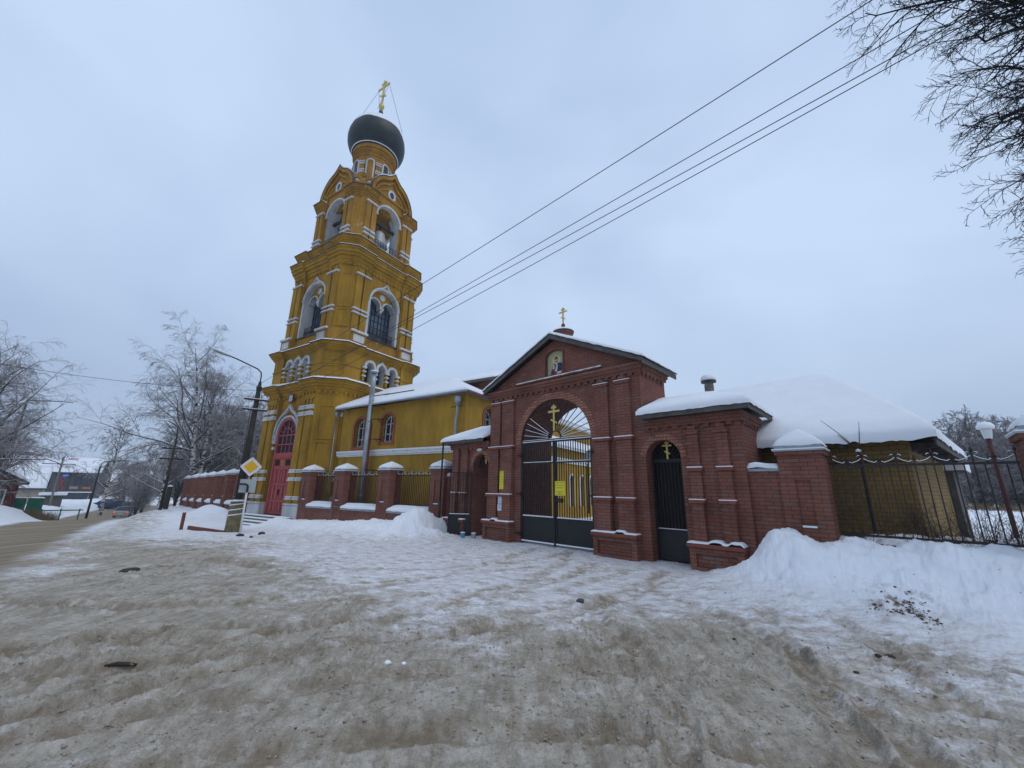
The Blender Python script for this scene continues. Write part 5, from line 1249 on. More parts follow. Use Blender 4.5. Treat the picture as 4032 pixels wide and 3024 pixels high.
# big kokoshnik gables
for k in range(4):
    T = faceT(k, 2.50)
    prof = [(-1.72, 20.95)]+arch(0, 1.72, 21.3, 'keel', 30, 1.12)+[(1.72, 20.95)]
    mb = MB(T); mb.prism(prof[::-1], -.0, 2.3); g = mb.build('kokoshnik_gable', M['yellow_up'], tw)
    mb = MB(); hood(mb, T, 0, 1.60, 21.0, 21.25, .22, -.22, .0, 'keel', n=30, k=1.12); hood(mb, T, 0, 1.38, 21.0, 21.2, .14, -.12, .0, 'keel', n=30, k=1.06); hood(mb, T, 0, 1.16, 20.96, 21.1, .12, -.06, .0, 'round', n=30)
    hood(mb, faceT(k, 2.44), 0, 1.11, 19.96, 19.98, .12, -.08, .02, 'round', n=24)
    mb.build('gable_mouldings', M['yellow_up'], g)
    cz = 22.02; ri = [(.19*math.cos(2*math.pi*i/20), cz+.26*math.sin(2*math.pi*i/20)) for i in range(20)]; ro = [(.34*math.cos(2*math.pi*i/20), cz+.42*math.sin(2*math.pi*i/20)) for i in range(20)]
    mb = MB(T); mb.band(ri, ro, -.07, .0, closed=True); mb.build('round_window_ring', M['white'], g); MB(T).prism(ri[::-1], -.02, -.001).build('round_window_pane', M['glass'], g)
    a = arch(0, 1.825, 21.26, 'keel', 30, 1.12); b_ = arch(0, 1.87, 21.26, 'keel', 30, 1.12)
    MB(T).band(a, b_, -.24, 2.3).build('gable_roof', M['roofmetal'], g)
    a = arch(0, 1.872, 21.26, 'keel', 30, 1.12)[8:-8]; b_ = arch(0, 1.93, 21.26, 'keel', 30, 1.12)[8:-8]
    MB(T).band(a, b_, -.22, 2.2).build('gable_snow', M['snow'], g)
for k in range(4):       # small corner kokoshniks
    for (dx, z, s_, back) in ((-.42, 21.68, 1.0, 0.0), (.42, 21.68, 1.0, 0.0), (0, 22.15, 1.0, .38)):
        T, L = chamferT(k, 2.40, .60)
        mb = MB(T); mb.prism([(dx-.42, z)]+arch(dx, .40, z+.18, 'keel', 16, 1.05)+[(dx+.40, z)], back-.02, back+1.4); g = mb.build('small_kokoshnik', M['yellow_up'], tw)
        mb = MB(T); mb.band(arch(dx, .27, z+.12, 'round', 12), arch(dx, .43, z+.17, 'keel', 12, 1.05), back-.09, back-.021); mb.build('gable_mouldings', M['yellow_up'], g)
        mb = MB(T); mb.prism([(dx-.2, z+.05)]+arch(dx, .2, z+.15, 'round', 10)+[(dx+.2, z+.05)], back-.04, back-.022); mb.build('white_panel', M['white'], g)
# drum and dome
R4 = 1.40
MB().lathe([(1.62, 22.2), (1.62, 23.05), (1.50, 23.2), (R4, 23.25), (R4, 25.6), (1.46, 25.62), (1.46, 25.8), (1.52, 25.82), (1.52, 26.2), (1.62, 26.22), (1.62, 26.5), (1.70, 26.55)], 0, 0, 48).build('drum', M['yellow_up'], tw, smooth=False)
d = MB()
for i in range(48):
    a = 2*math.pi*i/48; r0 = 1.53
    d.T = (lambda a: lambda x, y, z: ((r0+x)*math.cos(a)-y*math.sin(a), (r0+x)*math.sin(a)+y*math.cos(a), z))(a)
    d.box(0, .06, -.05, .05, 25.9, 26.1)
d.build('drum_dentils', M['yellow_up'], tw)
for i in range(8):
    a = math.pi/4*i; 
    T = (lambda a: lambda x, y, z: ((R4-y)*math.cos(a)-x*math.sin(a), (R4-y)*math.sin(a)+x*math.cos(a), z))(a)
    win = (i % 2 == 0)
    mb = MB(T); zb = 23.45; a_ = [(-.21, zb)]+arch(0, .21, 24.95, n=12)+[(.21, zb)]; b_ = [(-.30, zb)]+arch(0, .30, 24.95, n=12)+[(.30, zb)]
    mb.band(a_, b_, -.10, .12); g = mb.build('drum_arch_trim', M['white'], tw)
    mb = MB(T); mb.prism(a_[::-1], -.035, .1); mb.build('drum_window_pane' if win else 'blind_niche', M['glass'] if win else M['yellow_up'], g)
    if win:
        mb = MB(T); 
        for z in (23.8, 24.15, 24.5, 24.85): mb.box(-.2, .2, -.05, -.036, z-.015, z+.015)
        mb.box(-.015, .015, -.055, -.051, 23.46, 25.1); mb.build('window_bars', M['redpaint_d'], g)
for i in range(8):
    a = math.pi/4*(i+.5)
    T = (lambda a: lambda x, y, z: ((R4-y)*math.cos(a)-x*math.sin(a), (R4-y)*math.sin(a)+x*math.cos(a), z))(a)
    mb = MB(T); mb.box(-.15, .15, -.09, .1, 23.3, 24.95); g = mb.build('drum_pilaster', M['yellow_up'], tw)
    mb = MB(T)
    for z in (23.5, 24.0, 24.18, 24.74, 24.92): mb.box(-.19, .19, -.14, .09, z, z+.09)
    mb.build('pilaster_bands', M['white'], g)
dp = [(1.62, 26.5), (1.74, 26.56), (1.70, 26.66), (1.86, 26.85), (2.03, 27.15), (2.13, 27.5), (2.16, 27.9), (2.12, 28.3), (2.0, 28.7), (1.80, 29.1), (1.50, 29.5), (1.15, 29.82), (.80, 30.08), (.52, 30.32), (.34, 30.6), (.23, 30.95), (.15, 31.3)]
dm = MB().lathe(dp, 0, 0, 40).build('onion_dome', M['dome'], tw, smooth=True)
for i in range(1): MB().lathe([(1.735, 26.555), (1.76, 26.6), (1.72, 26.64)], 0, 0, 40).build('dome_rim_snow', M['snow'], dm)
def domesnow():
    n, k = 60, 24; A = np.linspace(0, 2*math.pi, n+1); Z = np.linspace(0, 1, k)
    rr = np.array([p[0] for p in dp[7:15]]); zz = np.array([p[1] for p in dp[7:15]]); ln = np.linspace(0, 1, len(rr))
    AA, TT = np.meshgrid(A, Z, indexing='ij')
    low = 0.16+0.18*fbm(np.cos(AA)*2.2+5, np.sin(AA)*2.2+5, 3, 3)+0.16*np.cos(AA-math.pi*.62)
    q = low+(1-low)*TT; r_q = np.interp(q, ln, rr); z_q = np.interp(q, ln, zz); off = .035*np.minimum(1, TT*8)+.004
    return gridmesh('dome_snow', (r_q+off)*np.cos(AA), (r_q+off)*np.sin(AA), z_q+off*.8, M['snow'], dm)
domesnow()
MB().lathe([(.17, 31.2), (.12, 31.42), (.08, 31.55)], 0, 0, 16).build('dome_neck', M['zinc'], dm, smooth=True)
MB().lathe([(.05, 31.5), (.15, 31.58), (.22, 31.74), (.22, 31.86), (.15, 32.0), (.05, 32.08)], 0, 0, 16).build('gilded_ball', M['gold'], dm, smooth=True)
mb = MB(); cr = MB()
T90 = lambda x, y, z: (-y, x, z)
cross_shape(mb, 0, 32.05, 2.5, -.05, .05, .15); cx_ = mb.build('dome_cross', M['gold'], dm)
mb = MB()
for x in (.64, -.64):
    for s_ in (-1, 1): mb.tube([(x, 0, 33.85), (x*2.1, s_*1.25, 29.5)], .013, 4)
mb.build('cross_chains', M['iron'], dm)
# bells
def bell(P, s, m, lab):
    e = empty('church_bell', P, 0, lab, 'bell', 'bells hanging in the belfry')
    MB().lathe([(.42*s, -.9*s), (.45*s, -.86*s), (.36*s, -.62*s), (.29*s, -.3*s), (.25*s, -.12*s), (.16*s, -.03*s), (.03*s, 0)], 0, 0, 24).build('bell_body', m, e, smooth=True)
    MB().tube([(0, 0, 0), (0, 0, .25*s)], .03*s, 8).build('hanger', M['iron'], e); MB().tube([(0, 0, -.3*s), (0.03, 0, -.98*s)], .035*s, 6).build('clapper', M['iron'], e)
bell(TW(W4-.75, -.15, 19.2), 1.45, M['bell_pale'], 'large pale bell hanging in the right-hand arch of the belfry')
bell(TW(.15, -(W4-.62), 19.4), .62, M['bronze'], 'small dark bell hanging in the left-hand arch of the belfry')

# stairs in front of the tower door
st = empty('stone_stairs', TC, TA, 'wide snow-covered stairs leading up to the red church doors', 'stairs')
for k in range(5):
    W_ = 3.95+.36*k; z = .07-.105*k
    MB().box(-2.6-.62*k, 2.25, -W_, -3.3 if k == 0 else -(3.95+.36*(k-1))+.01, -1.2, z-.045).build('step', M['concrete'], st)
    snowslab('step_snow', -2.6-.62*k, 2.25, -W_+.01, -(3.95+.36*(k-1))-.004 if k else -3.64, lambda X, Y: 0*X+z-.044, .05, st, step=.1, edge=.08, seed=k, lump=.6)
e = empty('timber_curb', (-14.05, 18.45, -.24), R_(-32), 'red-brown timber edging lying at the foot of the church stairs', 'kerb')
MB().box(0, 3.1, -.05, .05, -.15, .09).build('beam', M['redwood'], e)
p0_ = Vector((-14.32, 18.38, 0)); e = empty('short_post', (p0_.x, p0_.y, tz(p0_.x, p0_.y)), .3, 'short red-brown wooden post in the snow left of the stairs', 'post')
MB().box(-.05, .05, -.05, .05, -.2, .72).build('shaft', M['redwood'], e); MB().lathe([(.06, .72), (.055, .75), (.01, .78)], 0, 0, 8).build('snow_top', M['snow'], e)

# ================================================================== CHURCH
ch = empty('church_building', TC, TA, 'low ochre yellow church hall with snowy hipped roof joined to the bell tower', 'church')
U0, U1, V0, V1 = 3.3, 12.25, -2.4, 1.6
mb = MB(); mb.open = True
wops = [dict(c=5.15, hw=.40, zb=3.72, zs=4.72, d=.28, n=12), dict(c=7.42, hw=.40, zb=4.05, zs=5.02, d=.28, n=12)]
wops = [dict(c=5.18, hw=.42, zb=3.62, zs=4.70, d=.28, n=12), dict(c=7.30, hw=.42, zb=3.80, zs=4.78, d=.28, n=12)]
wallseg(mb, U0, U1, -1.0, 5.72, wops, y=V0)
TS = lambda u, y, z: (U1-y, u, z)       # side face, u along +y
mb.T = TS; sops = [dict(c=-.62, hw=.42, zb=3.95, zs=4.9, d=.28, n=12)]
wallseg(mb, V0, 16, -1.0, 5.72, sops, y=0); mb.T = None
mb.face([(U0, V0, -1), (U0, 3, -1), (U0, 3, 5.72), (U0, V0, 5.72)])
mb.build('wall', M['yellow_smooth'], ch)
mb = MB()
for z, p_ in ((3.13, .05), (3.20, .09), (3.27, .07), (3.335, .12)):
    mb.box(U0+.25, U1+p_, V0-p_, V0-.002, z, z+.064); mb.box(U1+.002, U1+p_-.001, V0, 3.0, z, z+.064)
bd_ = mb.build('white_band', M['white_clean'], ch); MB().box(U0+.25, U1+.12, V0-.12, V0-.002, 3.4, 3.425).build('band_snow', M['snow'], bd_)
def chwin(T, o, y):
    c, hw, zb, zs = o['c'], o['hw'], o['zb'], o['zs']
    mb = MB(T); a = [(c-hw, zb)]+arch(c, hw, zs, n=12)+[(c+hw, zb)]; b_ = [(c-hw-.13, zb-.13)]+arch(c, hw+.13, zs, n=12)+[(c+hw+.13, zb-.13)]
    mb.band(a, b_, y-.035, y+.05); mb.box(c-hw-.13, c+hw+.13, y-.04, y+.05, zb-.14, zb-.001)
    fr = mb.build('window_surround', M['winred'], ch)
    mb = MB(T); mb.prism([(c-hw, zb), (c+hw, zb)]+arch(c, hw, zs, n=12)[::-1], y+.27, y+.279); mb.build('window_pane', M['glass'], fr)
    mb = MB(T); h2 = hw-.05; mb.band([(c-h2+.07, zb+.07)]+arch(c, h2-.07, zs, n=12)+[(c+h2-.07, zb+.07)], [(c-h2, zb)]+arch(c, h2, zs, n=12)+[(c+h2, zb)], y+.2, y+.25)
    mb.box(c-.03, c+.03, y+.2, y+.25, zb, zs+hw*.8); mb.box(c-h2, c+h2, y+.201, y+.249, zb, zb+.07)
    for z in (zb+.42, zs-.05): mb.box(c-h2, c+h2, y+.205, y+.245, z-.02, z+.02)
    mb.build('window_frame', M['white_clean'], fr)
    mb = MB(T)
    for i in range(5): u = c-hw*.72+i*hw*.36; mb.box(u-.009, u+.009, y+.10, y+.118, zb, zs+math.sqrt(max(0, hw*hw-(u-c)**2))-.01)
    for z in (zb+.25, zb+.65, zs): mb.box(c-hw, c+hw, y+.092, y+.099, z-.009, z+.009)
    mb.build('window_grille', M['iron'], fr)
for o in wops: chwin(None, o, V0)
chwin(TS, sops[0], 0)
# roof
x0, x1, y0, y1, ze, sl = U0-.05, U1+.32, V0-.34, V1+.0, 5.80, .52
def zroof(X, Y):
    z = np.minimum(Y-y0, 4.3-Y)*sl; z = np.minimum(z, (x1-X)*sl*.92); return ze+np.maximum(0, z)
mb = MB(); mb.open = True
ym = (y0+4.3)/2; hz = (ym-y0)*sl; xr = x1-hz/(sl*.92)
mb.face([(x0, y0, ze), (x1, y0, ze), (xr, ym, ze+hz), (x0, ym, ze+hz)]); mb.face([(x0, 4.3, ze), (x0, ym, ze+hz), (xr, ym, ze+hz), (x1, 4.3, ze)]); mb.face([(x1, y0, ze), (x1, 4.3, ze), (xr, ym, ze+hz)]); mb.face([(x0, y0, ze), (x0, 4.3, ze), (x1, 4.3, ze), (x1, y0, ze)])
rf = mb.build('roof', M['roofmetal'], ch)
mb = MB(); mb.box(x0, x1, y0-.02, y0+.02, ze-.10, ze-.0); mb.box(x1-.02, x1+.02, y0, 4.2, ze-.10, ze-.001); mb.build('fascia', M['redpaint_d'], rf)
snowslab('roof_snow', x0, x1+.02, y0-.02, 4.3, lambda X, Y: zroof(X, Y), .13, rf, step=.09, edge=.25, seed=3, under=.01)
mb = MB(); mb.tube([(x0+.2, y0-.07, ze-.1), (x1, y0-.07, ze-.06)], .05, 8); mb.build('gutter', M['zinc'], rf)
MB().box(x0+.2, x1, y0-.10, y0-.04, ze-.06, ze-.03).build('gutter_snow', M['snow'], rf)
mb = MB()
for (xa, xb, yy) in ((4.9, 6.3, y0+1.05), (6.1, 8.3, y0+.95)):
    mb.box(xa, xb, yy, yy+.03, float(zroof(np.array(xa), np.array(yy)))+.16, float(zroof(np.array(xa), np.array(yy)))+.20)
mb.build('snow_guards', M['iron'], rf)
# upper brick attic behind the hip
mb = MB(); mb.box(9.9, 12.3, -.45, 4.6, 5.8, 6.85); at_ = mb.build('brick_attic', M['brick'], ch)
mb = MB(lambda x, y, z: (x, y, z)); mb.face([(9.6, -.75, 6.86), (12.6, -.75, 6.86), (12.6, 2.1, 8.1), (9.6, 2.1, 8.1)]); mb.face([(9.6, 2.1, 8.1), (12.6, 2.1, 8.1), (12.6, 5, 6.86), (9.6, 5, 6.86)]); mb.face([(12.3, -.45, 6.85), (12.3, 4.6, 6.85), (12.3, 2.1, 8.0)]); mb.open = True
mb.build('attic_roof', M['redpaint_d'], at_)
mb = MB(); mb.box(9.6, 12.62, -.8, -.74, 6.72, 6.86); mb.build('fascia', M['wood_grey'], at_)
snowslab('attic_snow', 9.6, 12.62, -.78, 5.0, lambda X, Y: 6.87+np.minimum(Y+.75, 4.95-Y)*.43, .1, at_, step=.1, edge=.2)
# rear hall roof and lean-to seen through the gate
mb = MB(); mb.open = True; mb.face([(12.6, 4.2, 5.95), (12.6, 16.3, 5.95), (6.5, 16.3, 8.4), (6.5, 4.2, 8.4)]); mb.face([(12.6, 4.2, 5.95), (6.5, 4.2, 8.4), (6.5, 4.2, 5.95)]); mb.build('rear_roof', M['roofmetal'], ch)
snowslab('rear_roof_snow', 6.5, 12.65, 4.2, 16.3, lambda X, Y: 5.96+(12.6-X)*.402, .2, ch, step=.15, edge=.3, seed=8)
MB().box(12.25, 12.62, 4.2, 16.3, 5.70, 5.93).build('rear_eave', M['white_clean'], ch)
mb = MB(); mb.open = True; UL = 13.7
TL = lambda u, y, z: (UL-y, u, z)
lops = [dict(c=u, hw=.27, zb=.75, zs=2.2, d=.16, n=8) for u in (5.6, 7.1, 8.6)]
mb.T = TL; wallseg(mb, 0.2, 14, -.5, 3.86, lops, y=0); mb.T = None
mb.face([(12.25, .2, -.5), (UL, .2, -.5), (UL, .2, 3.86), (12.25, .2, 3.86)])
mb.build('lean_to_wall', M['yellow_smooth'], ch)
mb = MB(); mb.box(UL+.002, UL+.06, .2, 14, 3.08, 3.24); mb.box(UL+.002, UL+.1, .2, 14, 3.243, 3.32)
mb.build('lean_to_band', M['white_clean'], ch)
for o in lops:
    mb = MB(TL); c, hw, zb, zs = o['c'], o['hw'], o['zb'], o['zs']
    mb.band([(c-hw, zb)]+arch(c, hw, zs, n=8)+[(c+hw, zb)], [(c-hw-.08, zb)]+arch(c, hw+.08, zs, n=8)+[(c+hw+.08, zb)], -.03, .03); fr = mb.build('lean_to_window', M['white_clean'], ch)
    mb = MB(TL); mb.prism([(c-hw, zb), (c+hw, zb)]+arch(c, hw, zs, n=8)[::-1], .15, .158); mb.build('window_pane', M['glass_sky'], fr)
mb = MB(); mb.face([(12.25, 0, 4.75), (14.0, 0, 3.95), (14.0, 14.3, 3.95), (12.25, 14.3, 4.75)]); mb.open = True; lr = mb.build('lean_to_roof', M['roofmetal'], ch)
MB().box(13.9, 14.0, 0, 14.3, 3.82, 3.94).build('fascia', M['white_clean'], lr)
snowslab('lean_to_snow', 12.27, 14.02, 0, 14.3, lambda X, Y: 3.96+(14.0-X)*.457, .14, lr, step=.1, edge=.25, seed=6)
e = empty('downpipe', TW(UL+.08, 7.9), TA, 'dark downpipe on the lean-to wall seen through the barred gate', 'pipe'); MB().tube([(.25, 0, 3.85), (.02, 0, 3.45), (0, 0, .3)], .045, 8).build('tube', M['iron_brown'], e, smooth=True)
# downpipes of the hall
e = empty('downpipe', TW(3.35, -2.62), TA, 'thin grey downpipe between the tower and the yellow hall', 'pipe')
MB().tube([(0, 0, 5.35), (0, 0, -.3)], .055, 10).build('tube', M['zinc'], e, smooth=True); MB().lathe([(.06, 5.30), (.13, 5.42), (.13, 5.60)], 0, 0, 10).build('hopper', M['zinc'], e)
e = empty('downpipe', TW(11.85, -2.62), TA, 'grey downpipe with hopper at the right corner of the yellow hall', 'pipe')
MB().tube([(0.1, 0, 5.25), (.1, 0, 4.9), (-.0, 0.05, 4.5), (0, .05, -.3)], .06, 10).build('tube', M['zinc'], e, smooth=True); MB().lathe([(.06, 5.22), (.16, 5.34), (.16, 5.55)], 0.1, 0, 8).build('hopper', M['zinc'], e); MB().box(-.28, .42, -.02, .02, 5.1, 5.13).build('bracket', M['iron'], e)
e = empty('flue_pipe', TW(6.35, -2.80), TA, 'tall shiny metal flue pipe rising beside the church windows', 'chimney')
MB().tube([(0, 0, .6), (0, 0, 6.2)], .125, 18).build('lower_tube', M['zinc'], e, smooth=True); MB().tube([(0, 0, 6.2), (0, 0, 7.35)], .118, 18).build('upper_tube', M['zinc'], e, smooth=True)
MB().lathe([(.15, 7.36), (.19, 7.42), (.19, 7.46), (.02, 7.52)], 0, 0, 18).build('cap', M['zinc'], e)
MB().lathe([(.19, 7.461), (.18, 7.50), (.02, 7.56)], 0, 0, 18).build('cap_snow', M['snow'], e)
mb = MB()
for z in (1.2, 2.35, 3.6, 4.8, 6.2): mb.lathe([(.135, z), (.135, z+.05)], 0, 0, 18)
mb.build('joint_rings', M['zinc'], e)
for z in (2.4, 3.9, 4.9, 5.7):
    mb = MB(); mb.box(.12, .62, -.02, .02, z, z+.04); mb.box(.58, .62, .0, .4, z, z+.04); mb.tube([(.6, 0.02, z), (.6, .38, z-.25)], .015, 4); mb.build('bracket', M['iron'], e)
MB().box(.12, .20, .0, .08, .8, 4.8).build('timber_support', M['redwood'], e)

# ================================================================== SHED BEHIND THE RAILING
SC = GW(5.18, 1.35); SA = R_(128.7-180)
sh = empty('brick_shed', SC, SA, 'yellow brick shed under a deep snow hipped roof behind the iron railing', 'shed')
# local x to the right along the front (corner at 0), y into the shed
mb = MB(); mb.open = True; SL, SDp = 7.5, 5.7
for a, b_ in (((-SL, 0), (0, 0)), ((0, 0), (0, SDp)), ((0, SDp), (-SL, SDp)), ((-SL, SDp), (-SL, 0))):
    mb.face([(a[0], a[1], -.3), (b_[0], b_[1], -.3), (b_[0], b_[1], 2.72), (a[0], a[1], 2.72)])
mb.build('wall', M['ybrick'], sh)
mb = MB(); mb.box(-SL, -.02, -.02, .0, 2.31, 2.335); mb.build('wall_cable', M['iron'], sh)
OV = .45; ex0, ex1, ey0, ey1 = -SL-OV, OV, -OV+.05, SDp+OV; EZS = 2.74; PZ = 4.80; pk = (-1.75, 2.85); pl_ = (-4.6, 2.85)
def zs_roof(X, Y):
    z1_ = (Y-ey0)/(pk[1]-ey0); z2_ = (ey1-Y)/(ey1-pk[1]); z3_ = (ex1-X)/(ex1-pk[0]); z4_ = (X-ex0)/(pl_[0]-ex0)
    return EZS+(PZ-EZS)*np.clip(np.minimum(np.minimum(z1_, z2_), np.minimum(z3_, z4_)), 0, 1)
mb = MB(); mb.open = True
A, B, Cc, Dd, E, F = (ex0, ey0, EZS), (ex1, ey0, EZS), (ex1, ey1, EZS), (ex0, ey1, EZS), (*pl_, PZ), (*pk, PZ)
for q in ([A, B, F, E], [B, Cc, F], [Cc, Dd, E, F], [Dd, A, E]): mb.face(q)
rf = mb.build('roof', M['roofmetal'], sh)
mb = MB()     # corrugated sheet edge
n = 46
for i in range(n): x = ex0+(ex1-ex0)*i/n; mb.tube([(x+.08, ey0-.03, EZS-.01+.0), (x+.08, ey0+.5, EZS+.30)], .035, 6)
mb.build('corrugation', M['wood_grey'], rf)
mb = MB()
for i in range(8): y = .3+i*.75; mb.prism([(0.02, 2.52), (OV-.03, 2.60), (OV-.03, 2.68), (0.02, 2.70)], y, y+.07)
for i in range(6): x = -1.0-i*1.0; mb.box(x, x+.07, -.36, 0, 2.6, 2.69)
mb.box(OV-.03, OV, -.35, ey1-.05, 2.58, 2.72)
mb.build('rafters', M['wood_grey'], rf)
snowslab('roof_snow', ex0-.05, ex1+.03, ey0-.08, ey1+.05, zs_roof, .30, rf, step=.055, edge=.45, seed=14, lump=.14, under=.02, rag=.07)
e = empty('roof_vent', sh.matrix_world @ Vector((0, 0, 0)), 0, 'round metal roof vent with a hat of snow on the shed roof', 'vent')
vp = SC+Vector((math.cos(SA), math.sin(SA), 0))*-4.95+Vector((-math.sin(SA), math.cos(SA), 0))*2.75; e.location = (vp.x, vp.y, 4.9)
MB().lathe([(.15, -.1), (.15, .42)], 0, 0, 14).build('tube', M['concrete'], e, smooth=False); MB().lathe([(.25, .50), (.24, .56), (.05, .62)], 0, 0, 14).build('hood', M['iron'], e)
mb = MB(); 
for a in (0, 2.1, 4.2): mb.box(.13*math.cos(a)-.01, .13*math.cos(a)+.01, .13*math.sin(a)-.01, .13*math.sin(a)+.01, .4, .52)
mb.build('struts', M['iron'], e); MB().lathe([(.25, .565), (.26, .62), (.21, .74), (.10, .80), (.01, .81)], 0, 0, 14).build('snow_hat', M['snow'], e, smooth=True)
# plank extension, tub, pole with a snowy lamp
wd = empty('plank_lean_to', SC+Vector((math.cos(R_(38.7)), math.sin(R_(38.7)), 0))*5.8, SA, 'grey plank lean-to at the far end of the yellow shed', 'shed')
MB().box(-1.6, .15, 0, 1.6, 0, 2.3).build('planks', M['wood_grey'], wd); MB().box(-1.7, .4, -.2, 1.8, 2.3, 2.36).build('roof', M['wood_grey'], wd); MB().box(-1.7, .42, -.22, 1.8, 2.361, 2.6).build('snow_cover', M['snow'], wd)
P = pol(39.6, 19.5); zz_ = tz(P.x, P.y)
e = empty('lamp_post', (P.x, P.y, zz_), 0, 'dark red yard lamp post topped with a cushion of snow', 'lamp post')
MB().tube([(0, 0, -.3), (0, 0, 2.95)], .06, 8).build('post', M['redpost'], e, smooth=True); MB().lathe([(.09, 2.95), (.13, 3.2), (.13, 3.25)], 0, 0, 10).build('lamp_shade', M['lampglass'], e)
MB().lathe([(.20, 3.26), (.21, 3.34), (.14, 3.45), (.02, 3.49)], 0, 0, 12).build('snow_hat', M['snow'], e, smooth=True)
P = pol(43.0, 11.9); e = empty('metal_tub', (P.x, P.y, .2), 0, 'dark old metal tub standing among bushes behind the railing', 'tub')
MB().lathe([(.38, 0), (.46, .65), (.48, .66), (.44, .665), (.36, .1)], 0, 0, 18).build('body', M['iron_brown'], e); MB().lathe([(.43, .6), (.3, .68), (.02, .7)], 0, 0, 18).build('snow_fill', M['snow'], e)

# ================================================================== BRANCHING PLANTS
def grow(start, dirn, length, r0, N, up=0.0, wander=.12, droop=0.0, taper=.75):
    Mn = len(start); P = np.zeros((Mn, N, 3)); P[:, 0] = start; d = dirn/np.linalg.norm(dirn, axis=1, keepdims=True); st = (length/(N-1))[:, None]
    for i in range(1, N):
        f = i/(N-1); d = d+RNG.normal(0, wander, (Mn, 3)); d[:, 2] += up-droop*f*2
        d /= np.linalg.norm(d, axis=1, keepdims=True); P[:, i] = P[:, i-1]+d*st
    Rr = r0[:, None]*(1-taper*np.linspace(0, 1, N))[None]
    return P, Rr
def spawn(P, Rr, m_, t0, t1, ang, lenf, rf, rmin, jit=.35, lens=None):
    B, N, _ = P.shape; t_ = t0+(t1-t0)*(np.arange(m_)[None]+RNG.random((B, m_)))/m_; f = t_*(N-1); i = np.clip(f.astype(int), 0, N-2); w_ = (f-i)[..., None]
    bi = np.arange(B)[:, None]; a = P[bi, i]; b_ = P[bi, i+1]; s = a*(1-w_)+b_*w_; tg = b_-a; tg /= np.linalg.norm(tg, axis=-1, keepdims=True)+1e-9
    rv = RNG.normal(0, 1, tg.shape); pr_ = rv-(rv*tg).sum(-1, keepdims=True)*tg; pr_ /= np.linalg.norm(pr_, axis=-1, keepdims=True)+1e-9
    an = np.radians(ang+RNG.normal(0, 9, t_.shape))[..., None]; d = tg*np.cos(an)+pr_*np.sin(an)
    L = np.linalg.norm(np.diff(P, axis=1), axis=-1).sum(1)[:, None] if lens is None else lens
    ln = L*lenf*(1.15-.75*t_)*(1-jit+2*jit*RNG.random(t_.shape)); rr = np.maximum(Rr[bi, i]*rf, rmin)
    return s.reshape(-1, 3), d.reshape(-1, 3), ln.reshape(-1), rr.reshape(-1)
def tubes(batches, name, m, parent=None, smooth_=True):
    V = []; F = []; off = 0
    for P, Rr, k in batches:
        B, N, _ = P.shape
        if B == 0: continue
        T = np.gradient(P, axis=1); T /= np.linalg.norm(T, axis=-1, keepdims=True)+1e-9
        ref = np.array([.31, .52, .29]); n1 = np.cross(T, ref); n1 /= np.linalg.norm(n1, axis=-1, keepdims=True)+1e-9; n2 = np.cross(T, n1)
        a = 2*np.pi*np.arange(k)/k; v = P[:, :, None]+Rr[:, :, None, None]*(np.cos(a)[None, None, :, None]*n1[:, :, None]+np.sin(a)[None, None, :, None]*n2[:, :, None])
        V.append(v.reshape(-1, 3)); i = off+np.arange(B*N*k).reshape(B, N, k); j = np.roll(i, -1, axis=2)
        F.append(np.stack([i[:, :-1], j[:, :-1], j[:, 1:], i[:, 1:]], -1).reshape(-1, 4)); off += B*N*k
    V = np.concatenate(V); F = np.concatenate(F)
    me = bpy.data.meshes.new(name); me.vertices.add(len(V)); me.vertices.foreach_set('co', V.ravel()); me.loops.add(F.size); me.loops.foreach_set('vertex_index', F.ravel().astype(np.int32))
    me.polygons.add(len(F)); me.polygons.foreach_set('loop_start', np.arange(0, F.size, 4)); me.polygons.foreach_set('loop_total', np.full(len(F), 4)); me.update(calc_edges=True)
    me.polygons.foreach_set('use_smooth', np.full(len(F), smooth_))
    return newobj(name, me, parent, m)
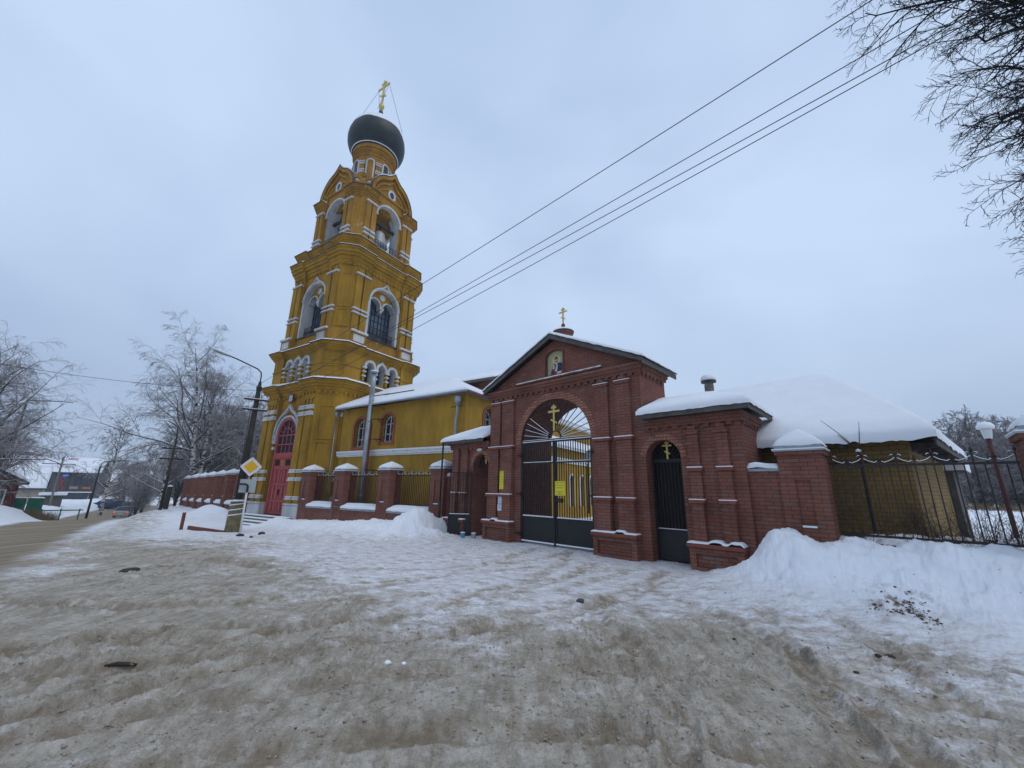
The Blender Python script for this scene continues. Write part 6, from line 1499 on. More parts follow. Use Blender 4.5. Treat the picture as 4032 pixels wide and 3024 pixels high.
def birch(loc, h, lab, grp, stems=1, limbs=16, spread=.34, lvl=(8, 8, 5), lean=0, rtrunk=.22, twigm='twig', rmin=.008, name='birch_tree', droop=.09, t0=.22, trunkm='birch', cat='tree', up=.085):
    e = empty(name, loc, RNG.random()*6, lab, cat, grp)
    st = np.zeros((stems, 3)); st[:, 0] = RNG.normal(0, .12, stems)*(stems > 1); st[:, 2] = -.4
    d = np.stack([RNG.normal(0, .05, stems)+np.linspace(-1, 1, stems)*.16*(stems > 1)+lean, RNG.normal(0, .06, stems), np.ones(stems)], 1)
    P0_, R0_ = grow(st, d, np.full(stems, h*1.02)*(1-.12*np.arange(stems)), np.full(stems, rtrunk), 12, up=.03, wander=.035, taper=.93)
    s, d, l, r = spawn(P0_, R0_, limbs, t0, .97, 46, spread, .5, rmin*2.5, jit=.16)
    P1, R1 = grow(s, d, l*1.1, r, 10, up=up, wander=.13, droop=.08, taper=.85)
    s, d, l, r = spawn(P1, R1, lvl[0], .12, .98, 42, .46, .5, rmin*1.5)
    P2, R2 = grow(s, d, l, r, 7, up=.02, wander=.09, droop=droop, taper=.7)
    s, d, l, r = spawn(P2, R2, lvl[1], .1, 1, 40, .50, .55, rmin)
    P3_, R3_ = grow(s, d, l, r, 5, up=0, wander=.12, droop=droop*1.8, taper=.5)
    tr = tubes([(P0_, R0_, 10)], 'trunk', M[trunkm], e)
    tubes([(P1, R1, 5)], 'limbs', M['limb'], tr)
    bt = [(P2, R2, 3), (P3_, R3_, 3)]
    if lvl[2]:
        s, d, l, r = spawn(P3_, R3_, lvl[2], .1, 1, 34, .55, .7, rmin*.8)
        P4, R4_ = grow(s, d, l, r, 4, up=0, wander=.12, droop=droop*3, taper=.4); bt.append((P4, R4_, 3))
    tubes(bt, 'crown', M[twigm], e)
    return e
P = pol(127.6, 46); G1 = 'bare trees along the left pavement'
b1 = birch((P.x, P.y, tz(P.x, P.y)), 14.2, 'tall many-stemmed birch with white trunks behind the brick fence', G1, stems=4, limbs=18, spread=.53, lvl=(9, 8, 5), rtrunk=.25, rmin=.0078, lean=.03, up=.11)
P = pol(125.0, 50); dup(b1, (P.x, P.y, tz(P.x, P.y)), 2.2, 'birch close behind the brick fence beside the bell tower', (.8, .8, .72))
P = pol(134.4, 84); b2 = birch((P.x, P.y, tz(P.x, P.y)), 13.0, 'slender pale birch in the distance beyond the parked car', G1, stems=1, limbs=16, spread=.38, lvl=(9, 8, 3), rtrunk=.24, rmin=.017, twigm='twig_far')
P = pol(130.2, 72); dup(b2, (P.x, P.y, tz(P.x, P.y)), 1.0, 'medium birch between the slender pale birch and the tall white-trunked birch', (1, 1, .86))
P = pol(145.4, 45); b3 = birch((P.x, P.y, tz(P.x, P.y)+.2), 10.6, 'broad dark drooping birch rising above the left edge houses', G1, stems=3, limbs=19, spread=.76, lvl=(9, 8, 4), rtrunk=.26, rmin=.0085, t0=.12, lean=.02, trunkm='bark')
P = pol(141.6, 56); b4 = dup(b3, (P.x, P.y, tz(P.x, P.y)), 3.4, 'second drooping birch just behind the broad one at the left', (.62, .62, .7))
G2 = 'dark bare trees of the churchyard'
P = pol(121.2, 54); b5 = birch((P.x, P.y, tz(P.x, P.y)), 12.0, 'dark bare tree seen just left of the bell tower door', G2, stems=3, limbs=20, spread=.42, lvl=(9, 9, 3), rtrunk=.2, rmin=.014, t0=.08, name='bare_tree', trunkm='bark', droop=.02)
for i, (az_, d_, s_) in enumerate(((123.6, 58, .95), (126.3, 64, .9), (128.9, 74, .8), (131.4, 92, .85), (133.0, 104, .8), (119.6, 50, 1.0), (129.9, 100, .95), (126.0, 52, .62), (124.6, 70, 1.15), (122.4, 68, 1.2), (131.9, 78, .55))):
    P = pol(az_, d_); dup(b5, (P.x, P.y, tz(P.x, P.y)), i*1.3, 'dark bare tree in the thicket behind the brick fence and birches', (s_, s_, s_*.9))
G3 = 'frosted trees far behind the shed'
P = pol(41.2, 70); b6 = birch((P.x, P.y, -.2), 11.0, 'frosted tree nearest the shed roof in the far row on the right', G3, stems=3, limbs=20, spread=.45, lvl=(9, 9, 4), rtrunk=.2, rmin=.018, t0=.06, name='frosted_tree', trunkm='bark', twigm='twig_far', droop=.04)
for i, (az_, d_, s_) in enumerate(((39.9, 76, .98), (38.6, 72, .85), (37.3, 78, 1.0), (36.0, 74, .95), (34.6, 72, .92), (42.6, 80, .85), (33.0, 70, .9), (40.6, 90, .9), (38.0, 92, 1.0), (35.4, 90, 1.0))):
    P = pol(az_, d_); dup(b6, (P.x, P.y, -.2), i*1.1+.5, 'frosted tree of the far row behind the railing and yard lamp', (s_, s_, s_))

# near tree whose boughs hang in from the upper right
tp = pol(17, 10.5); nt_ = empty('near_tree', (tp.x, tp.y, 0), 0, 'large dark bare tree reaching into the sky from the upper right', 'tree')
def wpt(az_, el_, d_): p = pol(az_, d_); return np.array([p.x-tp.x, p.y-tp.y, EYE+d_*math.tan(R_(el_))])
trk, trr = grow(np.array([[0, 0, -.5]]), np.array([[.0, .05, 1.0]]), np.array([13.5]), np.array([.34]), 12, up=.02, wander=.03, taper=.8)
tips = [(39.6, 46.0, 9.2, .50), (38.6, 48.5, 8.6, .55), (36.6, 44.5, 9.2, .5), (35.0, 48.0, 8.5, .55), (37.6, 47.0, 9.4, .5), (34.6, 41.5, 9.0, .5), (34.9, 37.6, 9.6, .42), (33.6, 39.8, 8.8, .5), (34.6, 33.2, 9.6, .38), (33.2, 35.0, 10.2, .42), (33.6, 30.0, 10.2, .38), (33.3, 27.4, 9.6, .34), (32.4, 25.6, 10.4, .30), (31.4, 23.8, 9.4, .28), (32.4, 32.0, 8.7, .38), (30.8, 40.4, 9.6, .5), (29.4, 44.5, 9.2, .55), (31.4, 33.6, 8.6, .4), (30.8, 28.4, 9.0, .36), (29.6, 29.8, 10.4, .36), (28.4, 36.4, 9.0, .45), (31.8, 20.6, 9.9, .2), (28.6, 25.4, 9.8, .3), (27.0, 41, 9, .5), (26.0, 33.0, 9.5, .4), (32.0, 45.5, 9.6, .55), (31.4, 48.0, 9.0, .6)]
LP = []
for az_, el_, d_, f in tips:
    e_ = wpt(az_, el_, d_); s_ = trk[0][min(11, int(f*11)+1)]+RNG.normal(0, .1, 3); N = 14; tt = np.linspace(0, 1, N)[:, None]
    c1 = s_+(e_-s_)*.35+np.array([0, 0, 1.1]); c2 = s_+(e_-s_)*.75+np.array([0, 0, .55])
    p = (1-tt)**3*s_+3*(1-tt)**2*tt*c1+3*(1-tt)*tt**2*c2+tt**3*e_; p[1:-1] += RNG.normal(0, .055, (N-2, 3)); LP.append(p)
LP = np.array(LP); LR = np.linspace(.062, .008, 14)[None]*RNG.uniform(.6, 1.2, (len(LP), 1))
s, d, l, r = spawn(LP, LR, 12, .22, 1, 40, .34, .62, .0075, lens=np.full((len(LP), 1), 4.6)); A1, B1 = grow(s, d, l, r, 8, up=-.01, wander=.10, droop=.03, taper=.65)
s, d, l, r = spawn(A1, B1, 8, .15, 1, 42, .50, .62, .0052); A2, B2 = grow(s, d, l, r, 6, wander=.13, droop=.03, taper=.5)
s, d, l, r = spawn(A2, B2, 4, .2, 1, 44, .55, .7, .0038); A3, B3 = grow(s, d, l, r, 4, wander=.15, droop=.02, taper=.4)
tr = tubes([(trk, trr, 12)], 'trunk', M['bark_near'], nt_); tubes([(LP, LR, 6)], 'limbs', M['bark_near'], tr)
tubes([(A1, B1, 4), (A2, B2, 3), (A3, B3, 3)], 'crown', M['bark_near'], nt_)

# bushes and grass
def bush(loc, n, h, sp, lab, m='bush', name='bare_bush', r=.006, grp=None, kids=5):
    e = empty(name, loc, 0, lab, 'bush', grp)
    st = np.stack([RNG.normal(0, sp, n), RNG.normal(0, sp*.5, n), np.zeros(n)-.05], 1); d = np.stack([RNG.normal(0, .35, n), RNG.normal(0, .35, n), np.ones(n)], 1)
    A, B = grow(st, d, h*RNG.uniform(.6, 1.15, n), np.full(n, r), 6, wander=.10, droop=.03, taper=.6)
    s, d, l, rr = spawn(A, B, kids, .2, 1, 35, .45, .6, r*.5); A_, B_ = grow(s, d, l, rr, 5, wander=.12, droop=.04)
    s, d, l, rr = spawn(A_, B_, 3, .2, 1, 35, .5, .7, r*.4); A2_, B2_ = grow(s, d, l, rr, 4, wander=.15)
    tubes([(A, B, 4)], 'stems', M[m], e); tubes([(A_, B_, 3), (A2_, B2_, 3)], 'twigs', M[m], e)
    return e
for i, (x, y, n, h, sp, lab) in enumerate(((5.55, .95, 46, 1.35, .45, 'dense brown bush at the corner of the yellow shed'), (5.95, 1.5, 44, 1.2, .5, 'brown bush behind the railing, right of the shed corner'), (4.75, 1.0, 14, 1.5, .35, 'thin bare shrub against the yellow shed wall'), (6.4, 2.3, 36, 1.1, .5, 'low bush near the right edge behind the railing'))):
    P = GW(x, y, .3); bush(P, n, h, sp, lab, grp='bare bushes behind the railing')
e = empty('pruned_sapling', GW(4.45, .95, 0), 0, 'thin pruned sapling with three long upright shoots before the shed', 'sapling')
mb = MB(); mb.tube([(0, 0, 0), (0, 0, 1.6), (0, 0, 2.5)], [.03, .025, .02], 7); tr = mb.build('trunk', M['bark'], e)
mb = MB()
for dx, dz in ((-.52, .75), (-.28, .42), (.10, .66)): mb.tube([GX*0+GX*(dx*t_)+Vector((0, 0, 2.45+dz*(t_**(.75 if dx < 0 else 1.2)))) for t_ in (0, .25, .5, .75, 1)], [.009, .008, .007, .006, .004], 5)
mb.build('crown', M['bush'], e); MB().lathe([(.04, 2.5), (.05, 2.53), (.01, 2.56)], 0, 0, 8).build('snow_tip', M['snow'], e)
def grass_tuft(name, cx, cy, rx, ry, n, h, lab, ang=0):
    th = RNG.uniform(0, 2*math.pi, n); q = np.sqrt(RNG.random(n)); X = cx+rx*q*np.cos(th)*math.cos(ang)-ry*q*np.sin(th)*math.sin(ang); Y = cy+rx*q*np.cos(th)*math.sin(ang)+ry*q*np.sin(th)*math.cos(ang)
    Z = terrain(X[None], Y[None], False)[0][0]; A, B = grow(np.stack([X, Y, Z-.05], 1), np.stack([RNG.normal(0, .3, n), RNG.normal(0, .3, n), np.ones(n)], 1), h*RNG.uniform(.5, 1.2, n), np.full(n, .016), 4, wander=.15, droop=.1)
    o = tubes([(A, B, 3)], name, M['grass']); o['kind'] = 'stuff'; o['label'] = lab; o['category'] = 'grass'; return o
P = pol(138.2, 51); grass_tuft('dry_grass', P.x, P.y, 3.2, .9, 520, .75, 'dry brown weeds standing in the snow across the road', R_(132))

# ================================================================== POLES, WIRES, SIGNS
UP = Vector((-11.15, 16.99, -.25))
up = empty('utility_pole', UP, R_(33), 'grey utility pole with crossarms, wrapped footing and a street lamp arm', 'pole')
MB().tube([(0, 0, -.3), (0, 0, 3.5), (0, 0, 6.05)], [.15, .12, .09], 12).build('post', M['polewood'], up, smooth=True)
mb = MB(); 
mb.tube([(0, -.0, -.4), (0, 0, 0.3), (0, 0, 1.22)], [.31, .28, .25], 14); ft = mb.build('footing', M['concrete_rope'], up, smooth=True)
mb = MB()
for k in range(3):
    pts_ = [((.30-.045*(z0+ (a_/6.28)*.22))*math.cos(a_), (.30-.045*(z0+(a_/6.28)*.22))*math.sin(a_), z0+a_/6.28*.22) for z0 in (.55+.2*k,) for a_ in np.linspace(2.6, 7.4, 16)]; mb.tube(pts_, .022, 6)
mb.build('rope_snow', M['snow'], ft); MB().lathe([(.27, 1.221), (.26, 1.25), (.14, 1.29)], 0, 0, 14).build('footing_snow', M['snow'], ft, smooth=True)
ux = Vector((math.cos(R_(33)), math.sin(R_(33)), 0))
for z in (5.42, 4.98):
    mb = MB(); mb.box(-.46, .46, -.16, -.10, z, z+.07); a_ = mb.build('crossarm', M['iron'], up)
    for x in (-.40, -.20, .22, .41):
        MB().lathe([(.012, z+.07), (.012, z+.12), (.035, z+.13), (.045, z+.17), (.03, z+.22), (.01, z+.23)], x, -.13, 8).build('insulator', M['white_clean'], a_)
    MB().box(-.46, .46, -.162, -.098, z+.071, z+.09).build('arm_snow', M['snow'], a_)
mb = MB(); mb.lathe([(.10, 5.9), (.11, 6.05), (.07, 6.12), (.05, 6.3)], 0, 0, 10); mb.build('bracket_cuff', M['iron'], up)
mb = MB(); mb.tube([(0, 0, 6.0), (0, 0, 6.55), (-.03, 0, 6.72), (-.18, 0, 6.86), (-1.0, 0, 7.17), (-1.25, 0, 7.24)], .028, 8); arm = mb.build('lamp_arm', M['iron'], up, smooth=True)
mb = MB()
pr_ = [(.0, -1.12, .035), (.2, 0, .075), (.5, 0, .10), (.75, 0, .08), (.88, 0, .02)]
def ellip(cx0, dz, sx_, name, m, z0, flat=.5, top=False):
    mb = MB(); n = 12; R__ = []
    for f, rr in ((0, .03), (.12, .07), (.35, .10), (.6, .115), (.82, .09), (1, .015)):
        x = cx0-.72*f; zc = z0+.20*f; R__.append([mb.P((x, rr*math.cos(2*math.pi*i/n), zc+rr*flat*math.sin(2*math.pi*i/n)+(0.035 if top else 0))) for i in range(n)])
    for a, b_ in zip(R__, R__[1:]):
        for i in range(n): mb.f.append([a[i], a[(i+1) % n], b_[(i+1) % n], b_[i]])
    mb.f.append(R__[0]); mb.f.append(R__[-1][::-1]); return mb.build(name, m, up, smooth=True)
hd_ = ellip(-1.2, 0, 1, 'lamp_head', M['zinc'], 7.22); ellip(-1.22, 0, 1, 'lamp_snow', M['snow'], 7.235, .42, True)
mb = MB(); mb.tube([(.10, -.1, 5.9), (.17, -.1, 5.6), (.14, -.1, 5.3), (-.12, -.1, 5.1), (-.16, -.1, 4.7), (-.13, -.05, 2.5), (-.16, 0, 1.2)], .012, 5); mb.build('hanging_cable', M['iron'], up)
def wire(p, q, sag, lab, grp='overhead wires', r=.0075, n=24):
    p = Vector(p); q = Vector(q); mb = MB(); pts = []
    mid = (p+q)/2
    for i in range(n+1):
        t_ = i/n; v = p.lerp(q, t_); v.z -= sag*4*t_*(1-t_); pts.append(v-p)
    mb.tube(pts, r, 5); o = mb.build('overhead_wire', M['iron'], None, smooth=True); o.location = p; tag(o, lab, 'wire', grp); return o
armp = lambda x, z: UP+ux*x+Vector((-math.sin(R_(33)), math.cos(R_(33)), 0))*-.13+Vector((0, 0, z))
wire(UP+Vector((0, 0, 6.2)), (18.38, -8.14, 9.84), .22, 'topmost single wire running from the pole to the upper right')
wire(armp(.41, 5.65), (19.6, -8.1, 10.1), .22, 'upper of the three close wires across the sky')
wire(armp(.22, 5.65), (20.0, -7.75, 10.25), .42, 'middle of the three close wires across the sky')
wire(armp(.41, 5.2), (20.5, -7.85, 10.7), .34, 'lowest of the three close wires across the sky')
P = pol(152, 25, 6.3); wire(UP+Vector((0, 0, 5.9)), P, .45, 'wire crossing the street to the left of the utility pole')
P = pol(128.6, 60, 3.1); wire(armp(-.40, 5.65), P, .8, 'wire going away along the brick fence', r=.007)
# road sign with blank plate
SB = pol(122.62, 19.75, -.25); rs = empty('road_sign', SB, R_(33), 'yellow and white diamond road sign above a blank grey plate on a thin post', 'road sign')
MB().tube([(0, .03, -.2), (0, .03, 2.95)], .028, 8).build('post', M['zinc'], rs, smooth=True)
def rdiam(s, y0, y1, rr=.07, n=5):
    P_ = []
    for q in range(4):
        a0 = q*math.pi/2-math.pi/4; c = ((s/2-rr)*math.sqrt(2)*math.cos(a0+math.pi/4), (s/2-rr)*math.sqrt(2)*math.sin(a0+math.pi/4))
        for i in range(n+1): a = a0+i/n*math.pi/2; P_.append((c[0]+rr*math.cos(a), 2.60+c[1]+rr*math.sin(a)))
    return P_
MB().prism(rdiam(.56, 0, 0, .06)[::-1], -.03, -.012).build('sign_plate', M['white_clean'], rs)
MB().prism(rdiam(.37, 0, 0, .04)[::-1], -.036, -.0305).build('yellow_field', M['sign_yellow'], rs)
MB().box(-.28, .28, -.032, -.014, 1.58, 2.10).build('blank_plate', M['plate_back'], rs)
bp = empty('bent_pipe', SB+ux*-.02+Vector((math.sin(R_(33)), -math.cos(R_(33)), 0))*.12, R_(33), 'white pipe with a black bent top standing by the utility pole', 'pipe')
MB().tube([(.06, 0, -.3), (.03, 0, 1.58)], .036, 10).build('white_tube', M['whitepipe'], bp, smooth=True)
MB().tube([(.03, 0, 1.58), (.03, 0, 1.78), (.015, 0, 1.86), (-.05, 0, 1.90), (-.28, 0, 1.91)], .038, 10).build('black_tube', M['iron'], bp, smooth=True)
def lamppole(az_, d_, h, lab, side=-1, arm=1.6, arms=2, r=.13, z=None, grp='street lamps further along the street', armh=.9, m='polewood'):
    P = pol(az_, d_); z = tz(P.x, P.y) if z is None else z
    e = empty('street_lamp', (P.x, P.y, z), R_(az_-90), lab, 'street lamp', grp)
    MB().tube([(0, 0, -.3), (0, 0, h)], [r, r*.7], 8).build('post', M[m], e, smooth=True)
    for k in range(arms): MB().box(-.75, .75, -.05, .05, h-.9-.8*k, h-.8-.8*k).build('crossarm', M['iron'], e)
    MB().tube([(0, 0, h-.1), (side*.1, 0, h+armh*.8), (side*.3, 0, h+armh), (side*arm, 0, h+armh+.25)], .04, 6).build('lamp_arm', M['iron'], e)
    MB().lathe([(.02, -.45), (.13, -.3), (.17, 0), (.1, .35), (.02, .4)], 0, 0, 10)
    mb = MB(lambda x, y, z_: (side*(arm+.3)+z_, y, h+armh+.28+x*.5)); mb.lathe([(.02, -.45), (.14, -.3), (.18, 0), (.1, .35), (.02, .4)], 0, 0, 10); mb.build('lamp_head', M['white_clean'], e, smooth=True)
    return e
lamppole(130.0, 41, 5.5, 'street lamp on a dark double-crossarm pole beside the tall birch', -1, .75, armh=1.0, r=.11)
lamppole(135.3, 72, 6.2, 'leaning dark pole with a pale lamp head reaching right, beyond the car', 1, 2.6, 0, armh=.6)
lamppole(141.2, 58, 9.2, 'street lamp with a white head among the branches at the left', 1, 2.2, 0, armh=.4)
lamppole(132.0, 112, 8.0, 'far thin street lamp pole beyond the parked cars', -1, 1.5, 1, r=.11)
def bollard_post(az_, d_, h, r, lab, name='timber_post', m='polewood'):
    P = pol(az_, d_); e = empty(name, (P.x, P.y, tz(P.x, P.y)), 0, lab, 'post'); MB().tube([(0, 0, -.3), (0, 0, h)], r, 8).build('shaft', M[m], e); MB().lathe([(r*1.05, h), (r, h+.08), (.02, h+.14)], 0, 0, 8).build('snow_top', M['snow'], e, smooth=True)
bollard_post(129.6, 43, 1.75, .17, 'stout broken wooden post on the snowy pavement edge'); bollard_post(137.9, 90, 7.0, .12, 'thin pale post in front of the dark grey building', m='concrete')
# cars
def car(P, rz, paint, lab, L=4.4, W=1.75, H=1.45, tail=True, snow=False, grp=None):
    e = empty('parked_car', P, rz, lab, 'car', grp)
    h = W/2; body = [(-L/2, .35, .80), (-L/2+.12, .25, .90), (-L/2+.95, .22, .98), (-.6, .2, .95), (L/2-1.2, .2, .93), (L/2-.25, .24, .75), (L/2, .32, .62)]
    mb = MB(); R__ = []
    for x, zl, zh in body:
        t_ = abs(x)/(L/2); hw = h*(1-.10*t_**4)
        sec = [(-hw*.92, zl), (-hw, zl+.18), (-hw, zh-.18), (-hw*.90, zh), (hw*.90, zh), (hw, zh-.18), (hw, zl+.18), (hw*.92, zl)]
        R__.append([mb.P((x, y, z)) for y, z in sec])
    for a, b_ in zip(R__, R__[1:]):
        for i in range(8): j = (i+1) % 8; mb.f.append([a[i], a[j], b_[j], b_[i]])
    mb.f.append(R__[0]); mb.f.append(R__[-1][::-1]); mb.build('body', M[paint], e, smooth=False)
    mb = MB(); cab = [(-L/2+.55, .95), (-L/2+1.15, H), (.45, H), (1.15, .93)]
    def cabsec(x, z): k = (z-.93)/(H-.93); hw = h*(.90-.20*k); return hw
    A = [mb.P((x, -cabsec(x, z), z)) for x, z in cab]; B = [mb.P((x, cabsec(x, z), z)) for x, z in cab]
    mb.f += [[A[0], A[1], B[1], B[0]], [A[2], A[3], B[3], B[2]], A[:], B[::-1]]; mb.build('windows', M['glass'], e)
    mb = MB(); mb.box(-L/2+1.12, .47, -h*.71, h*.71, H-.01, H+.03); mb.build('roof', M[paint], e)
    for s_ in (-1, 1):
        mb = MB(); mb.tube([(-L/2+.52, s_*h*.90, .95), (-L/2+1.12, s_*h*.71, H+.01)], .04, 4); mb.tube([(.45, s_*h*.71, H+.01), (1.17, s_*h*.9, .93)], .035, 4); mb.tube([(-.25, s_*h*.90, .95), (-.25, s_*h*.71, H)], .03, 4); mb.build('pillars', M[paint], e)
        for x in (-L/2+.8, L/2-.85):
            mb = MB(lambda a, b_, c: (x+a, s_*(h-.12)+s_*c, .32+b_)); mb.lathe([(.32, -.1), (.32, .1)], 0, 0, 16); w_ = mb.build('wheel', M['tyre'], e)
            mb = MB(lambda a, b_, c: (x+a, s_*(h-.12)+s_*c, .32+b_)); mb.lathe([(.19, .101), (.17, .12)], 0, 0, 12); mb.build('rim', M['zinc'], w_)
        if tail: MB().box(-L/2-.015, -L/2+.06, s_*h*.86-.2 if s_ > 0 else s_*h*.86, s_*h*.86 if s_ > 0 else s_*h*.86+.2, .66, .82).build('tail_lamp', M['taillight'], e)
    MB().box(-L/2-.03, -L/2+.2, -h*.9, h*.9, .30, .48).build('bumper', M[paint], e); MB().box(-L/2-.04, -L/2, -.26, .26, .52, .63).build('number_plate', M['white_clean'], e)
    if snow: snowslab('roof_snow', -L/2+1.15, .42, -h*.66, h*.66, lambda X, Y: 0*X+H+.03, .1, e, step=.1, edge=.15)
    return e
G4 = 'cars along the street'
P = pol(132.55, 79); car((P.x, P.y, -3.05), R_(118), 'silver', 'silver car seen from behind driving away down the road', grp=G4, W=1.8)
P = pol(133.5, 108); car((P.x, P.y, tz(P.x, P.y)), R_(205), 'blue', 'dark blue car parked sideways behind the silver car', snow=True, grp=G4)
P = pol(134.15, 110); car((P.x, P.y, tz(P.x, P.y)), R_(210), 'blue', 'second blue car at the left behind the roadside pole', snow=True, grp=G4)
P = pol(132.5, 103); car((P.x, P.y, tz(P.x, P.y)), R_(160), 'iron', 'black car with a snowy roof behind the blue one', snow=True, grp=G4)
# buildings across the street
def house(loc, rz, lab, name, wx, wy, h, m, roofh, roofm='roofmetal', over=.5, snow=.3, gable='x', cat='house'):
    e = empty(name, loc, rz, lab, cat)
    MB().box(0, wx, 0, wy, -3, h).build('wall', M[m], e)
    o = over
    mb = MB(); mb.open = True
    if gable == 'x':   # ridge along x
        mb.face([(-o, -o, h), (wx+o, -o, h), (wx+o, wy/2, h+roofh), (-o, wy/2, h+roofh)]); mb.face([(-o, wy+o, h), (-o, wy/2, h+roofh), (wx+o, wy/2, h+roofh), (wx+o, wy+o, h)]); g = MB(); g.open = True
        for x in (0, wx): g.face([(x, 0, h), (x, wy, h), (x, wy/2, h+roofh*.93)])
        zf = lambda X, Y: h+.01+np.minimum(Y+o, wy+o-Y)*roofh/(wy/2+o)
    else:
        mb.face([(-o, -o, h), (-o, wy+o, h), (wx/2, wy+o, h+roofh), (wx/2, -o, h+roofh)]); mb.face([(wx+o, -o, h), (wx/2, -o, h+roofh), (wx/2, wy+o, h+roofh), (wx+o, wy+o, h)]); g = MB(); g.open = True
        for y in (0, wy): g.face([(0, y, h), (wx, y, h), (wx/2, y, h+roofh*.93)])
        zf = lambda X, Y: h+.01+np.minimum(X+o, wx+o-X)*roofh/(wx/2+o)
    r = mb.build('roof', M[roofm], e); g.build('gable', M[m], e)
    snowslab('roof_snow', -o-.02, wx+o+.02, -o-.02, wy+o+.02, zf, snow, r, step=.4, edge=.5, lump=.2)
    mb = MB(); mb.box(-o, wx+o, -o-.03, -o+.03, h-.22, h-.01); mb.build('fascia', M['roofmetal'], r)
    return e
def win(e, x0, x1, z0, z1, y=0, m='glass', fm='white_clean', side=None, wx=0):
    T = (lambda u, yy, z: (u, yy, z)) if side is None else (lambda u, yy, z: (wx-yy, u, z))
    mb = MB(T); mb.box(x0, x1, y-.03, y+.0, z0, z1); w_ = mb.build('window', M[m], e)
    mb = MB(T); mb.band([(x0, z0), (x1, z0), (x1, z1), (x0, z1)], [(x0-.09, z0-.09), (x1+.09, z0-.09), (x1+.09, z1+.09), (x0-.09, z1+.09)], y-.06, y-.0, closed=True); mb.build('window_frame', M[fm], w_)
# grey two-storey building, its front turned towards us
grz = R_(36); XV = Vector((math.cos(grz), math.sin(grz), 0)); GP = pol(135.35, 128, -2.9)
gb = house(GP-XV*24, grz, 'dark grey two-storey commercial building with a snowy roof and red upright letters', 'commercial_building', 24, 8, 6.4, 'bld_grey', 3.0, over=.6, snow=.35, cat='building')
for x in (21.2, 22.2, 23.2): win(gb, x-.38, x+.38, 3.75, 5.2, m='glass', fm='roofmetal')
MB().box(20.3, 21.6, -.12, 0, 2.95, 3.5).build('sign_board', M['pinkish'], gb); MB().box(22.2, 23.5, -.12, 0, 2.95, 3.4).build('sign_board', M['kraft'], gb)
for i, (ch_) in enumerate('СТО'): text('upright_letter', ch_, 1.15, M['sign_red'], gb, (19.0, -.15, 4.9-.95*i), ext=.03)
mb = MB(); mb.prism([(19.3+.62*math.cos(a_), 5.75+.36*math.sin(a_)) for a_ in np.linspace(0, 2*math.pi, 16, endpoint=False)], -.15, 0); mb.build('round_logo', M['sign_blue'], gb)
mb = MB(); mb.prism([(18.95+.5*q, 5.75+.1*z) for q, z in ((0, 0), (1.4, 2.0), (1.3, .8), (.1, -1.6))], -.2, -.151); mb.build('logo_swoosh', M['white_clean'], gb)
MB().box(19.4, 23.8, -2.2, 0, -.2, 2.25).build('glazed_porch', M['glass'], gb); MB().box(19.2, 24.0, -2.4, 0, 2.26, 2.4).build('porch_snow', M['snow'], gb)
for x in (20.4, 21.5, 22.6): MB().box(x-.06, x+.06, -2.26, -2.201, -.2, 2.25).build('porch_mullion', M['roofmetal'], gb)
MB().box(20.0, 20.1, -.12, 0, -.2, 6.3).build('drainpipe', M['roofmetal'], gb)
rsn = empty('roof_sign', gb.location+XV*17.6+Vector((0, 0, 8.4)), grz, 'blue and red block letters standing on the roof of the grey building', 'sign')
text('blue_letters', 'АВТО', .72, M['sign_blue'], rsn, (.2, -.1, .75), ext=.06); text('red_letters', 'МИР', .72, M['sign_red'], rsn, (2.15, -.1, .75), ext=.06); MB().box(-2.3, 2.7, .05, .2, -.4, -.25).build('frame', M['iron'], rsn)
P = pol(140.9, 136, -3.3); h2_ = house(P-XV*3, grz, 'dark-roofed house with a brick chimney behind the grey building', 'old_house', 11, 10, 8.1, 'wood_grey', 2.2, 'roofmetal', snow=.02)
MB().box(3.7, 4.8, 2.0, 3.2, 8.2, 11.0).build('chimney', M['wood_grey'], h2_); MB().box(3.65, 4.85, 1.95, 3.25, 11.01, 11.2).build('chimney_snow', M['snow'], h2_)
P = pol(138.6, 92, -2.7); sh2 = house(P-Vector((math.cos(R_(46)), math.sin(R_(46)), 0))*4.2, R_(46), 'small pale house with a steep white snow roof beside the green fence', 'small_house', 4.2, 5, 3.3, 'bld_beige', 3.0, over=.3, snow=.25, gable='x')
win(sh2, .6, 1.4, 1.5, 2.6); MB().box(4.2, 6.4, -.8, 2.2, -1, 2.3).build('annex', M['wood_grey'], sh2); MB().box(4.0, 6.8, -1.2, 2.4, 2.31, 2.7).build('annex_snow', M['snow'], sh2)
X2 = Vector((math.cos(R_(54)), math.sin(R_(54)), 0)); P = pol(140.05, 56, -1.5); rh = house(P-X2*8, R_(54), 'dark red wooden house with a snowy roof at the left edge', 'red_house', 8, 8, 3.0, 'bld_red', 2.6, over=.5, snow=.28, gable='y')
win(rh, 6.5, 7.3, 1.0, 2.3); win(rh, 4.4, 5.2, 1.0, 2.3)
P = pol(140.3, 62, -1.75); gf = empty('green_fence', P, grz, 'green sheet metal gates and a low green rail between the red and pale houses', 'fence')
for i in range(2): MB().box(i*1.15, i*1.15+1.05, -.04, .04, -.5, 1.75).build('sheet_panel', M['green'], gf); snowslab('panel_snow', i*1.15, i*1.15+1.05, -.09, .09, lambda X, Y: 0*X+1.755, .1, gf, step=.1, edge=.05)
MB().box(-.4, 5.2, -.5, -.42, .55, .65).build('low_rail', M['green'], gf)
for i in range(5): MB().box(-.3+i*1.3, -.22+i*1.3, -.52, -.4, -.5, .75).build('post', M['green'], gf)
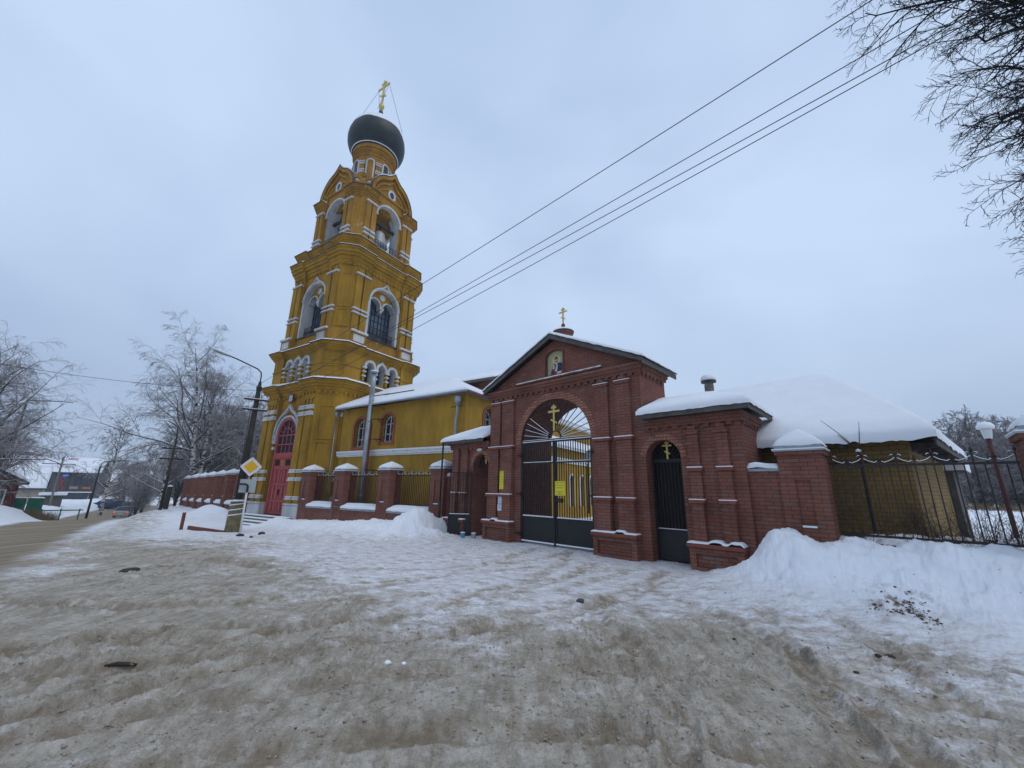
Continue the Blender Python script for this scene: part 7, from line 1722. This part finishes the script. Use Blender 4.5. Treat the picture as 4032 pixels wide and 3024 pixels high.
# beige building further down
P = pol(134.4, 150); bb = house((P.x, P.y, -2.6), R_(36), 'beige single-storey building with a snowy hipped roof at the end of the street', 'beige_building', 22, 12, 4.2, 'bld_beige', 3.0, snow=.4, cat='building')
for i in range(5): win(bb, 2+4*i, 3.6+4*i, .9, 3.0, fm='bld_beige')
P = pol(130.5, 150); bb2 = house((P.x, P.y, -2.6), R_(28), 'long low dark building behind the thicket at the end of the street', 'low_building', 20, 10, 3.6, 'wood_grey', 2.2, snow=.3, cat='building')
# far field on the right
P = pol(38.5, 62); grass_tuft('dry_grass', P.x, P.y, 22, 5, 5200, .75, 'strip of pale dry grass in the far field on the right', R_(120))
# a distant wood closing the horizon
e_ = []
for i, (a0, d_) in enumerate(((36, 120), (131, 170), (139, 175), (145, 150))):
    n = 420; A_ = RNG.uniform(-1, 1, n)
    aa = np.radians(a0+A_*(7 if i else 9)); dd_ = d_*(1+RNG.uniform(-.08, .08, n)); st_ = np.stack([dd_*np.cos(aa), dd_*np.sin(aa), np.full(n, -3.4 if i else -.6)], 1)
    Pq, Rq = grow(st_, np.stack([RNG.normal(0, .08, n), RNG.normal(0, .08, n), np.ones(n)], 1), RNG.uniform(7, 11.5, n), np.full(n, .13), 6, wander=.05, taper=.8)
    s, d, l, r = spawn(Pq, Rq, 9, .2, 1, 38, .38, .55, .03); P1_, R1_ = grow(s, d, l, r, 5, wander=.1, droop=.02)
    s, d, l, r = spawn(P1_, R1_, 4, .2, 1, 38, .5, .6, .022); P2_, R2_ = grow(s, d, l, r, 4, wander=.12, droop=.03)
    o = tubes([(Pq, Rq, 4), (P1_, R1_, 3), (P2_, R2_, 3)], 'distant_wood', M['twig_far']); o['kind'] = 'stuff'; o['category'] = 'wood'
    o['label'] = ['hazy distant wood beyond the field on the right', 'distant wood at the end of the street', 'distant wood behind the grey building', 'distant wood behind the houses at the left edge'][i]

# ================================================================== SMALL THINGS ON THE GROUND
def lump(name, x, y, s, lab, cat, m='stone', grp=None, flat=.6, seed=0, lift=.25):
    import bmesh
    bm = bmesh.new(); bmesh.ops.create_icosphere(bm, subdivisions=2, radius=s); rn = random.Random(seed)
    ox, oy = rn.random()*50, rn.random()*50
    for v in bm.verts:
        k = .72+.55*float(fbm(np.array([v.co.x/s*1.3+ox]), np.array([v.co.y/s*1.3+v.co.z/s*.9+oy]), 5, 3)[0]); v.co *= k; v.co.z *= flat
    me = bpy.data.meshes.new(name); bm.to_mesh(me); bm.free(); setuv(me); o = newobj(name, me, None, M[m]); o.location = (x, y, tz(x, y)+s*flat*lift); tag(o, lab, cat, grp); return o
lump('grey_stone', 1.07, 6.5, .062, 'angular grey stone lying alone on the packed snow in mid-foreground', 'stone', seed=1)
o = empty('dark_stick', (-3.58, 4.23, tz(-3.58, 4.23)+.02), R_(8), 'short dark rotten stick on the sand in the left foreground', 'stick')
MB().tube([(-.13, 0, 0), (-.04, .008, .012), (.06, -.004, .01), (.13, .006, .0)], [.012, .019, .018, .010], 7).build('stick_body', M['soil'], o, smooth=True); MB().tube([(.09, -.012, .012), (.125, -.03, .01)], [.01, .006], 5).build('yellow_splinter', M['grass'], o)
lump('frozen_clod', -7.26, 8.29, .15, 'flat dark clod on the sand near the road edge', 'clod', 'soil', seed=3, flat=.3)
for k, (x, y, s, lab) in enumerate(((-9.75, 15.32, .13, 'dark clod on the snow just in front of the utility pole'), (-9.3, 15.85, .12, 'dark clod on the snow right of the utility pole'), (-8.9, 14.6, .07, 'small dark clod below the two clods near the pole'), (2.63, 5.19, .028, 'small dark clod on the packed snow in the right foreground'), (4.09, 4.82, .045, 'dark clod beside the round muddy patch on the right'), (3.85, 4.68, .030, 'small clod left of the round muddy patch on the right'), (3.3, 4.3, .022, 'tiny dark clod in the muddy snow at the lower right'))):
    lump('frozen_clod', x, y, s, lab, 'clod', 'soil', 'dark clods scattered on the snow', seed=10+k)
for k, (x, y, s, lab) in enumerate(((-1.15, 4.38, .034, 'white ice lump among the churned sand near the picture centre'), (-1.0, 4.4, .024, 'smaller white ice lump beside the larger one'), (-.85, 4.42, .018, 'smallest white ice lump right of the other two'))):
    lump('ice_lump', x, y, s, lab, 'ice', 'snow', 'white ice lumps in the sand', seed=20+k)
# crumbs of frozen sand and soil: nobody could count them
def crumbs(name, n, region, smin, smax, m, lab, seed):
    rg = np.random.default_rng(seed); V0_ = np.array([(1, 0, -.4), (-.4, .9, -.3), (-.6, -.8, -.35), (.1, .1, .8), (.55, .6, .3), (.3, -.7, .4)]); F0 = [(0, 4, 3), (4, 1, 3), (1, 2, 3), (2, 5, 3), (5, 0, 3), (0, 1, 4), (2, 1, 0), (2, 0, 5)]
    X, Y = region(rg, n); Z, sa, ro_, hp, tk, _ = [q[0] for q in terrain(X[None], Y[None])]
    s = smin+(smax-smin)*rg.random(n)**3; th = rg.random(n)*6.28; c, s_ = np.cos(th), np.sin(th)
    v = V0_[None]*(1+.35*rg.normal(0, 1, (n, 6, 3))*.6); x = v[..., 0]*c[:, None]-v[..., 1]*s_[:, None]; y = v[..., 0]*s_[:, None]+v[..., 1]*c[:, None]
    P = np.stack([X[:, None]+x*s[:, None], Y[:, None]+y*s[:, None], Z[:, None]+(v[..., 2]*.65+.2)*s[:, None]], -1).reshape(-1, 3)
    F = (np.array(F0)[None]+6*np.arange(n)[:, None, None]).reshape(-1, 3)
    me = bpy.data.meshes.new(name); me.vertices.add(len(P)); me.vertices.foreach_set('co', P.ravel()); me.loops.add(F.size); me.loops.foreach_set('vertex_index', F.ravel().astype(np.int32)); me.polygons.add(len(F)); me.polygons.foreach_set('loop_start', np.arange(0, F.size, 3)); me.polygons.foreach_set('loop_total', np.full(len(F), 3)); me.update(calc_edges=True)
    o = newobj(name, me, None, m); o['kind'] = 'stuff'; o['label'] = lab; o['category'] = 'crumbs'; return o
M['sand_soil'] = mat('brown_crumb', (0.15, 0.11, 0.08), 0.9, noise=.5, nscale=30)
M['sand_crumb'] = mat('sand_crumb', (0.42, 0.355, 0.28), 0.9, noise=.4, nscale=30)
def reg_sand(rg, n):
    a = np.radians(rg.uniform(36, 148, n)); r = 2.3+9*rg.random(n)**1.3; X, Y = r*np.cos(a), r*np.sin(a); k = fbm(X*.9, Y*.9, 103, 3)
    keep = (inside(X, Y, SAND)) & (k > .46); return X[keep], Y[keep]
def _wrap(f):
    def g(rg, n): return f(rg, n)
    return g
_old = crumbs
def crumbs2(name, n, reg, *a):
    st = {}
    def region(rg, nn):
        X, Y = reg(rg, nn); st['n'] = len(X); return X, Y
    rg = np.random.default_rng(a[-1]); X, Y = reg(rg, n); return _old(name, len(X), lambda r_, n_: (X, Y), *a)
crumbs2('sand_crumbs', 20000, reg_sand, .003, .020, M['sand_crumb'], 'crumbs of frozen sand scattered over the churned ground', 5)
def reg_mud(rg, n):
    a = np.radians(rg.uniform(36, 120, n)); r = 3.2+10*rg.random(n); X, Y = r*np.cos(a), r*np.sin(a); gx, gy = to_gate(X, Y); k = fbm(X*1.1, Y*1.1, 303, 3); keep = (gy < -.5) & (k > .52); return X[keep], Y[keep]
crumbs2('soil_crumbs', 1700, reg_mud, .003, .016, M['sand_soil'], 'dark crumbs of soil speckling the trodden snow', 6)
def reg_bank(rg, n):
    k_ = rg.integers(0, 7, n); gx = 4.70+np.array([-.2, -.05, .12, .22, .3, .02, .1])[k_]+rg.normal(0, .075, n); gy = -1.95+np.array([.0, -.12, .1, -.05, -.2, .2, 0])[k_]+rg.normal(0, .06, n)+rg.normal(0, .25, n)*(rg.random(n) < .2); return G0.x+gx*GX.x+gy*GY.x, G0.y+gx*GX.y+gy*GY.y
crumbs2('soil_crumbs', 230, reg_bank, .005, .030, M['sand_soil'], 'brown soil spilled over the right-hand snow bank', 7)

# ================================================================== THE AIR
hz = bpy.data.materials.new('winter_air'); hz.use_nodes = True; t = hz.node_tree
for n_ in list(t.nodes):
    if n_.type != 'OUTPUT_MATERIAL': t.nodes.remove(n_)
pv = t.nodes.new('ShaderNodeVolumePrincipled'); pv.inputs['Color'].default_value = (0.80, 0.87, 0.96, 1); pv.inputs['Density'].default_value = 0.0008; pv.inputs['Anisotropy'].default_value = 0.2
t.links.new(pv.outputs[0], t.nodes['Material Output'].inputs['Volume'])
hb = MB().box(-260, 260, -60, 300, -6.5, 37)._build('haze', hz); hb['kind'] = 'stuff'; hb['label'] = 'thin cold winter haze'; hb['category'] = 'haze'
